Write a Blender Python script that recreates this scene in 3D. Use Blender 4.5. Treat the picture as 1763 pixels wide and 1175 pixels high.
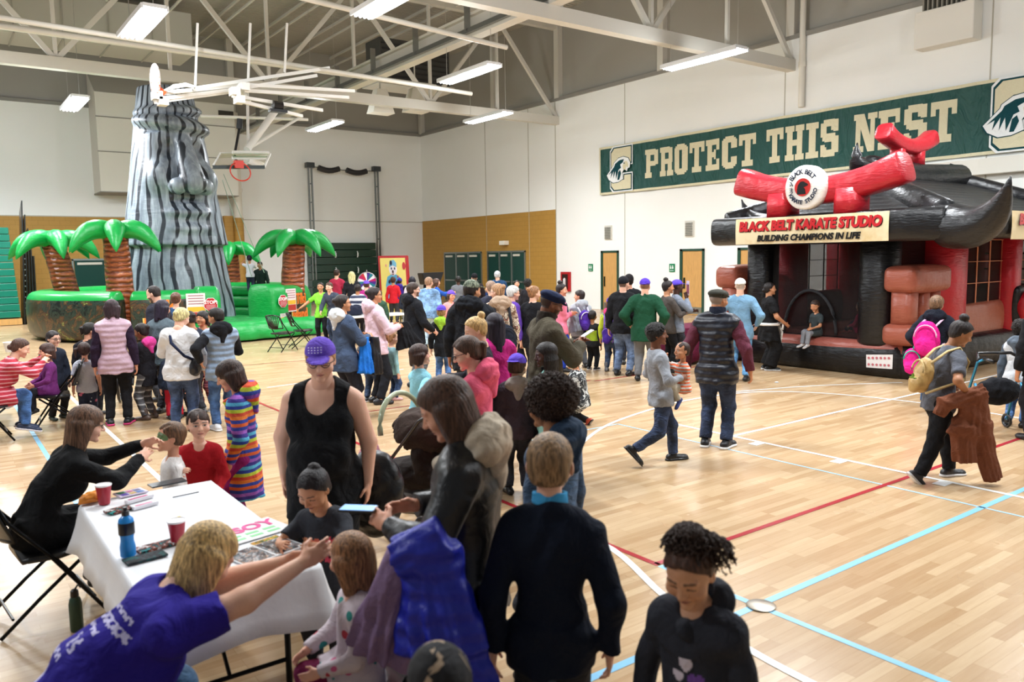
import bpy, math, random
import numpy as np
from mathutils import Matrix, Vector
from math import sin, cos, pi, radians as R
for o in list(bpy.data.objects): bpy.data.objects.remove(o)
SC = bpy.context.scene; COL = SC.collection
rnd = random.Random(7)
# ---------------- camera ----------------
FP = 1362.6; CX, CY = 881.5, 587.5; CAM = np.array([0, 0, 2.2])
_y, _p, _r = R(36.257), R(6.084), R(-0.901)
_f = np.array([sin(_y)*cos(_p), cos(_y)*cos(_p), -sin(_p)]); _rt = np.array([cos(_y), -sin(_y), 0.]); _u = np.cross(_rt, _f)
CM = np.array([_rt*cos(_r)+_u*sin(_r), -_rt*sin(_r)+_u*cos(_r), _f])
cd = bpy.data.cameras.new('camera'); cam = bpy.data.objects.new('camera', cd); COL.objects.link(cam)
mw = Matrix.Identity(4)
for i in range(3): mw[i][0], mw[i][1], mw[i][2], mw[i][3] = CM[0][i], CM[1][i], -CM[2][i], CAM[i]
cam.matrix_world = mw
cd.sensor_width = 36; cd.lens = FP/1763*36; cd.clip_start = .05; cd.clip_end = 200
cd.dof.use_dof = True; cd.dof.focus_distance = 13; cd.dof.aperture_fstop = 2.6
SC.camera = cam
SC.view_settings.view_transform = 'Standard'; SC.view_settings.look = 'None'; SC.view_settings.gamma = 1
SC.view_settings.use_curve_mapping = False; SC.view_settings.exposure = 0.13
# ---------------- world: soft light of the rest of the gym behind the camera ----------------
W = bpy.data.worlds.new('world'); SC.world = W; W.use_nodes = True
W.node_tree.nodes['Background'].inputs[0].default_value = (.93, .96, 1, 1); W.node_tree.nodes['Background'].inputs[1].default_value = .2
# ---------------- lamps: the rows of fluorescent high bays, plus unseen added ones ----------------
LAMPZ = 7.2
LAMPS = [(4, 18.4), (4.1, 28.6), (12.4, 28.6), (12.3, 18.6), (16.6, 23.9), (16.5, 14), (7.6, 14.2), (1.7, 27.9),
         (4, 8), (12.3, 8), (17, 5), (8.5, 3.5), (0, 13.5), (0, 23.8), (-1, 32.3), (12, -2), (-5, 8)]  # unseen fixtures, added to light the foreground and the right wall
for i, (x, y) in enumerate(LAMPS):
    ld = bpy.data.lights.new('lamp_light', 'AREA'); ld.shape = 'RECTANGLE'; ld.size = .45; ld.size_y = 2.4
    ld.energy = 300; ld.color = (.93, .97, 1); ld.spread = R(160)
    lo = bpy.data.objects.new('lamp_light', ld); COL.objects.link(lo); lo.location = (x, y, LAMPZ-.09)
    lp = bpy.data.lights.new('tube_light', 'POINT'); lp.energy = 190; lp.color = ld.color; lp.shadow_soft_size = .3; lq = bpy.data.objects.new('tube_light', lp); COL.objects.link(lq); lq.location = (x, y, LAMPZ-.4)

# ---------------- helpers ----------------
def ray(x, y): return CM.T @ np.array([(x-CX)/FP, -(y-CY)/FP, 1.])
def at(x, y, v=0., ax=2):
    d = ray(x, y); return Vector(CAM + d*((v-CAM[ax])/d[ax]))
def pr(p):
    q = CM @ (np.array(p, float)-CAM); return CX+FP*q[0]/q[2], CY-FP*q[1]/q[2]
def tag(o, label=None, cat=None, group=None, kind=None):
    if label: o['label'] = label
    if cat: o['category'] = cat
    if group: o['group'] = group
    if kind: o['kind'] = kind
    return o
def empty(name, loc, rz=0):
    o = bpy.data.objects.new(name, None); COL.objects.link(o); o.location = loc; o.rotation_euler.z = rz; return o
def copy_tree(o, parent=None):
    c = o.copy(); COL.objects.link(c)
    if parent: c.parent = parent
    for ch in list(o.children): copy_tree(ch, c)
    return c
def lin(c):
    if isinstance(c, str): c = [int(c[i:i+2], 16)/255 for i in (0, 2, 4)]
    return tuple((v/12.92 if v <= .04045 else ((v+.055)/1.055)**2.4) for v in c)

class MB:
    def __init__(s): s.v = []; s.f = []; s.m = []; s.cur = 0; s.T = Matrix.Identity(4)
    def add(s, vs, fs):
        n = len(s.v); s.v += [tuple(s.T @ Vector(v)) for v in vs]; s.f += [[i+n for i in f] for f in fs]; s.m += [s.cur]*len(fs); return s
    def box(s, x0, y0, z0, x1, y1, z1):
        v = [(x, y, z) for x in (x0, x1) for y in (y0, y1) for z in (z0, z1)]
        return s.add(v, [(0, 1, 3, 2), (4, 6, 7, 5), (0, 4, 5, 1), (2, 3, 7, 6), (0, 2, 6, 4), (1, 5, 7, 3)])
    def quad(s, *p): return s.add(p, [tuple(range(len(p)))])
    def tube(s, pts, r, n=8, sq=2, asp=1, dome=0, up=(0, 0, 1), twist=0, closed=False):
        P = [Vector(p) for p in pts]; L = len(P); rs = r if isinstance(r, (list, tuple)) else [r]*L
        if dome:  # rounded ends
            a, b = (P[0]-P[1]).normalized(), (P[-1]-P[-2]).normalized(); q = []; qr = []
            for t in (1, .8, .45): q.append(P[0]+a*dome*rs[0]*t); qr.append(rs[0]*math.sqrt(max(0, 1-t*t))+.002)
            P2 = []; r2 = []
            for t in (.45, .8, 1): P2.append(P[-1]+b*dome*rs[-1]*t); r2.append(rs[-1]*math.sqrt(max(0, 1-t*t))+.002)
            P = q+P+P2; rs = qr+list(rs)+r2; L = len(P)
        vs = []; fs = []
        for i in range(L):
            d = (P[min(i+1, L-1)]-P[max(i-1, 0)])
            if closed: d = P[(i+1) % L]-P[i-1]
            d.normalize(); u = Vector(up)
            if abs(d.dot(u)) > .95: u = Vector((0, 1, 0)) if abs(d.y) < .9 else Vector((1, 0, 0))
            a = d.cross(u).normalized(); b = a.cross(d)
            for k in range(n):
                t = 2*pi*(k+twist)/n; c, e = cos(t), sin(t)
                if sq != 2: c = math.copysign(abs(c)**(2/sq), c); e = math.copysign(abs(e)**(2/sq), e)
                vs.append(P[i]+a*c*rs[i]*asp+b*e*rs[i])
        for i in range(L if closed else L-1):
            j = (i+1) % L
            for k in range(n): fs.append((i*n+k, i*n+(k+1) % n, j*n+(k+1) % n, j*n+k))
        if not closed: fs += [tuple(range(n))[::-1], tuple(range((L-1)*n, L*n))]
        return s.add(vs, fs)
    def bar(s, a, b, w, h=None, up=(0, 0, 1)):
        h = h or w; return s.tube([a, b], h*.7071, 4, asp=w/h, twist=.5, up=up)
    def lathe(s, prof, n=24, c=(0, 0, 0)):
        vs = []; fs = []
        for r, z in prof: vs += [(c[0]+r*cos(2*pi*k/n), c[1]+r*sin(2*pi*k/n), c[2]+z) for k in range(n)]
        for i in range(len(prof)-1):
            for k in range(n): fs.append((i*n+k, i*n+(k+1) % n, (i+1)*n+(k+1) % n, (i+1)*n+k))
        fs += [tuple(range(n))[::-1], tuple(range((len(prof)-1)*n, len(prof)*n))]
        return s.add(vs, fs)
    def ball(s, c, r, n=16, e=1):
        r = (r, r, r) if not isinstance(r, (tuple, list)) else r; h = n//2; vs = []; fs = []
        for i in range(h+1):
            p = -pi/2+pi*i/h
            for k in range(n): t = 2*pi*k/n; vs.append((c[0]+r[0]*max(cos(p), .01)*cos(t), c[1]+r[1]*max(cos(p), .01)*sin(t), c[2]+r[2]*sin(p)))
        for i in range(h):
            for k in range(n): fs.append((i*n+k, i*n+(k+1) % n, (i+1)*n+(k+1) % n, (i+1)*n+k))
        return s.add(vs, fs)
    def prism(s, poly, t):  # polygon in local xy extruded along z by t
        n = len(poly); vs = [(x, y, 0) for x, y in poly]+[(x, y, t) for x, y in poly]
        return s.add(vs, [tuple(range(n))[::-1], tuple(range(n, 2*n))]+[(i, (i+1) % n, n+(i+1) % n, n+i) for i in range(n)])
    def build(s, name, mats, parent=None, smooth=False, bevel=0, loc=None, rz=0, sub=0):
        me = bpy.data.meshes.new(name); me.from_pydata(s.v, [], s.f)
        mats = mats if isinstance(mats, list) else [mats]
        for m in mats: me.materials.append(m)
        if len(mats) > 1: me.polygons.foreach_set('material_index', s.m)
        if smooth:
            me.polygons.foreach_set('use_smooth', [True]*len(me.polygons))
            if smooth != 'all': me.set_sharp_from_angle(angle=R(38))
        me.update(); o = bpy.data.objects.new(name, me); COL.objects.link(o)
        if parent: o.parent = parent
        if loc is not None: o.location = loc
        o.rotation_euler.z = rz
        if bevel:
            b = o.modifiers.new('b', 'BEVEL'); b.width = bevel; b.segments = 2; b.limit_method = 'ANGLE'
        if sub: b = o.modifiers.new('s', 'SUBSURF'); b.levels = b.render_levels = sub
        return o
def bx(name, m, a, b, parent=None, bevel=0): return MB().box(*a, *b).build(name, m, parent, bevel=bevel)
def S(o): o['kind'] = 'structure'; return o
def frame(o, x, y, z):  # matrix from origin and three axis vectors
    m = Matrix.Identity(4)
    for i in range(3): m[i][0], m[i][1], m[i][2], m[i][3] = x[i], y[i], z[i], o[i]
    return m
def text(name, body, m, mtx, size, parent=None, ext=.004, bold=0, ax='CENTER', w=None, shear=0):
    c = bpy.data.curves.new(name, 'FONT'); c.body = body; c.size = size; c.extrude = ext; c.offset = bold; c.align_x = ax; c.align_y = 'CENTER'; c.shear = shear; c.resolution_u = 3
    t = bpy.data.objects.new(name, c); COL.objects.link(t); dg = bpy.context.evaluated_depsgraph_get(); dg.update()
    me = bpy.data.meshes.new_from_object(t.evaluated_get(dg)); bpy.data.objects.remove(t)
    if w and len(me.vertices):
        xs = [v.co.x for v in me.vertices]; k = w/max(1e-6, max(xs)-min(xs))
        for v in me.vertices: v.co.x *= k
    me.materials.clear(); me.materials.append(m); o = bpy.data.objects.new(name, me); COL.objects.link(o)
    if parent: o.parent = parent
    o.matrix_local = mtx; return o

# ---------------- materials ----------------
_MC = {}
def node(nt, t, **kw):
    n = nt.nodes.new(t)
    for k, v in kw.items():
        if k in n.inputs: n.inputs[k].default_value = v
        else: setattr(n, k, v)
    return n
def ramp(nt, fac, stops, interp='LINEAR'):
    r = nt.nodes.new('ShaderNodeValToRGB'); r.color_ramp.interpolation = interp; e = r.color_ramp.elements
    while len(e) < len(stops): e.new(.5)
    for i, (p, c) in enumerate(stops): e[i].position = p; c = lin(c); e[i].color = (*c, 1)
    nt.links.new(fac, r.inputs[0]); return r.outputs[0]
def math_(nt, op, a, b=0):
    n = nt.nodes.new('ShaderNodeMath'); n.operation = op
    for i, v in enumerate((a, b)):
        if hasattr(v, 'links'): nt.links.new(v, n.inputs[i])
        else: n.inputs[i].default_value = v
    return n.outputs[0]
def base(name, rough=.6, metal=0, **kw):
    m = bpy.data.materials.new(name); m.use_nodes = True; nt = m.node_tree; b = nt.nodes['Principled BSDF']
    b.inputs['Roughness'].default_value = rough; b.inputs['Metallic'].default_value = metal
    for k, v in kw.items(): b.inputs[k].default_value = v
    return m, nt, b
def coords(nt, scale=(1, 1, 1), kind='Object', rot=(0, 0, 0)):
    t = nt.nodes.new('ShaderNodeTexCoord'); mp = node(nt, 'ShaderNodeMapping'); mp.inputs['Scale'].default_value = scale; mp.inputs['Rotation'].default_value = rot
    nt.links.new(t.outputs[kind], mp.inputs[0]); return mp.outputs[0]
def noise(nt, vec, scale, detail=3, rough=.5, dist=0, out='Fac'):
    n = node(nt, 'ShaderNodeTexNoise', Scale=scale, Detail=detail, Roughness=rough, Distortion=dist); nt.links.new(vec, n.inputs['Vector']); return n.outputs[out]
def bump(nt, b, h, dist=.01, strength=1, prev=None):
    n = node(nt, 'ShaderNodeBump', Strength=strength, Distance=dist); nt.links.new(h, n.inputs['Height'])
    if prev is not None: nt.links.new(prev, n.inputs['Normal'])
    nt.links.new(n.outputs[0], b.inputs['Normal']); return n.outputs[0]
def mixc(nt, fac, a, b, mode='MIX'):
    n = nt.nodes.new('ShaderNodeMix'); n.data_type = 'RGBA'; n.blend_type = mode
    for i, v in ((0, fac), (6, a), (7, b)):
        if hasattr(v, 'links'): nt.links.new(v, n.inputs[i])
        elif i: n.inputs[i].default_value = (*lin(v), 1)
        else: n.inputs[i].default_value = v
    return n.outputs[2]
def M(col, kind='cloth'):
    key = (str(col), kind)
    if key in _MC: return _MC[key]
    c = lin(col); nm = kind
    if kind == 'cloth':
        m, nt, b = base(nm, .88); v = coords(nt)
        nz = noise(nt, v, 9, 3, .55, .6)
        nt.links.new(mixc(nt, math_(nt, 'MULTIPLY', noise(nt, v, 60, 2), .25), col, [min(1, x*1.25+.03) for x in [int(col[i:i+2], 16)/255 for i in (0, 2, 4)]]), b.inputs['Base Color'])
        p = bump(nt, b, nz, .035, .8); bump(nt, b, noise(nt, v, 260, 1), .002, .5, p)
        b.inputs['Specular IOR Level'].default_value = .25
    elif kind == 'denim':
        m, nt, b = base(nm, .85); v = coords(nt)
        n = noise(nt, v, 5, 3, .6)
        nt.links.new(mixc(nt, ramp(nt, n, [(.4, '000000'), (.7, 'ffffff')]), col, [min(1, x*1.5+.08) for x in [int(col[i:i+2], 16)/255 for i in (0, 2, 4)]]), b.inputs['Base Color'])
        p = bump(nt, b, noise(nt, coords(nt, (1, 1, 2)), 10, 3, .6, .8), .04, .8); bump(nt, b, noise(nt, v, 300, 1), .002, .5, p)
    elif kind == 'quilt':
        m, nt, b = base(nm, .45); b.inputs['Base Color'].default_value = (*c, 1); v = coords(nt)
        w = node(nt, 'ShaderNodeTexWave', Scale=4.2, Distortion=1.6, bands_direction='Z', wave_profile='SIN'); nt.links.new(v, w.inputs[0])
        p = bump(nt, b, w.outputs['Fac'], .016, .6); bump(nt, b, noise(nt, v, 22, 3), .012, .6, p)
    elif kind == 'leather':
        m, nt, b = base(nm, .42); b.inputs['Base Color'].default_value = (*c, 1); bump(nt, b, noise(nt, coords(nt), 12, 3, .5, .6), .018, .7)
    elif kind == 'vinyl':
        m, nt, b = base(nm, .34); b.inputs['Base Color'].default_value = (*c, 1); v = coords(nt)
        p = bump(nt, b, noise(nt, v, 1.6, 3, .5), .12, .5); bump(nt, b, noise(nt, coords(nt, (3, 3, 14)), 2.2, 3, .6), .02, .5, p)
    elif kind == 'hair':
        m, nt, b = base(nm, .5); v = coords(nt, (70, 70, 5)); b.inputs['Specular IOR Level'].default_value = .35
        n = noise(nt, v, 1.5, 3, .6, .3); d = [int(col[i:i+2], 16)/255 for i in (0, 2, 4)]
        nt.links.new(mixc(nt, ramp(nt, n, [(.35, '000000'), (.7, 'ffffff')]), [x*.8 for x in d], [min(1, x*1.7+.03) for x in d]), b.inputs['Base Color']); bump(nt, b, n, .005, .8)
    elif kind == 'curl':
        m, nt, b = base(nm, .6); v = coords(nt); n = noise(nt, v, 45, 3, .7, 1.5); d = [int(col[i:i+2], 16)/255 for i in (0, 2, 4)]
        nt.links.new(mixc(nt, n, [x*.5 for x in d], [min(1, x*1.3+.03) for x in d]), b.inputs['Base Color']); bump(nt, b, n, .02, 1)
    elif kind == 'metal': m, nt, b = base(nm, .3, .9); b.inputs['Base Color'].default_value = (*c, 1)
    elif kind == 'glass':
        m, nt, b = base(nm, .03); b.inputs['Base Color'].default_value = (*c, 1); b.inputs['Transmission Weight'].default_value = 1; b.inputs['IOR'].default_value = 1.1
    elif kind == 'plastic': m, nt, b = base(nm, .28); b.inputs['Base Color'].default_value = (*c, 1)
    elif kind == 'glow': m, nt, b = base(nm, .4); b.inputs['Base Color'].default_value = (*c, 1); b.inputs['Emission Color'].default_value = (*c, 1); b.inputs['Emission Strength'].default_value = 14
    elif kind == 'screen': m, nt, b = base(nm, .2); b.inputs['Base Color'].default_value = (*c, 1); b.inputs['Emission Color'].default_value = (*c, 1); b.inputs['Emission Strength'].default_value = .9
    elif kind == 'wood':
        m, nt, b = base(nm, .45); n = noise(nt, coords(nt, (6, 6, .8)), 3, 4, .6, 1.2); d = [int(col[i:i+2], 16)/255 for i in (0, 2, 4)]
        nt.links.new(mixc(nt, n, [x*.82 for x in d], [min(1, x*1.1) for x in d]), b.inputs['Base Color'])
    else:  # paint
        m, nt, b = base('paint', .55); b.inputs['Base Color'].default_value = (*c, 1); bump(nt, b, noise(nt, coords(nt), 30, 2), .003, .4)
    m.name = kind+'_'+(col if isinstance(col, str) else 'c'); _MC[key] = m; return m
def stripes(cols, period, kind='Object', axis='Z', knit=True, off=0., wob=.02):
    key = ('st', tuple(cols), period, axis, off)
    if key in _MC: return _MC[key]
    m, nt, b = base('striped_cloth', .9); v = coords(nt); sp = nt.nodes.new('ShaderNodeSeparateXYZ'); nt.links.new(v, sp.inputs[0])
    z = sp.outputs['XYZ'.index(axis)]; z = math_(nt, 'ADD', z, math_(nt, 'MULTIPLY', noise(nt, v, 5, 2), wob))
    f = math_(nt, 'FRACT', math_(nt, 'MULTIPLY', math_(nt, 'ADD', z, off+10*period), 1/period))
    nt.links.new(ramp(nt, f, [(i/len(cols), c) for i, c in enumerate(cols)], 'CONSTANT'), b.inputs['Base Color'])
    p = bump(nt, b, noise(nt, v, 9, 3, .55, .6), .035, .8); bump(nt, b, noise(nt, v, 220, 1), .003, .6, p)
    _MC[key] = m; return m
def blotch(cols, scale, vor=False, rough=.85):
    key = ('bl', tuple(cols), scale, vor)
    if key in _MC: return _MC[key]
    m, nt, b = base('patterned_cloth', rough); v = coords(nt)
    if vor:
        n = node(nt, 'ShaderNodeTexVoronoi', Scale=scale); nt.links.new(v, n.inputs['Vector'])
        s2 = nt.nodes.new('ShaderNodeSeparateColor'); nt.links.new(n.outputs['Color'], s2.inputs[0])
        c1 = ramp(nt, s2.outputs[0], [(i/len(cols[1:]), c) for i, c in enumerate(cols[1:])], 'CONSTANT')
        msk = math_(nt, 'LESS_THAN', n.outputs['Distance'], .28); nt.links.new(mixc(nt, msk, cols[0], c1), b.inputs['Base Color'])
    else:
        n = noise(nt, v, scale, 3, .6, 1); nt.links.new(ramp(nt, n, [(.3+.4*i/len(cols), c) for i, c in enumerate(cols)], 'CONSTANT'), b.inputs['Base Color'])
    bump(nt, b, noise(nt, v, 9, 3, .55, .6), .035, .8)
    _MC[key] = m; return m
# ---------------- signed distance volumes meshed with surface nets ----------------
V3 = lambda *a: np.array(a, float)
def nrm(v): v = np.array(v, float); return v/max(1e-9, np.linalg.norm(v))
class Vol:
    def __init__(s, lo, hi, res):
        s.lo = np.array(lo, float); s.res = res; s.n = np.maximum(3, np.ceil((np.array(hi)-s.lo)/res).astype(int)+1)
        s.D = np.full(s.n, 1., np.float32)
    def sub(s, lo, hi):
        a = np.clip(np.floor((np.array(lo)-s.lo)/s.res).astype(int), 0, s.n); b = np.clip(np.ceil((np.array(hi)-s.lo)/s.res).astype(int)+1, 0, s.n)
        if (b <= a).any(): return None, None
        sl = tuple(slice(a[i], b[i]) for i in range(3))
        P = [(s.lo[i]+s.res*np.arange(a[i], b[i])).astype(np.float32).reshape([-1 if j == i else 1 for j in range(3)]) for i in range(3)]
        return sl, P
    def op(s, lo, hi, f, k=0., mode='u'):
        m = k+3*s.res+.01; sl, P = s.sub(np.array(lo)-m, np.array(hi)+m)
        if sl is None: return
        d = f(*P); A = s.D[sl]
        if mode == 's': d = -d
        if k > 0:
            h = np.maximum(k-np.abs(A-d), 0)/k; q = h*h*k*.25
        else: q = 0
        s.D[sl] = (np.minimum(A, d)-q) if mode == 'u' else (np.maximum(A, d)+q)
    def cone(s, a, b, ra, rb=None, k=.0, mode='u', flat=(0, 0)):
        rb = ra if rb is None else rb; a = np.array(a, float); b = np.array(b, float); ab = b-a; L2 = max(1e-9, ab@ab); L = math.sqrt(L2); r = max(ra, rb)
        def f(x, y, z):
            t = ((x-a[0])*ab[0]+(y-a[1])*ab[1]+(z-a[2])*ab[2])/L2; tc = np.clip(t, 0, 1)
            d = np.sqrt((x-a[0]-tc*ab[0])**2+(y-a[1]-tc*ab[1])**2+(z-a[2]-tc*ab[2])**2)-(ra+(rb-ra)*tc)
            if flat[0]: d = np.maximum(d, -t*L)
            if flat[1]: d = np.maximum(d, (t-1)*L)
            return d
        s.op(np.minimum(a, b)-r, np.maximum(a, b)+r, f, k, mode); return s
    def ell(s, c, r, A=None, k=0., mode='u', cutz=None):
        c = np.array(c, float); r = np.array(r, float); A = np.eye(3) if A is None else np.array(A)  # rows: local axes
        rm = np.sqrt(((A.T*r)**2).sum(1))
        def f(x, y, z):
            q = [A[i, 0]*(x-c[0])+A[i, 1]*(y-c[1])+A[i, 2]*(z-c[2]) for i in range(3)]
            k0 = np.sqrt(sum((q[i]/r[i])**2 for i in range(3))); k1 = np.sqrt(sum((q[i]/r[i]**2)**2 for i in range(3)))+1e-6
            return np.where(k0 < .02, -float(r.min()), k0*(k0-1)/k1)
        s.op(c-rm, c+rm, f, k, mode); return s
    def frust(s, a, b, ra, rb, A, k=0., mode='u', wav=0, ph=0):  # elliptical frustum; ra, rb = (side, depth) radii; A rows right, forward
        a = np.array(a, float); b = np.array(b, float); ab = b-a; L = np.linalg.norm(ab); t_ = ab/L; m = max(*ra, *rb)
        def f(x, y, z):
            q = (x-a[0], y-a[1], z-a[2]); t = sum(q[i]*t_[i] for i in range(3))/L; u = sum(q[i]*A[0][i] for i in range(3)); v = sum(q[i]*A[1][i] for i in range(3))
            tc = np.clip(t, 0, 1); rx = ra[0]+(rb[0]-ra[0])*tc; ry = ra[1]+(rb[1]-ra[1])*tc
            if wav: w = 1+wav*tc*np.sin(np.arctan2(v, u)*9+ph+3*tc); rx = rx*w; ry = ry*w
            k0 = np.sqrt((u/rx)**2+(v/ry)**2)+1e-5; d = (k0-1)*np.minimum(rx, ry)
            return np.maximum(np.maximum(d, -t*L), (t-1)*L)
        s.op(np.minimum(a, b)-m, np.maximum(a, b)+m, f, k, mode); return s
    def cut(s, p, n):  # keep the side opposite n
        n = nrm(n); sl, P = s.sub(s.lo, s.lo+s.res*s.n); s.D[sl] = np.maximum(s.D[sl], sum((P[i]-p[i])*n[i] for i in range(3))); return s
    def disp(s, f):
        sl, P = s.sub(s.lo, s.lo+s.res*s.n); s.D[sl] += f(*P).astype(np.float32); return s
    def folds(s, amp, size, ph=0., stretch=1.):
        q = 6.28/size
        return s.disp(lambda x, y, z: amp*(.8*np.sin(q*.6*(x*.8+y*.4+z*.5)+2*np.sin(q*.3*(z*.7-x*.4+y*.3)+ph))*np.cos(q*.4*(z*.7-x*.4+y*.3)+ph*2)+.4*np.sin(q*1.1*(z*.6-x*.5+y*.4)+1.6*np.sin(q*.7*(x*.8+y*.4)+ph)+ph)))
    def curls(s, amp, size, ph=0.):
        q = 6.28/size; return s.disp(lambda x, y, z: amp*np.sin(q*x+2*np.sin(q*.5*y+ph))*np.sin(q*y+2*np.sin(q*.5*z+ph))*np.sin(q*z+2*np.sin(q*.5*x+ph)))
    def mesh(s):
        D = s.D; D[0], D[-1] = 1, 1; D[:, 0], D[:, -1] = 1, 1; D[:, :, 0], D[:, :, -1] = 1, 1
        sg = D < 0; c = np.zeros(s.n-1, np.int8)
        for i in (0, 1):
            for j in (0, 1):
                for k in (0, 1): c += sg[i:i+s.n[0]-1, j:j+s.n[1]-1, k:k+s.n[2]-1]
        act = np.argwhere((c > 0) & (c < 8))
        if len(act) == 0: return np.zeros((0, 3)), np.zeros((0, 4), int)
        idx = np.full(s.n-1, -1, np.int32); idx[tuple(act.T)] = np.arange(len(act))
        cor = [(i, j, k) for i in (0, 1) for j in (0, 1) for k in (0, 1)]; val = {q: D[act[:, 0]+q[0], act[:, 1]+q[1], act[:, 2]+q[2]] for q in cor}
        acc = np.zeros((len(act), 3)); cnt = np.zeros(len(act))
        for q in cor:
            for ax in range(3):
                if q[ax]: continue
                q2 = list(q); q2[ax] = 1; q2 = tuple(q2); a, b = val[q], val[q2]; m = (a < 0) != (b < 0)
                t = a[m]/(a[m]-b[m]); p = np.zeros((m.sum(), 3)); p[:] = q; p[:, ax] = t; acc[m] += p; cnt[m] += 1
        V = s.lo+s.res*(act+acc/cnt[:, None]); F = []
        for ax in range(3):
            a = np.moveaxis(sg, ax, 0); m = a[:-1] != a[1:]; m = np.moveaxis(m, 0, ax); e = np.argwhere(m)
            o1, o2 = [(1, 2), (2, 0), (0, 1)][ax]; e = e[(e[:, o1] > 0) & (e[:, o2] > 0) & (e[:, o1] < s.n[o1]-1) & (e[:, o2] < s.n[o2]-1)]
            if len(e) == 0: continue
            def g(d1, d2):
                w = e.copy(); w[:, o1] -= d1; w[:, o2] -= d2; return idx[tuple(w.T)]
            q = np.stack([g(1, 1), g(0, 1), g(0, 0), g(1, 0)], 1); fl = ~sg[tuple(e.T)]; q[fl] = q[fl][:, ::-1]; q = q[(q >= 0).all(1)]; F.append(q)
        return V, np.concatenate(F)
def npmesh(name, V, F, mat, parent=None, colr=None, loc=None, mi=None, bake=False):
    me = bpy.data.meshes.new(name); n = len(V); me.vertices.add(n); me.vertices.foreach_set('co', np.asarray(V, np.float32).ravel())
    me.loops.add(len(F)*4); me.loops.foreach_set('vertex_index', F.astype(np.int32).ravel()); me.polygons.add(len(F)); me.polygons.foreach_set('loop_start', np.arange(0, len(F)*4, 4, dtype=np.int32))
    me.polygons.foreach_set('use_smooth', np.ones(len(F), bool)); me.update(calc_edges=True)
    for m_ in (mat if isinstance(mat, list) else [mat]): me.materials.append(m_)
    if mi is not None: me.polygons.foreach_set('material_index', mi.astype(np.int32))
    if colr is not None: a = me.color_attributes.new('Col', 'FLOAT_COLOR', 'POINT'); a.data.foreach_set('color', np.concatenate([colr, np.ones((n, 1))], 1).astype(np.float32).ravel())
    o = bpy.data.objects.new(name, me); COL.objects.link(o)
    if parent: o.parent = parent
    if loc is not None: o.location = loc
    return o

# ---------------- people ----------------
def skinmat():
    m, nt, b = base('skin', .5); a = nt.nodes.new('ShaderNodeVertexColor'); a.layer_name = 'Col'; nt.links.new(a.outputs[0], b.inputs['Base Color'])
    bump(nt, b, noise(nt, coords(nt), 120, 2), .002, .4); b.inputs['Subsurface Weight'].default_value = .08; b.inputs['Subsurface Radius'].default_value = (.02, .008, .004); b.inputs['Subsurface Scale'].default_value = .3; return m
SKIN = skinmat()
TONE = dict(p='e9b79d', f='dca183', t='c98e68', m='a8714c', b='7d4d33', d='4a2d20')
def ik(a, t, l1, l2, pole):
    a = np.array(a, float); t = np.array(t, float); d = t-a; L = np.linalg.norm(d); m = (l1+l2)*.995
    if L > m: t = a+d*m/L; d = t-a; L = m
    x = (l1*l1-l2*l2+L*L)/(2*L); h = math.sqrt(max(0, l1*l1-x*x)); u = d/L; p = np.array(pole, float); p = nrm(p-u*(p@u)); return a+u*x+p*h, t
def rotm(yaw, pit, rol=0, B=None):  # rows right, forward, up; yaw>0 turns right, pitch>0 looks up
    cy, sy, cp, sp = cos(yaw), sin(yaw), cos(pit), sin(pit); r = V3(cy, -sy, 0); f = V3(sy*cp, cy*cp, sp); u = np.cross(r, f)
    r, u = r*cos(rol)+u*sin(rol), u*cos(rol)-r*sin(rol); A = np.array([r, f, u]); return A if B is None else A@B
AR = dict(down=(.16, .04, -.98), relax=(.2, .2, -.93), front=(-.12, .62, -.38), fold=(-.42, .42, -.36), hip=(.2, -.05, -.62), up=(.1, .5, .5), reach=(.0, .9, -.1), back=(-.1, -.22, -.8), pocket=(.22, .12, -.8), phone=(-.25, .6, -.22), chin=(-.3, .35, .1), low=(.0, .5, -.75), knee=(.02, .6, -.6), side=(.14, .16, -.74))
PEOPLE = {}
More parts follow.
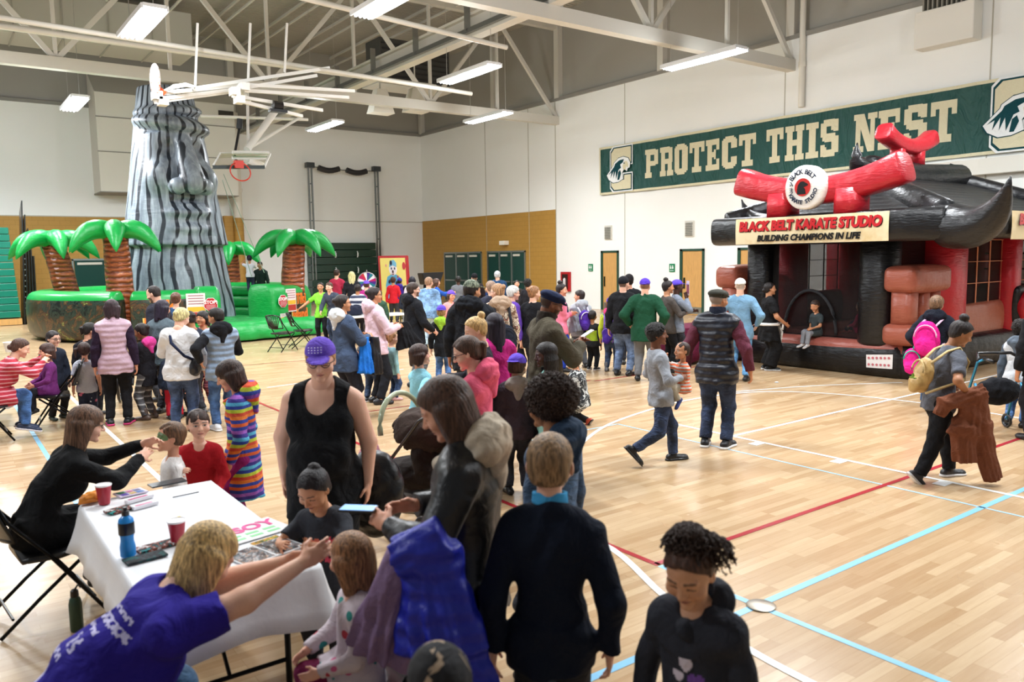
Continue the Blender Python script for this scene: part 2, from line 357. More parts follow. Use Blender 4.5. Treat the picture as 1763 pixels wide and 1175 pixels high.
def person(key, px, hy, fy=None, h=None, face=0, label='', skin='f', top=None, bot=None, hair=None, hat=None, arms=('down', 'down'), legs=None, lean=0, side=0,
           look=(0, 0), fat=1., sit=None, shoe='1c1c1e', extra=(), group=None, pos=None, fem=0, belly=0, eyes='open', hd=0, twist=0, bare=0, face3=1, roll=0, paint=None, tattoo=None, beard=None, glasses=None, det=1., hs=1.):
    if pos is not None: g = Vector((pos[0], pos[1], 0))
    elif fy is not None: g = at(px, fy)
    else: g = at(px, hy, h)
    if h is None:
        lo_, hi_ = .3, 2.3
        for _ in range(30):
            m_ = (lo_+hi_)/2
            if pr((g.x, g.y, m_))[1] > hy: lo_ = m_
            else: hi_ = m_
        h = max(.6, min(2.0, m_))
    D = math.hypot(g.x, g.y); z0 = pos[2] if pos is not None and len(pos) > 2 else 0.
    H = h; az = math.atan2(g.x, g.y)+R(face)
    rb = max(.0085, min(.024, D*1.9/1362))/det; rh = max(.0036, min(.0125, D*1.0/1362))/det
    hh = H*np.interp(H, [.8, 1., 1.2, 1.4, 1.6, 1.8], [.222, .2, .175, .157, .142, .134]); hh *= 1.02*hs
    hipz = H*np.interp(H, [.8, 1.6], [.43, .5]); shz = H-hh*1.36; tor = shz-hipz; sw = H*np.interp(H, [.9, 1.7], [.098, .104])*(.93 if fem else 1)*(.6+.4*fat)
    l1, l2 = H*.162, H*.145; hl = H*.1; ank = H*.045; ll1 = (hipz-ank)*.51; ll2 = (hipz-ank)*.5
    P = V3(0, 0, hipz if sit is None else sit+.075*H)
    B = rotm(R(twist), R(-lean), R(side)); T = B[2].copy() if lean or side else V3(0, 0, 1)
    B0 = rotm(R(twist)*.4, R(-lean)*.7, R(side)*.7)
    NK = P+T*tor; Hd = rotm(R(look[0]+twist), R(look[1]), R(roll))
    NB = NK+T*hh*.12; hc = NK+T*hh*.30+Hd[2]*hh*.56+Hd[1]*hh*(.08+hd)
    w = fat; fx = math.sqrt(w)
    def torso(v, pf, k=.05, bust=True):
        v.ell(P+B0[2]*.02*H, (.088*H*w*(1.06 if fem else 1)+pf, .066*H*w+pf, .085*H+pf), B0, k)
        v.ell(P+B0[2]*.35*tor, (.08*H*w*(.93 if fem else 1)+pf, .058*H*w+pf, .11*H+pf), B0, k)
        v.ell(P+T*.72*tor, (.088*H*(.55+.45*w)+pf, .063*H*(.5+.5*w)+pf, .11*H+pf), B, k)
        v.cone(NK-T*.03*H-B[0]*sw*.82, NK-T*.03*H+B[0]*sw*.82, .04*H*fx+pf, k=k)
        for q in (-1, 1): v.cone(NK+T*.035*H-B[1]*.012*H, NK-T*.015*H+B[0]*q*sw*.75, .024*H*fx+pf*.6, .03*H*fx+pf*.8, .03)
        if fem == 1 and H > 1.45 and bust:
            for q in (-1, 1): v.ell(P+T*.64*tor+B[1]*.045*H*w**.8+B[0]*q*.042*H*w, (.046*H*fx+pf, .036*H+pf, .046*H*fx+pf), B, .07)
        if belly: v.ell(P+B0[2]*.28*tor+B[1]*(.03+.03*belly)*H*w, (.078*H*w+pf, .07*H*belly+pf, .085*H+pf), B0, .06)
    # arms
    J = {}
    for i, q in enumerate((-1, 1)):
        S_ = NK-T*.035*H+B[0]*q*sw; a = arms[i]; a = AR[a] if isinstance(a, str) else a; Lr = l1+l2
        if len(a) == 4: tg = V3(*a[:3])   # absolute wrist target in body space
        else: tg = S_+(V3(1, 0, 0)*a[0]*q+V3(0, 1, 0)*a[1]+V3(0, 0, 1)*a[2])*Lr
        pole = V3(q*.7, -.6, -.5) if a[2] < .2 or len(a) == 4 else V3(q, -.2, -.6)
        E_, W_ = ik(S_, tg, l1, l2, pole); J[q] = (S_, E_, W_)
    LJ = {}
    for i, q in enumerate((-1, 1)):
        hp = P+B0[0]*q*.052*H*fx-V3(0, 0, .02*H); f_ = (legs or ((0, 0, 0), (0, 0, 0)))[i]
        if sit is None: an = V3(hp[0]+q*.012*H+f_[0]*q, f_[1], ank+f_[2])
        else: an = V3(hp[0]+f_[0]*q, ll1*.95+f_[1], max(ank, P[2]-.02*H-ll2*.97)*(0 if f_[2] < 0 else 1)+ank*(f_[2] < 0)+f_[2]*(f_[2] > 0))
        K_, A_ = ik(hp, an, ll1, ll2, V3(0, 1, .15)); LJ[q] = (hp, K_, A_)
    ar, ak = .03*H*fx, .04*H*fx
    def arm(v, q, pf, upto=2, k=.02, flat=True):
        S_, E_, W_ = J[q]
        if upto >= 1: v.cone(S_, E_ if upto > 1 else S_+(E_-S_)*.72, .034*H*fx+pf, (.026*H*fx+pf) if upto > 1 else .03*H*fx+pf*1.3, k, flat=(0, flat and upto == 1))
        if upto > 1:
            W2 = E_+(W_-E_)*(upto-1)*1.0; v.cone(E_, W2, .027*H*fx+pf, .0175*H+pf*.9, k, flat=(0, flat))
    def leg(v, q, pf, upto=1., k=.03, flat=True, wide=0):
        a, b, c = LJ[q]; v.cone(a, b, .056*H*w**.7+pf, .037*H*fx+pf, k)
        c2 = b+(c-b)*upto; v.cone(b, c2, .037*H*fx+pf, .025*H*fx+pf+wide, k, flat=(0, flat))
    allp = np.array([P, NK, hc, *J[-1], *J[1], *LJ[-1], *LJ[1]]); mg = .16*H*max(1, w)+.06
    LO, HI = allp.min(0)-mg, allp.max(0)+mg; LO[2] = max(LO[2], -.02)
    sk = np.array(lin(TONE.get(skin, skin)))
    # body mesh: trunk and limbs, finer head, finer hands
    v = Vol(LO, HI, rb); torso(v, -.004*H)
    for q in (-1, 1):
        arm(v, q, -.0015*H, 2, flat=False); leg(v, q, -.003*H, 1., flat=False)
    v.cone(NK-T*.03*H, NK+T*hh*.1, .038*H*fx, .034*H, .03)
    V, F = v.mesh(); Vs, Fs, Cs = [V], [F], [np.tile(sk, (len(V), 1))]
    hm = hh*.62
    def HP(x, y, z): return hc+(Hd[0]*x+Hd[1]*y+Hd[2]*z)*hh
    v = Vol(hc-hm-V3(0, 0, hh*.28), hc+hm, rh); k = .07*hh
    v.ell(HP(0, -.05, .13), (.335*hh, .42*hh, .36*hh), Hd, 0); v.ell(HP(0, .12, -.2), (.25*hh*(.8+.2*w), .235*hh, .26*hh), Hd, .14*hh); v.ell(HP(0, .06, .0), (.31*hh, .32*hh, .3*hh), Hd, k)
    v.cone(NB-T*hh*.12, HP(0, -.12, -.22), .036*H*(.6+.4*w), .031*H*(.7+.3*w), .05*hh)
    if face3:
        v.ell(HP(0, .30, -.41), (.1*hh, .08*hh, .07*hh), Hd, .08*hh)
        for q in (-1, 1):
            v.ell(HP(q*.15, .42, .015), (.1*hh, .075*hh, .06*hh), Hd, .06*hh, 's'); v.ell(HP(q*.2, .22, -.14), (.12*hh, .13*hh, .11*hh), Hd, .08*hh)
            v.ell(HP(q*.15, .27, .01), (.085*hh, .085*hh, .075*hh), Hd, .02*hh); v.cone(HP(q*.06, .365, .09), HP(q*.22, .3, .1), .03*hh, .03*hh, .05*hh)
            v.ell(HP(q*.335, -.03, -.04), (.035*hh, .075*hh, .115*hh), rotm(-q*.35, 0, 0, Hd), .02*hh); v.ell(HP(q*.365, -.01, -.03), (.02*hh, .04*hh, .06*hh), rotm(-q*.35, 0, 0, Hd), .01*hh, 's')
            v.cone(HP(q*.05, .40, -.12), HP(q*.05, .40, -.12), .032*hh, k=.03*hh)
        v.cone(HP(0, .36, .05), HP(0, .45, -.11), .028*hh, .047*hh, .05*hh)
        v.ell(HP(0, .335, -.235), (.1*hh, .055*hh, .024*hh), Hd, .03*hh); v.ell(HP(0, .33, -.285), (.08*hh, .055*hh, .026*hh), Hd, .03*hh)
    V, F = v.mesh(); q_ = (V-hc)@Hd.T/hh; c = np.tile(sk, (len(V), 1)); x, y, z = q_.T; ax = abs(x); fr = y > .12
    def put(m_, col, a=1.):
        c[m_] = c[m_]*(1-a)+np.array(lin(col))*a
    hcol = hair[1] if hair else '2a1c14'
    lips = {'p': 'c9736c', 'f': 'b9625a', 't': 'a65a4c', 'm': '8a4a40', 'b': '6a3a34', 'd': '5a302c'}.get(skin, 'a86058')
    put(fr & (((ax-.2)/.11)**2+((z+.14)/.1)**2 < 1), lips, .1)
    if paint: put((((x+.06)/.3)**2+((z-.03)/.17)**2 < 1) & fr, paint, .85)
    put(fr & (ax < .1) & (abs(z+.262) < .036*(1-(ax/.105)**2)+.004) & (y > .25), lips, .75); put(fr & (ax < .105) & (abs(z+.262) < .009) & (y > .25), '3a1f1c', .7)
    bz = .115-.6*(ax-.13)**2; put(fr & (ax > .05) & (ax < .23) & (abs(z-bz) < .017) & (y > .15), hcol, .8)
    if eyes == 'open':
        e2 = ((ax-.145)/.06)**2+((z-.01)/.027)**2; put(fr & (e2 < 1.9) & (z > .012), '2a1a16', .75); put(fr & (e2 < 1), 'c9c2bc'); put(fr & (e2 < 1.1) & (((ax-.145)/.031)**2+((z-.012)/.033)**2 < 1), '1e130e')
    else: put(fr & (abs(z+.015+1.6*(ax-.145)**2-.012) < .014) & (abs(ax-.145) < .07), '1c1210', .9)
    if beard: put(fr & (z < -.1) & (y > .0) & ~((ax < .1) & (abs(z+.262) < .04)) & (z < -.17-.25*(.25-ax)), beard, .75)
    if hair and hair[0] == 'buzz': put((z > .1+.25*np.maximum(y, -.1)) | ((y < -.12) & (z > -.2)), hcol, .85)
    put((fr & (((ax-.05)/.022)**2+((z+.165)/.012)**2 < 1) & (y > .3)), '4a2620', .6)
    Vs.append(V); Fs.append(F+sum(len(a) for a in Vs[:-1])); Cs.append(c)
    for i, q in enumerate((-1, 1)):
        S_, E_, W_ = J[q]; d = nrm(W_-E_); inn = V3(-q, 0, 0)+V3(0, 0, -.4 if abs(d[2]) < .7 else 0); n_ = nrm(inn-d*(inn@d)); sd = np.cross(d, n_)*q
        if sd@(V3(0, 1, .5)) < 0: sd = -sd
        rr = max(.0045, min(.009, D*.9/1362)); c0 = W_+d*hl*.35; hv = Vol(c0-hl*1.05, c0+hl*1.05, rr); fr_ = max(.046*hl, rr*.85)
        hv.cone(W_-d*hl*.22, W_+d*.05*hl, .0175*H, .016*H, .01); hv.ell(W_+d*hl*.27, (.21*hl, .1*hl, .3*hl), np.array([sd, n_, d]), .015)
        for j_, (o_, L_) in enumerate(((.15, .40), (.05, .45), (-.06, .42), (-.15, .33))):
            p = W_+d*hl*.48+sd*o_*hl; cu = .35+.12*j_+(.5 if a in ('fold', 'front') else .0)
            for m_ in range(3):
                an_ = cu*(m_+.4)*.9; p2 = p+(d*cos(an_)+n_*sin(an_)+sd*o_*.3)*hl*L_*(.42, .33, .25)[m_]; hv.cone(p, p2, fr_*(1.05-.1*m_), fr_*(.97-.1*m_), .004); p = p2
        p = W_+d*hl*.14+sd*hl*.15; p2 = p+(d*.62+sd*.62+n_*.35)*hl*.25; hv.cone(p, p2, fr_*1.3, fr_*1.15, .012); hv.cone(p2, p2+(d*.85+sd*.2+n_*.4)*hl*.22, fr_*1.15, fr_*.9, .004)
        V, F = hv.mesh(); Vs.append(V); Fs.append(F+sum(len(b_) for b_ in Vs[:-1])); Cs.append(np.tile(sk*np.array([1, .93, .9]), (len(V), 1)))
    V = np.concatenate(Vs); C_ = np.concatenate(Cs)
    if tattoo: tp, tr = tattoo; m_ = np.linalg.norm(V-J[1][0]-(J[1][1]-J[1][0])*tp, axis=1) < tr; n2 = np.sin(V[:, 0]*210)*np.sin(V[:, 1]*190)*np.sin(V[:, 2]*200) > .12; C_[m_ & n2] = C_[m_ & n2]*.35
    body = npmesh('person', V, np.concatenate(Fs), SKIN, None, C_, (g.x, g.y, z0)); body.rotation_euler.z = -az
    tag(body, label, 'person', group)
    rec = dict(o=body, J=J, LJ=LJ, hc=hc, Hd=Hd, hh=hh, P=P, NK=NK, H=H, B=B, T=T, g=g, az=az, D=D, w=w, NB=NB)
    PEOPLE[key] = rec; ph = (len(PEOPLE)*1.7) % 6
    def mk(name, v, mat, parent=body):
        V, F = v.mesh()
        return npmesh(name, V, F, mat, parent) if len(F) else None
    # trousers
    if bot:
        col, o_ = bot[0], (bot[1] if len(bot) > 1 else {}); pf = o_.get('puff', .006); mt = M(col, o_.get('kind', 'cloth')) if isinstance(col, str) else col
        v = Vol(LO, HI, rb)
        v.ell(P+B0[2]*.0*H, (.086*H*w*(1.06 if fem else 1)+pf, .064*H*w+pf, .075*H+pf), B0, .03); v.cut(P+B0[2]*(.06*H if not top or len(top) < 2 or top[1].get('len', .04) < 0 else .02*H), B0[2])
        for q in (-1, 1): leg(v, q, pf+.003, o_.get('upto', .97), wide=o_.get('wide', .006))
        v.folds(o_.get('fold', .004)*min(1.5, H), .11, ph); mk(o_.get('name', 'trousers'), v, mt)
    if bare == 0 and shoe:
        for q in (-1, 1):
            hp, K_, A_ = LJ[q]; fl = H*.15; sh = nrm(A_-K_); fw = V3(0, 1, 0)
            if sh[1] < -.35: fw = nrm(V3(0, .8, -.9))     # lifted heel
            if sit is not None and A_[2] > ank*1.5: fw = nrm(V3(0, 1, -.25))
            up = nrm(np.cross(V3(1, 0, 0), fw)); sole = A_-up*(ank*.95); fw2 = fw+V3(q*.18, 0, 0); fw2 = nrm(fw2); rt = np.cross(fw2, up)
            v = Vol(A_-fl*1.15, A_+fl*1.15, max(.006, rb*.6)); r_ = .026*H*1.02
            v.cone(sole-fw2*fl*.22+up*r_*.8, sole+fw2*fl*.3+up*r_*.6, r_, r_*.9, .02).ell(sole+fw2*fl*.52+up*r_*.5, (r_*1.15, fl*.28, r_*.85), np.array([rt, fw2, up]), .02)
            v.cone(sole-fw2*fl*.08+up*r_*1.2, A_+up*.03*H*(2.2 if isinstance(shoe, tuple) and 'boot' in shoe else .1), r_*.95, r_*.9, .015)
            v.cut(sole, -up); so = mk('shoe', v, M(shoe[0] if isinstance(shoe, tuple) else shoe, 'leather'))
            if isinstance(shoe, tuple) and 'boot' not in shoe and so is not None:   # pale sole
                v = Vol(A_-fl*1.15, A_+fl*1.15, max(.006, rb*.5)); v.cone(sole-fw2*fl*.24, sole+fw2*fl*.3, r_*1.1, r_*1.05, .02).ell(sole+fw2*fl*.5, (r_*1.3, fl*.34, r_), np.array([rt, fw2, up]), .02); v.cut(sole-up*.001, -up); v.cut(sole+up*max(.014*H, .011), up); mk('sole', v, M(shoe[1], 'plastic'), so)
    # top
    if top:
        col, o_ = top[0], (top[1] if len(top) > 1 else {}); pf = o_.get('puff', .012); sl = o_.get('sleeve', 2); kd = o_.get('kind', 'cloth')
        mt = M(col, kd) if isinstance(col, str) else col; ln = (o_.get('len', .04)+.025)*H; sc_ = o_.get('scol')
        v = Vol(LO, HI, rb); torso(v, pf)
        hb = P-B0[2]*ln
        if ln > 0 or o_.get('flare'):
            r1 = (.088*H*w*(1.06 if fem else 1)+pf, .07*H*w+pf); fl_ = o_.get('flare', .01); v.frust(P+B0[2]*.03*H, hb, r1, (r1[0]+fl_, r1[1]+fl_+(.05*H*belly if belly else 0)), B0, .03, wav=.09 if fl_ > .03 else .02, ph=ph)
            if sit is not None and ln > .06*H:
                for q in (-1, 1): v.cone(LJ[q][0], LJ[q][1]*.75+LJ[q][0]*.25, .07*H*w, .06*H*w, .05, flat=(0, 1))
        if sit is None or ln <= .06*H: v.cut(hb, -B0[2])
        if o_.get('tank'):   # scooped neckline
            v.ell(NK+B[1]*.06*H+T*.03*H, (.06*H, .1*H, .105*H), B, .02, 's'); v.ell(NK-B[1]*.06*H+T*.03*H, (.055*H, .06*H, .07*H), B, .0, 's')
            for q in (-1, 1): v.ell(NK+B[0]*q*(sw+.028*H)-T*.03*H, (.045*H, .085*H, .085*H), B, .01, 's')
        elif o_.get('neck', 1): v.cone(NK+T*.055*H-B[1]*.01*H, NK+T*.13*H+B[1]*.03*H, .04*H*fx+.006, .05*H*fx+.006, .01, 's'); v.ell(NK+T*.035*H+B[1]*.06*H, (.042*H, .05*H, .035*H), B, .01, 's')
        if sc_ is None and sl:
            for q in (-1, 1): arm(v, q, pf*.85, sl)
        if sit is None and ln > 0 and ln < .12*H:
            for q in (-1, 1): a_, b_, _ = LJ[q]; v.cone(a_, a_+(b_-a_)*.3, .056*H*w**.7+pf+.004, .05*H*fx+pf+.004, .03)
            v.cut(hb, -B0[2])
        am = o_.get('fold', .006)*min(1.4, H); v.folds(am, .13, ph)
        if o_.get('open'): v.cone(P-B0[2]*ln*1.2+B[1]*.11*H*w, NK+B[1]*.09*H, .03*H, .03*H, 0, 's')
        to = mk(o_.get('name', 'shirt'), v, mt)
        if sc_ is not None:
            for q in (-1, 1):
                v = Vol(LO, HI, rb); arm(v, q, pf*.6, sl); v.folds(am*.8, .1, ph+1); mk('sleeve', v, sc_ if not isinstance(sc_, str) else M(sc_, o_.get('skind', 'cloth')), to)
        if o_.get('cuff'):
            for q in (-1, 1):
                S_, E_, W_ = J[q]; d = nrm(W_-E_); v = Vol(W_-.1, W_+.1, rb*.7); v.cone(W_-d*.05, W_+d*.008, .02*H+pf, .018*H+pf, 0, flat=(1, 1)); mk('cuff', v, M(o_['cuff']), to)
        hcl = o_.get('hood')
        if hcl:
            v = Vol(NK-.2*H, NK+.2*H, rb*.8); c_ = NK-B[1]*.05*H+T*.03*H
            v.ell(c_, (.09*H*fx, .055*H, .062*H), B, .02); v.cone(NK+B[0]*.06*H-B[1]*.0*H, NK+B[1]*.06*H-T*.03*H, .026*H, .02*H, .03); v.cone(NK-B[0]*.06*H, NK+B[1]*.06*H-T*.03*H, .026*H, .02*H, .03)
            v.cone(NK-B[1]*.06*H-T*.03*H, NK-B[1]*.075*H-T*.07*H, .04*H, .02*H, .03)
            v.cone(NK-B[1]*.02*H+T*.02*H, NK+B[1]*.03*H+T*.16*H, .038*H*fx, .055*H, .01, 's'); v.folds(.005*H, .07, ph); mk('hood', v, M(hcl) if isinstance(hcl, str) else hcl, to)
        if o_.get('collar'):
            v = Vol(NK-.12*H, NK+.12*H, rb*.7); v.cone(NK+T*.01*H, NK+T*.072*H+B[1]*.012*H, .05*H*fx, .047*H*fx, 0, flat=(0, 1)); v.cone(NK+T*.05*H+B[1]*.005*H, NK+T*.12*H+B[1]*.025*H, .038*H*fx, .042*H*fx, 0, 's'); mk('collar', v, M(o_['collar']), to)
        rec['top'] = to
    # hair
    if hair and hair[0] != 'buzz' and hair[0] != 'none':
        st, hc_ = hair[0], hair[1]; ho = hair[2] if len(hair) > 2 else {}; L = ho.get('len', .5); kind = 'curl' if st in ('curly', 'afro') else 'hair'
        rr = max(.005, rh*1.15); ext = hh*(.75+(L if st in ('long', 'pony', 'braids', 'bob', 'pig') else .35)+(.5 if st in ('curly', 'topknot') else 0)); v = Vol(hc-ext*V3(.9, .9, 1.35), hc+hh*V3(1, 1, .95), rr); th = ho.get('th', .035)
        v.ell(HP(0, -.055, .135), ((.345+th)*hh, (.43+th)*hh, (.375+th)*hh), Hd)
        v.ell(HP(0, -.2, -.06), ((.31+th)*hh, (.22+th)*hh, (.3)*hh), Hd, .05*hh)
        v.cut(HP(0, .36, ho.get('front', .33 if st in ('bun', 'pony', 'topknot', 'pig') else .25)+.05), Hd[1]*.75-Hd[2]*.66) if st not in ('bob', 'bangs') and not ho.get('bangs') else None
        if st in ('bob', 'bangs') or ho.get('bangs'): v.ell(HP(0, .36, -.17), (.235*hh, .3*hh, .32*hh), Hd, .01, 's')
        if ho.get('bangs') or st == 'bob': v.ell(HP(0, .55, .0), (.27*hh, .32*hh, .2*hh), Hd, .01, 's')
        if st in ('short', 'buzz', 'bun', 'pony', 'topknot', 'pig'):
            q0, qs = HP(0, .36, .3), hh
            v.disp(lambda x, y, z: np.where(((x-q0[0])*Hd[1][0]+(y-q0[1])*Hd[1][1]+(z-q0[2])*Hd[1][2]) > -.3*qs, (.018 if st == 'short' else .008)*qs*(1+np.sin(((x-q0[0])*Hd[0][0]+(y-q0[1])*Hd[0][1])*46/qs*.5+ph)+.6*np.sin(((x-q0[0])*Hd[0][0]+(y-q0[1])*Hd[0][1]+(z-q0[2])*.3)*31/qs)), 0))
        if st == 'short':
            v.cut(HP(0, -.3, -.27), Hd[1]*.2-Hd[2])
            for q in (-1, 1): v.ell(HP(q*.4, .0, -.12), (.16*hh, .13*hh, .17*hh), Hd, .02*hh, 's')
        if st in ('long', 'bob'):
            dn = nrm(-Hd[2]*ho.get('stiff', .6)-V3(0, 0, .6)-B[1]*.12)
            for a_ in np.linspace(-1, 1, 9):
                bx_ = HP(.31*math.sin(a_*1.75), -.05-.3*math.cos(a_*1.75), -.0); k_ = .05*hh; e_ = bx_+dn*hh*L*(.92+.16*math.sin(a_*7+ph)); e_ = e_-B[1]*.05*hh
                v.cone(bx_, e_, (.13+th)*hh, .09*hh, k_)
        if st == 'pony' or st == 'pig':
            for q in ((0,) if st == 'pony' else (-1, 1)):
                a_ = HP(q*.36, -.42 if q == 0 else -.2, ho.get('z', .15)); b_ = a_-Hd[1]*.16*hh*(1 if q == 0 else .2)+V3(q, 0, 0)*.14*hh-V3(0, 0, .1*hh); c_ = b_-V3(0, 0, 1)*hh*L-B[1]*.02*hh; v.cone(a_, b_, .07*hh, .13*hh, .02*hh); v.cone(b_, c_, .13*hh, .05*hh, .03*hh)
        if st == 'bun': v.ell(HP(0, ho.get('y', -.48), ho.get('z', .15)), (.17*hh, .15*hh, .16*hh), Hd, .02*hh)
        if st == 'topknot': v.ell(HP(0, -.2, .62), (.2*hh, .2*hh, .17*hh), Hd, .01*hh)
        if st == 'curly':
            th2 = ho.get('big', .2); v.ell(HP(0, -.13, .2), ((.34+th2)*hh, (.4+th2)*hh, (.33+th2)*hh), Hd, .02); v.ell(HP(0, .55, -.1), (.3*hh, .42*hh, .42*hh), Hd, .02, 's')
        if st == 'afro': v.ell(HP(0, -.08, .16), (.42*hh, .46*hh, .42*hh), Hd, .02); v.ell(HP(0, .5, -.05), (.3*hh, .35*hh, .36*hh), Hd, .02, 's')
        if st == 'braids':
            for j_ in range(22):
                a_ = -1.9+3.8*j_/21; b0 = HP(.33*math.sin(a_), -.05-.36*math.cos(a_), .1); b1 = b0+(Hd[0]*math.sin(a_)-Hd[1]*math.cos(a_))*hh*.1-V3(0, 0, .3*hh); v.cone(b0, b1, .05*hh, .045*hh, .01*hh); v.cone(b1, b1-V3(0, 0, hh*(L-.3)*(.9+.2*((j_*7) % 5)/5)), .045*hh, .03*hh, .01*hh)
        if kind == 'hair':
            n_ = 46 if D < 8 else 20; am = .0045*hh
            def strands(x, y, z):
                qx = (x-hc[0])*Hd[0][0]+(y-hc[1])*Hd[0][1]+(z-hc[2])*Hd[0][2]; qy = (x-hc[0])*Hd[1][0]+(y-hc[1])*Hd[1][1]+(z-hc[2])*Hd[1][2]; t = np.arctan2(qx, -qy+.0)
                return am*(np.sin(t*n_+2*np.sin(z*14+ph))+.6*np.sin(t*n_*2.3+z*20))
            v.disp(strands)
        else:
            s_ = (.05 if st == 'curly' else .03)*(.6+hh); v.curls(.085*hh if st == 'curly' else .03*hh, .03*(.5+2*hh), ph); v.curls(.035*hh, .014*(.5+2*hh), ph+2)
        ob = mk('hair', v, M(hc_, kind)); rec['hair'] = ob
        if ho.get('tie'):
            b = MB(); a_ = HP(0, -.44, ho.get('z', .15)); b.ball(a_, .1*hh, 10); b.build('hair_tie', M(ho['tie']), body, smooth=True)
        if ho.get('coils'):
            b = MB(); r2 = random.Random(3)
            for j_ in range(ho['coils']):
                a_ = r2.uniform(-pi, pi); e_ = r2.uniform(-.7, 1.5); pc = HP(*((0, -.2, .5) if j_ % 3 else (-.28, -.34, .28))); rp = .25 if j_ % 3 else .2; p0 = pc+(Hd[0]*sin(a_)*cos(e_)-Hd[1]*cos(a_)*cos(e_)*.8+Hd[2]*sin(e_)*.8)*rp*hh
                if (p0-hc)@Hd[1] > .12*hh and (p0-hc)@Hd[2] < .42*hh: continue
                ou = nrm(p0-pc+Hd[2]*.02); pts = []; cr = .018*hh+.016*hh*r2.random(); up_ = nrm(ou+V3(0, 0, .3*r2.random())); s1 = nrm(np.cross(up_, V3(.3, .5, .9))); s2 = np.cross(up_, s1); ln_ = hh*r2.uniform(.12, .32)
                for t in np.linspace(0, 1, 22): pts.append(tuple(p0+up_*ln_*t*.7-V3(0, 0, ln_*t*t*.7)+(s1*cos(t*17+j_)+s2*sin(t*17+j_))*cr*(.5+t*.6)))
                b.tube(pts, .0026, 4)
            b.build('curls', M(hc_, 'curl'), ob, smooth='all')
    # hats
    if hat:
        st, cl = hat[0], hat[1]; v = Vol(hc-hh*.9, hc+hh*V3(1., 1., 1.0), max(.006, rh*1.1)); mt = M(cl) if isinstance(cl, str) else cl
        if st == 'cap':
            bk = -1 if 'back' in hat else 1
            v.ell(HP(0, -.06, .2), (.385*hh, .45*hh, .39*hh), Hd); v.cut(HP(0, 0, .17), -Hd[2]+Hd[1]*.12); o1 = mk('cap', v, mt)
            v = Vol(hc-hh*1.1, hc+hh*V3(1.1, 1.1, 1.), max(.006, rh)); v.ell(HP(0, bk*.5, .22), (.3*hh, .33*hh, .022*hh), rotm(0, -.12*bk, 0, Hd), 0); v.cut(HP(0, bk*.3, 0), -Hd[1]*bk); mk('brim', v, mt, o1)
            if D < 14:
                b = MB(); b.ball(HP(0, -.05, .575), .03*hh, 8); b.build('button', mt, o1)
            if 'logo' in hat:
                b = MB()
                for t_ in np.linspace(-.25, .25, 5):
                    for u_ in (.36, .42, .48): p_ = HP(t_*.6+.08, .452-.5*(u_-.25)**1.4-.3*t_*t_, u_); b.ball(p_, (.022*hh, .02*hh, .014*hh), 6)
                b.build('stitched_logo', M('e8e4ff'), o1)
        elif st == 'beanie':
            v.ell(HP(0, -.06, .2), (.38*hh, .45*hh, .42*hh), Hd); v.cut(HP(0, 0, .08), -Hd[2]+Hd[1]*.15); o1 = mk('beanie', v, mt)
        elif st == 'flat':
            v.ell(HP(0, -.02, .28), (.42*hh, .52*hh, .22*hh), rotm(0, -.1, 0, Hd)); v.ell(HP(0, .42, .15), (.26*hh, .18*hh, .045*hh), rotm(0, -.25, 0, Hd), .03*hh); v.ell(HP(0, -.06, .12), (.36*hh, .44*hh, .2*hh), Hd, .02*hh); v.cut(HP(0, 0, .08), -Hd[2]-Hd[1]*.15); mk('flat_cap', v, mt)
    if glasses:
        b = MB(); gz = .015
        for q in (-1, 1):
            pts = [tuple(HP(q*.155+.1*cos(t), .395+.02*abs(sin(t))-.06*abs(cos(t))*(1 if cos(t)*q > 0 else 0), gz+.062*sin(t))) for t in np.linspace(0, 2*pi, 15)[:-1]]; b.tube(pts, .011*hh, 5, closed=True)
            b.tube([tuple(HP(q*.25, .34, gz+.03)), tuple(HP(q*.345, .2, gz+.03)), tuple(HP(q*.36, -.05, gz+.01))], .011*hh, 5)
        b.tube([tuple(HP(-.055, .41, gz+.02)), tuple(HP(.055, .41, gz+.02))], .01*hh, 5); b.build('glasses', M(glasses, 'plastic'), body, smooth='all')
    return rec
def W(rec, p):   # body space to world
    o = rec['o']; return Matrix.Translation(o.location) @ Matrix.Rotation(o.rotation_euler.z, 4, 'Z') @ Vector(p)
def printed(rec, fn, cols):
    """colour patches woven into the shirt: fn(x right, y front, z down from the neck) -> colour number or 0"""
    me = rec['top'].data; n = len(me.polygons); c = np.zeros(n*3, np.float32); me.polygons.foreach_get('center', c); c = c.reshape(-1, 3)-rec['NK']
    for m_ in cols: me.materials.append(M(m_, 'cloth') if isinstance(m_, str) else m_)
    ix = fn(c@rec['B'][0], c@rec['B'][1], -(c@rec['T'])).astype(np.int32); me.polygons.foreach_set('material_index', ix); me.update()
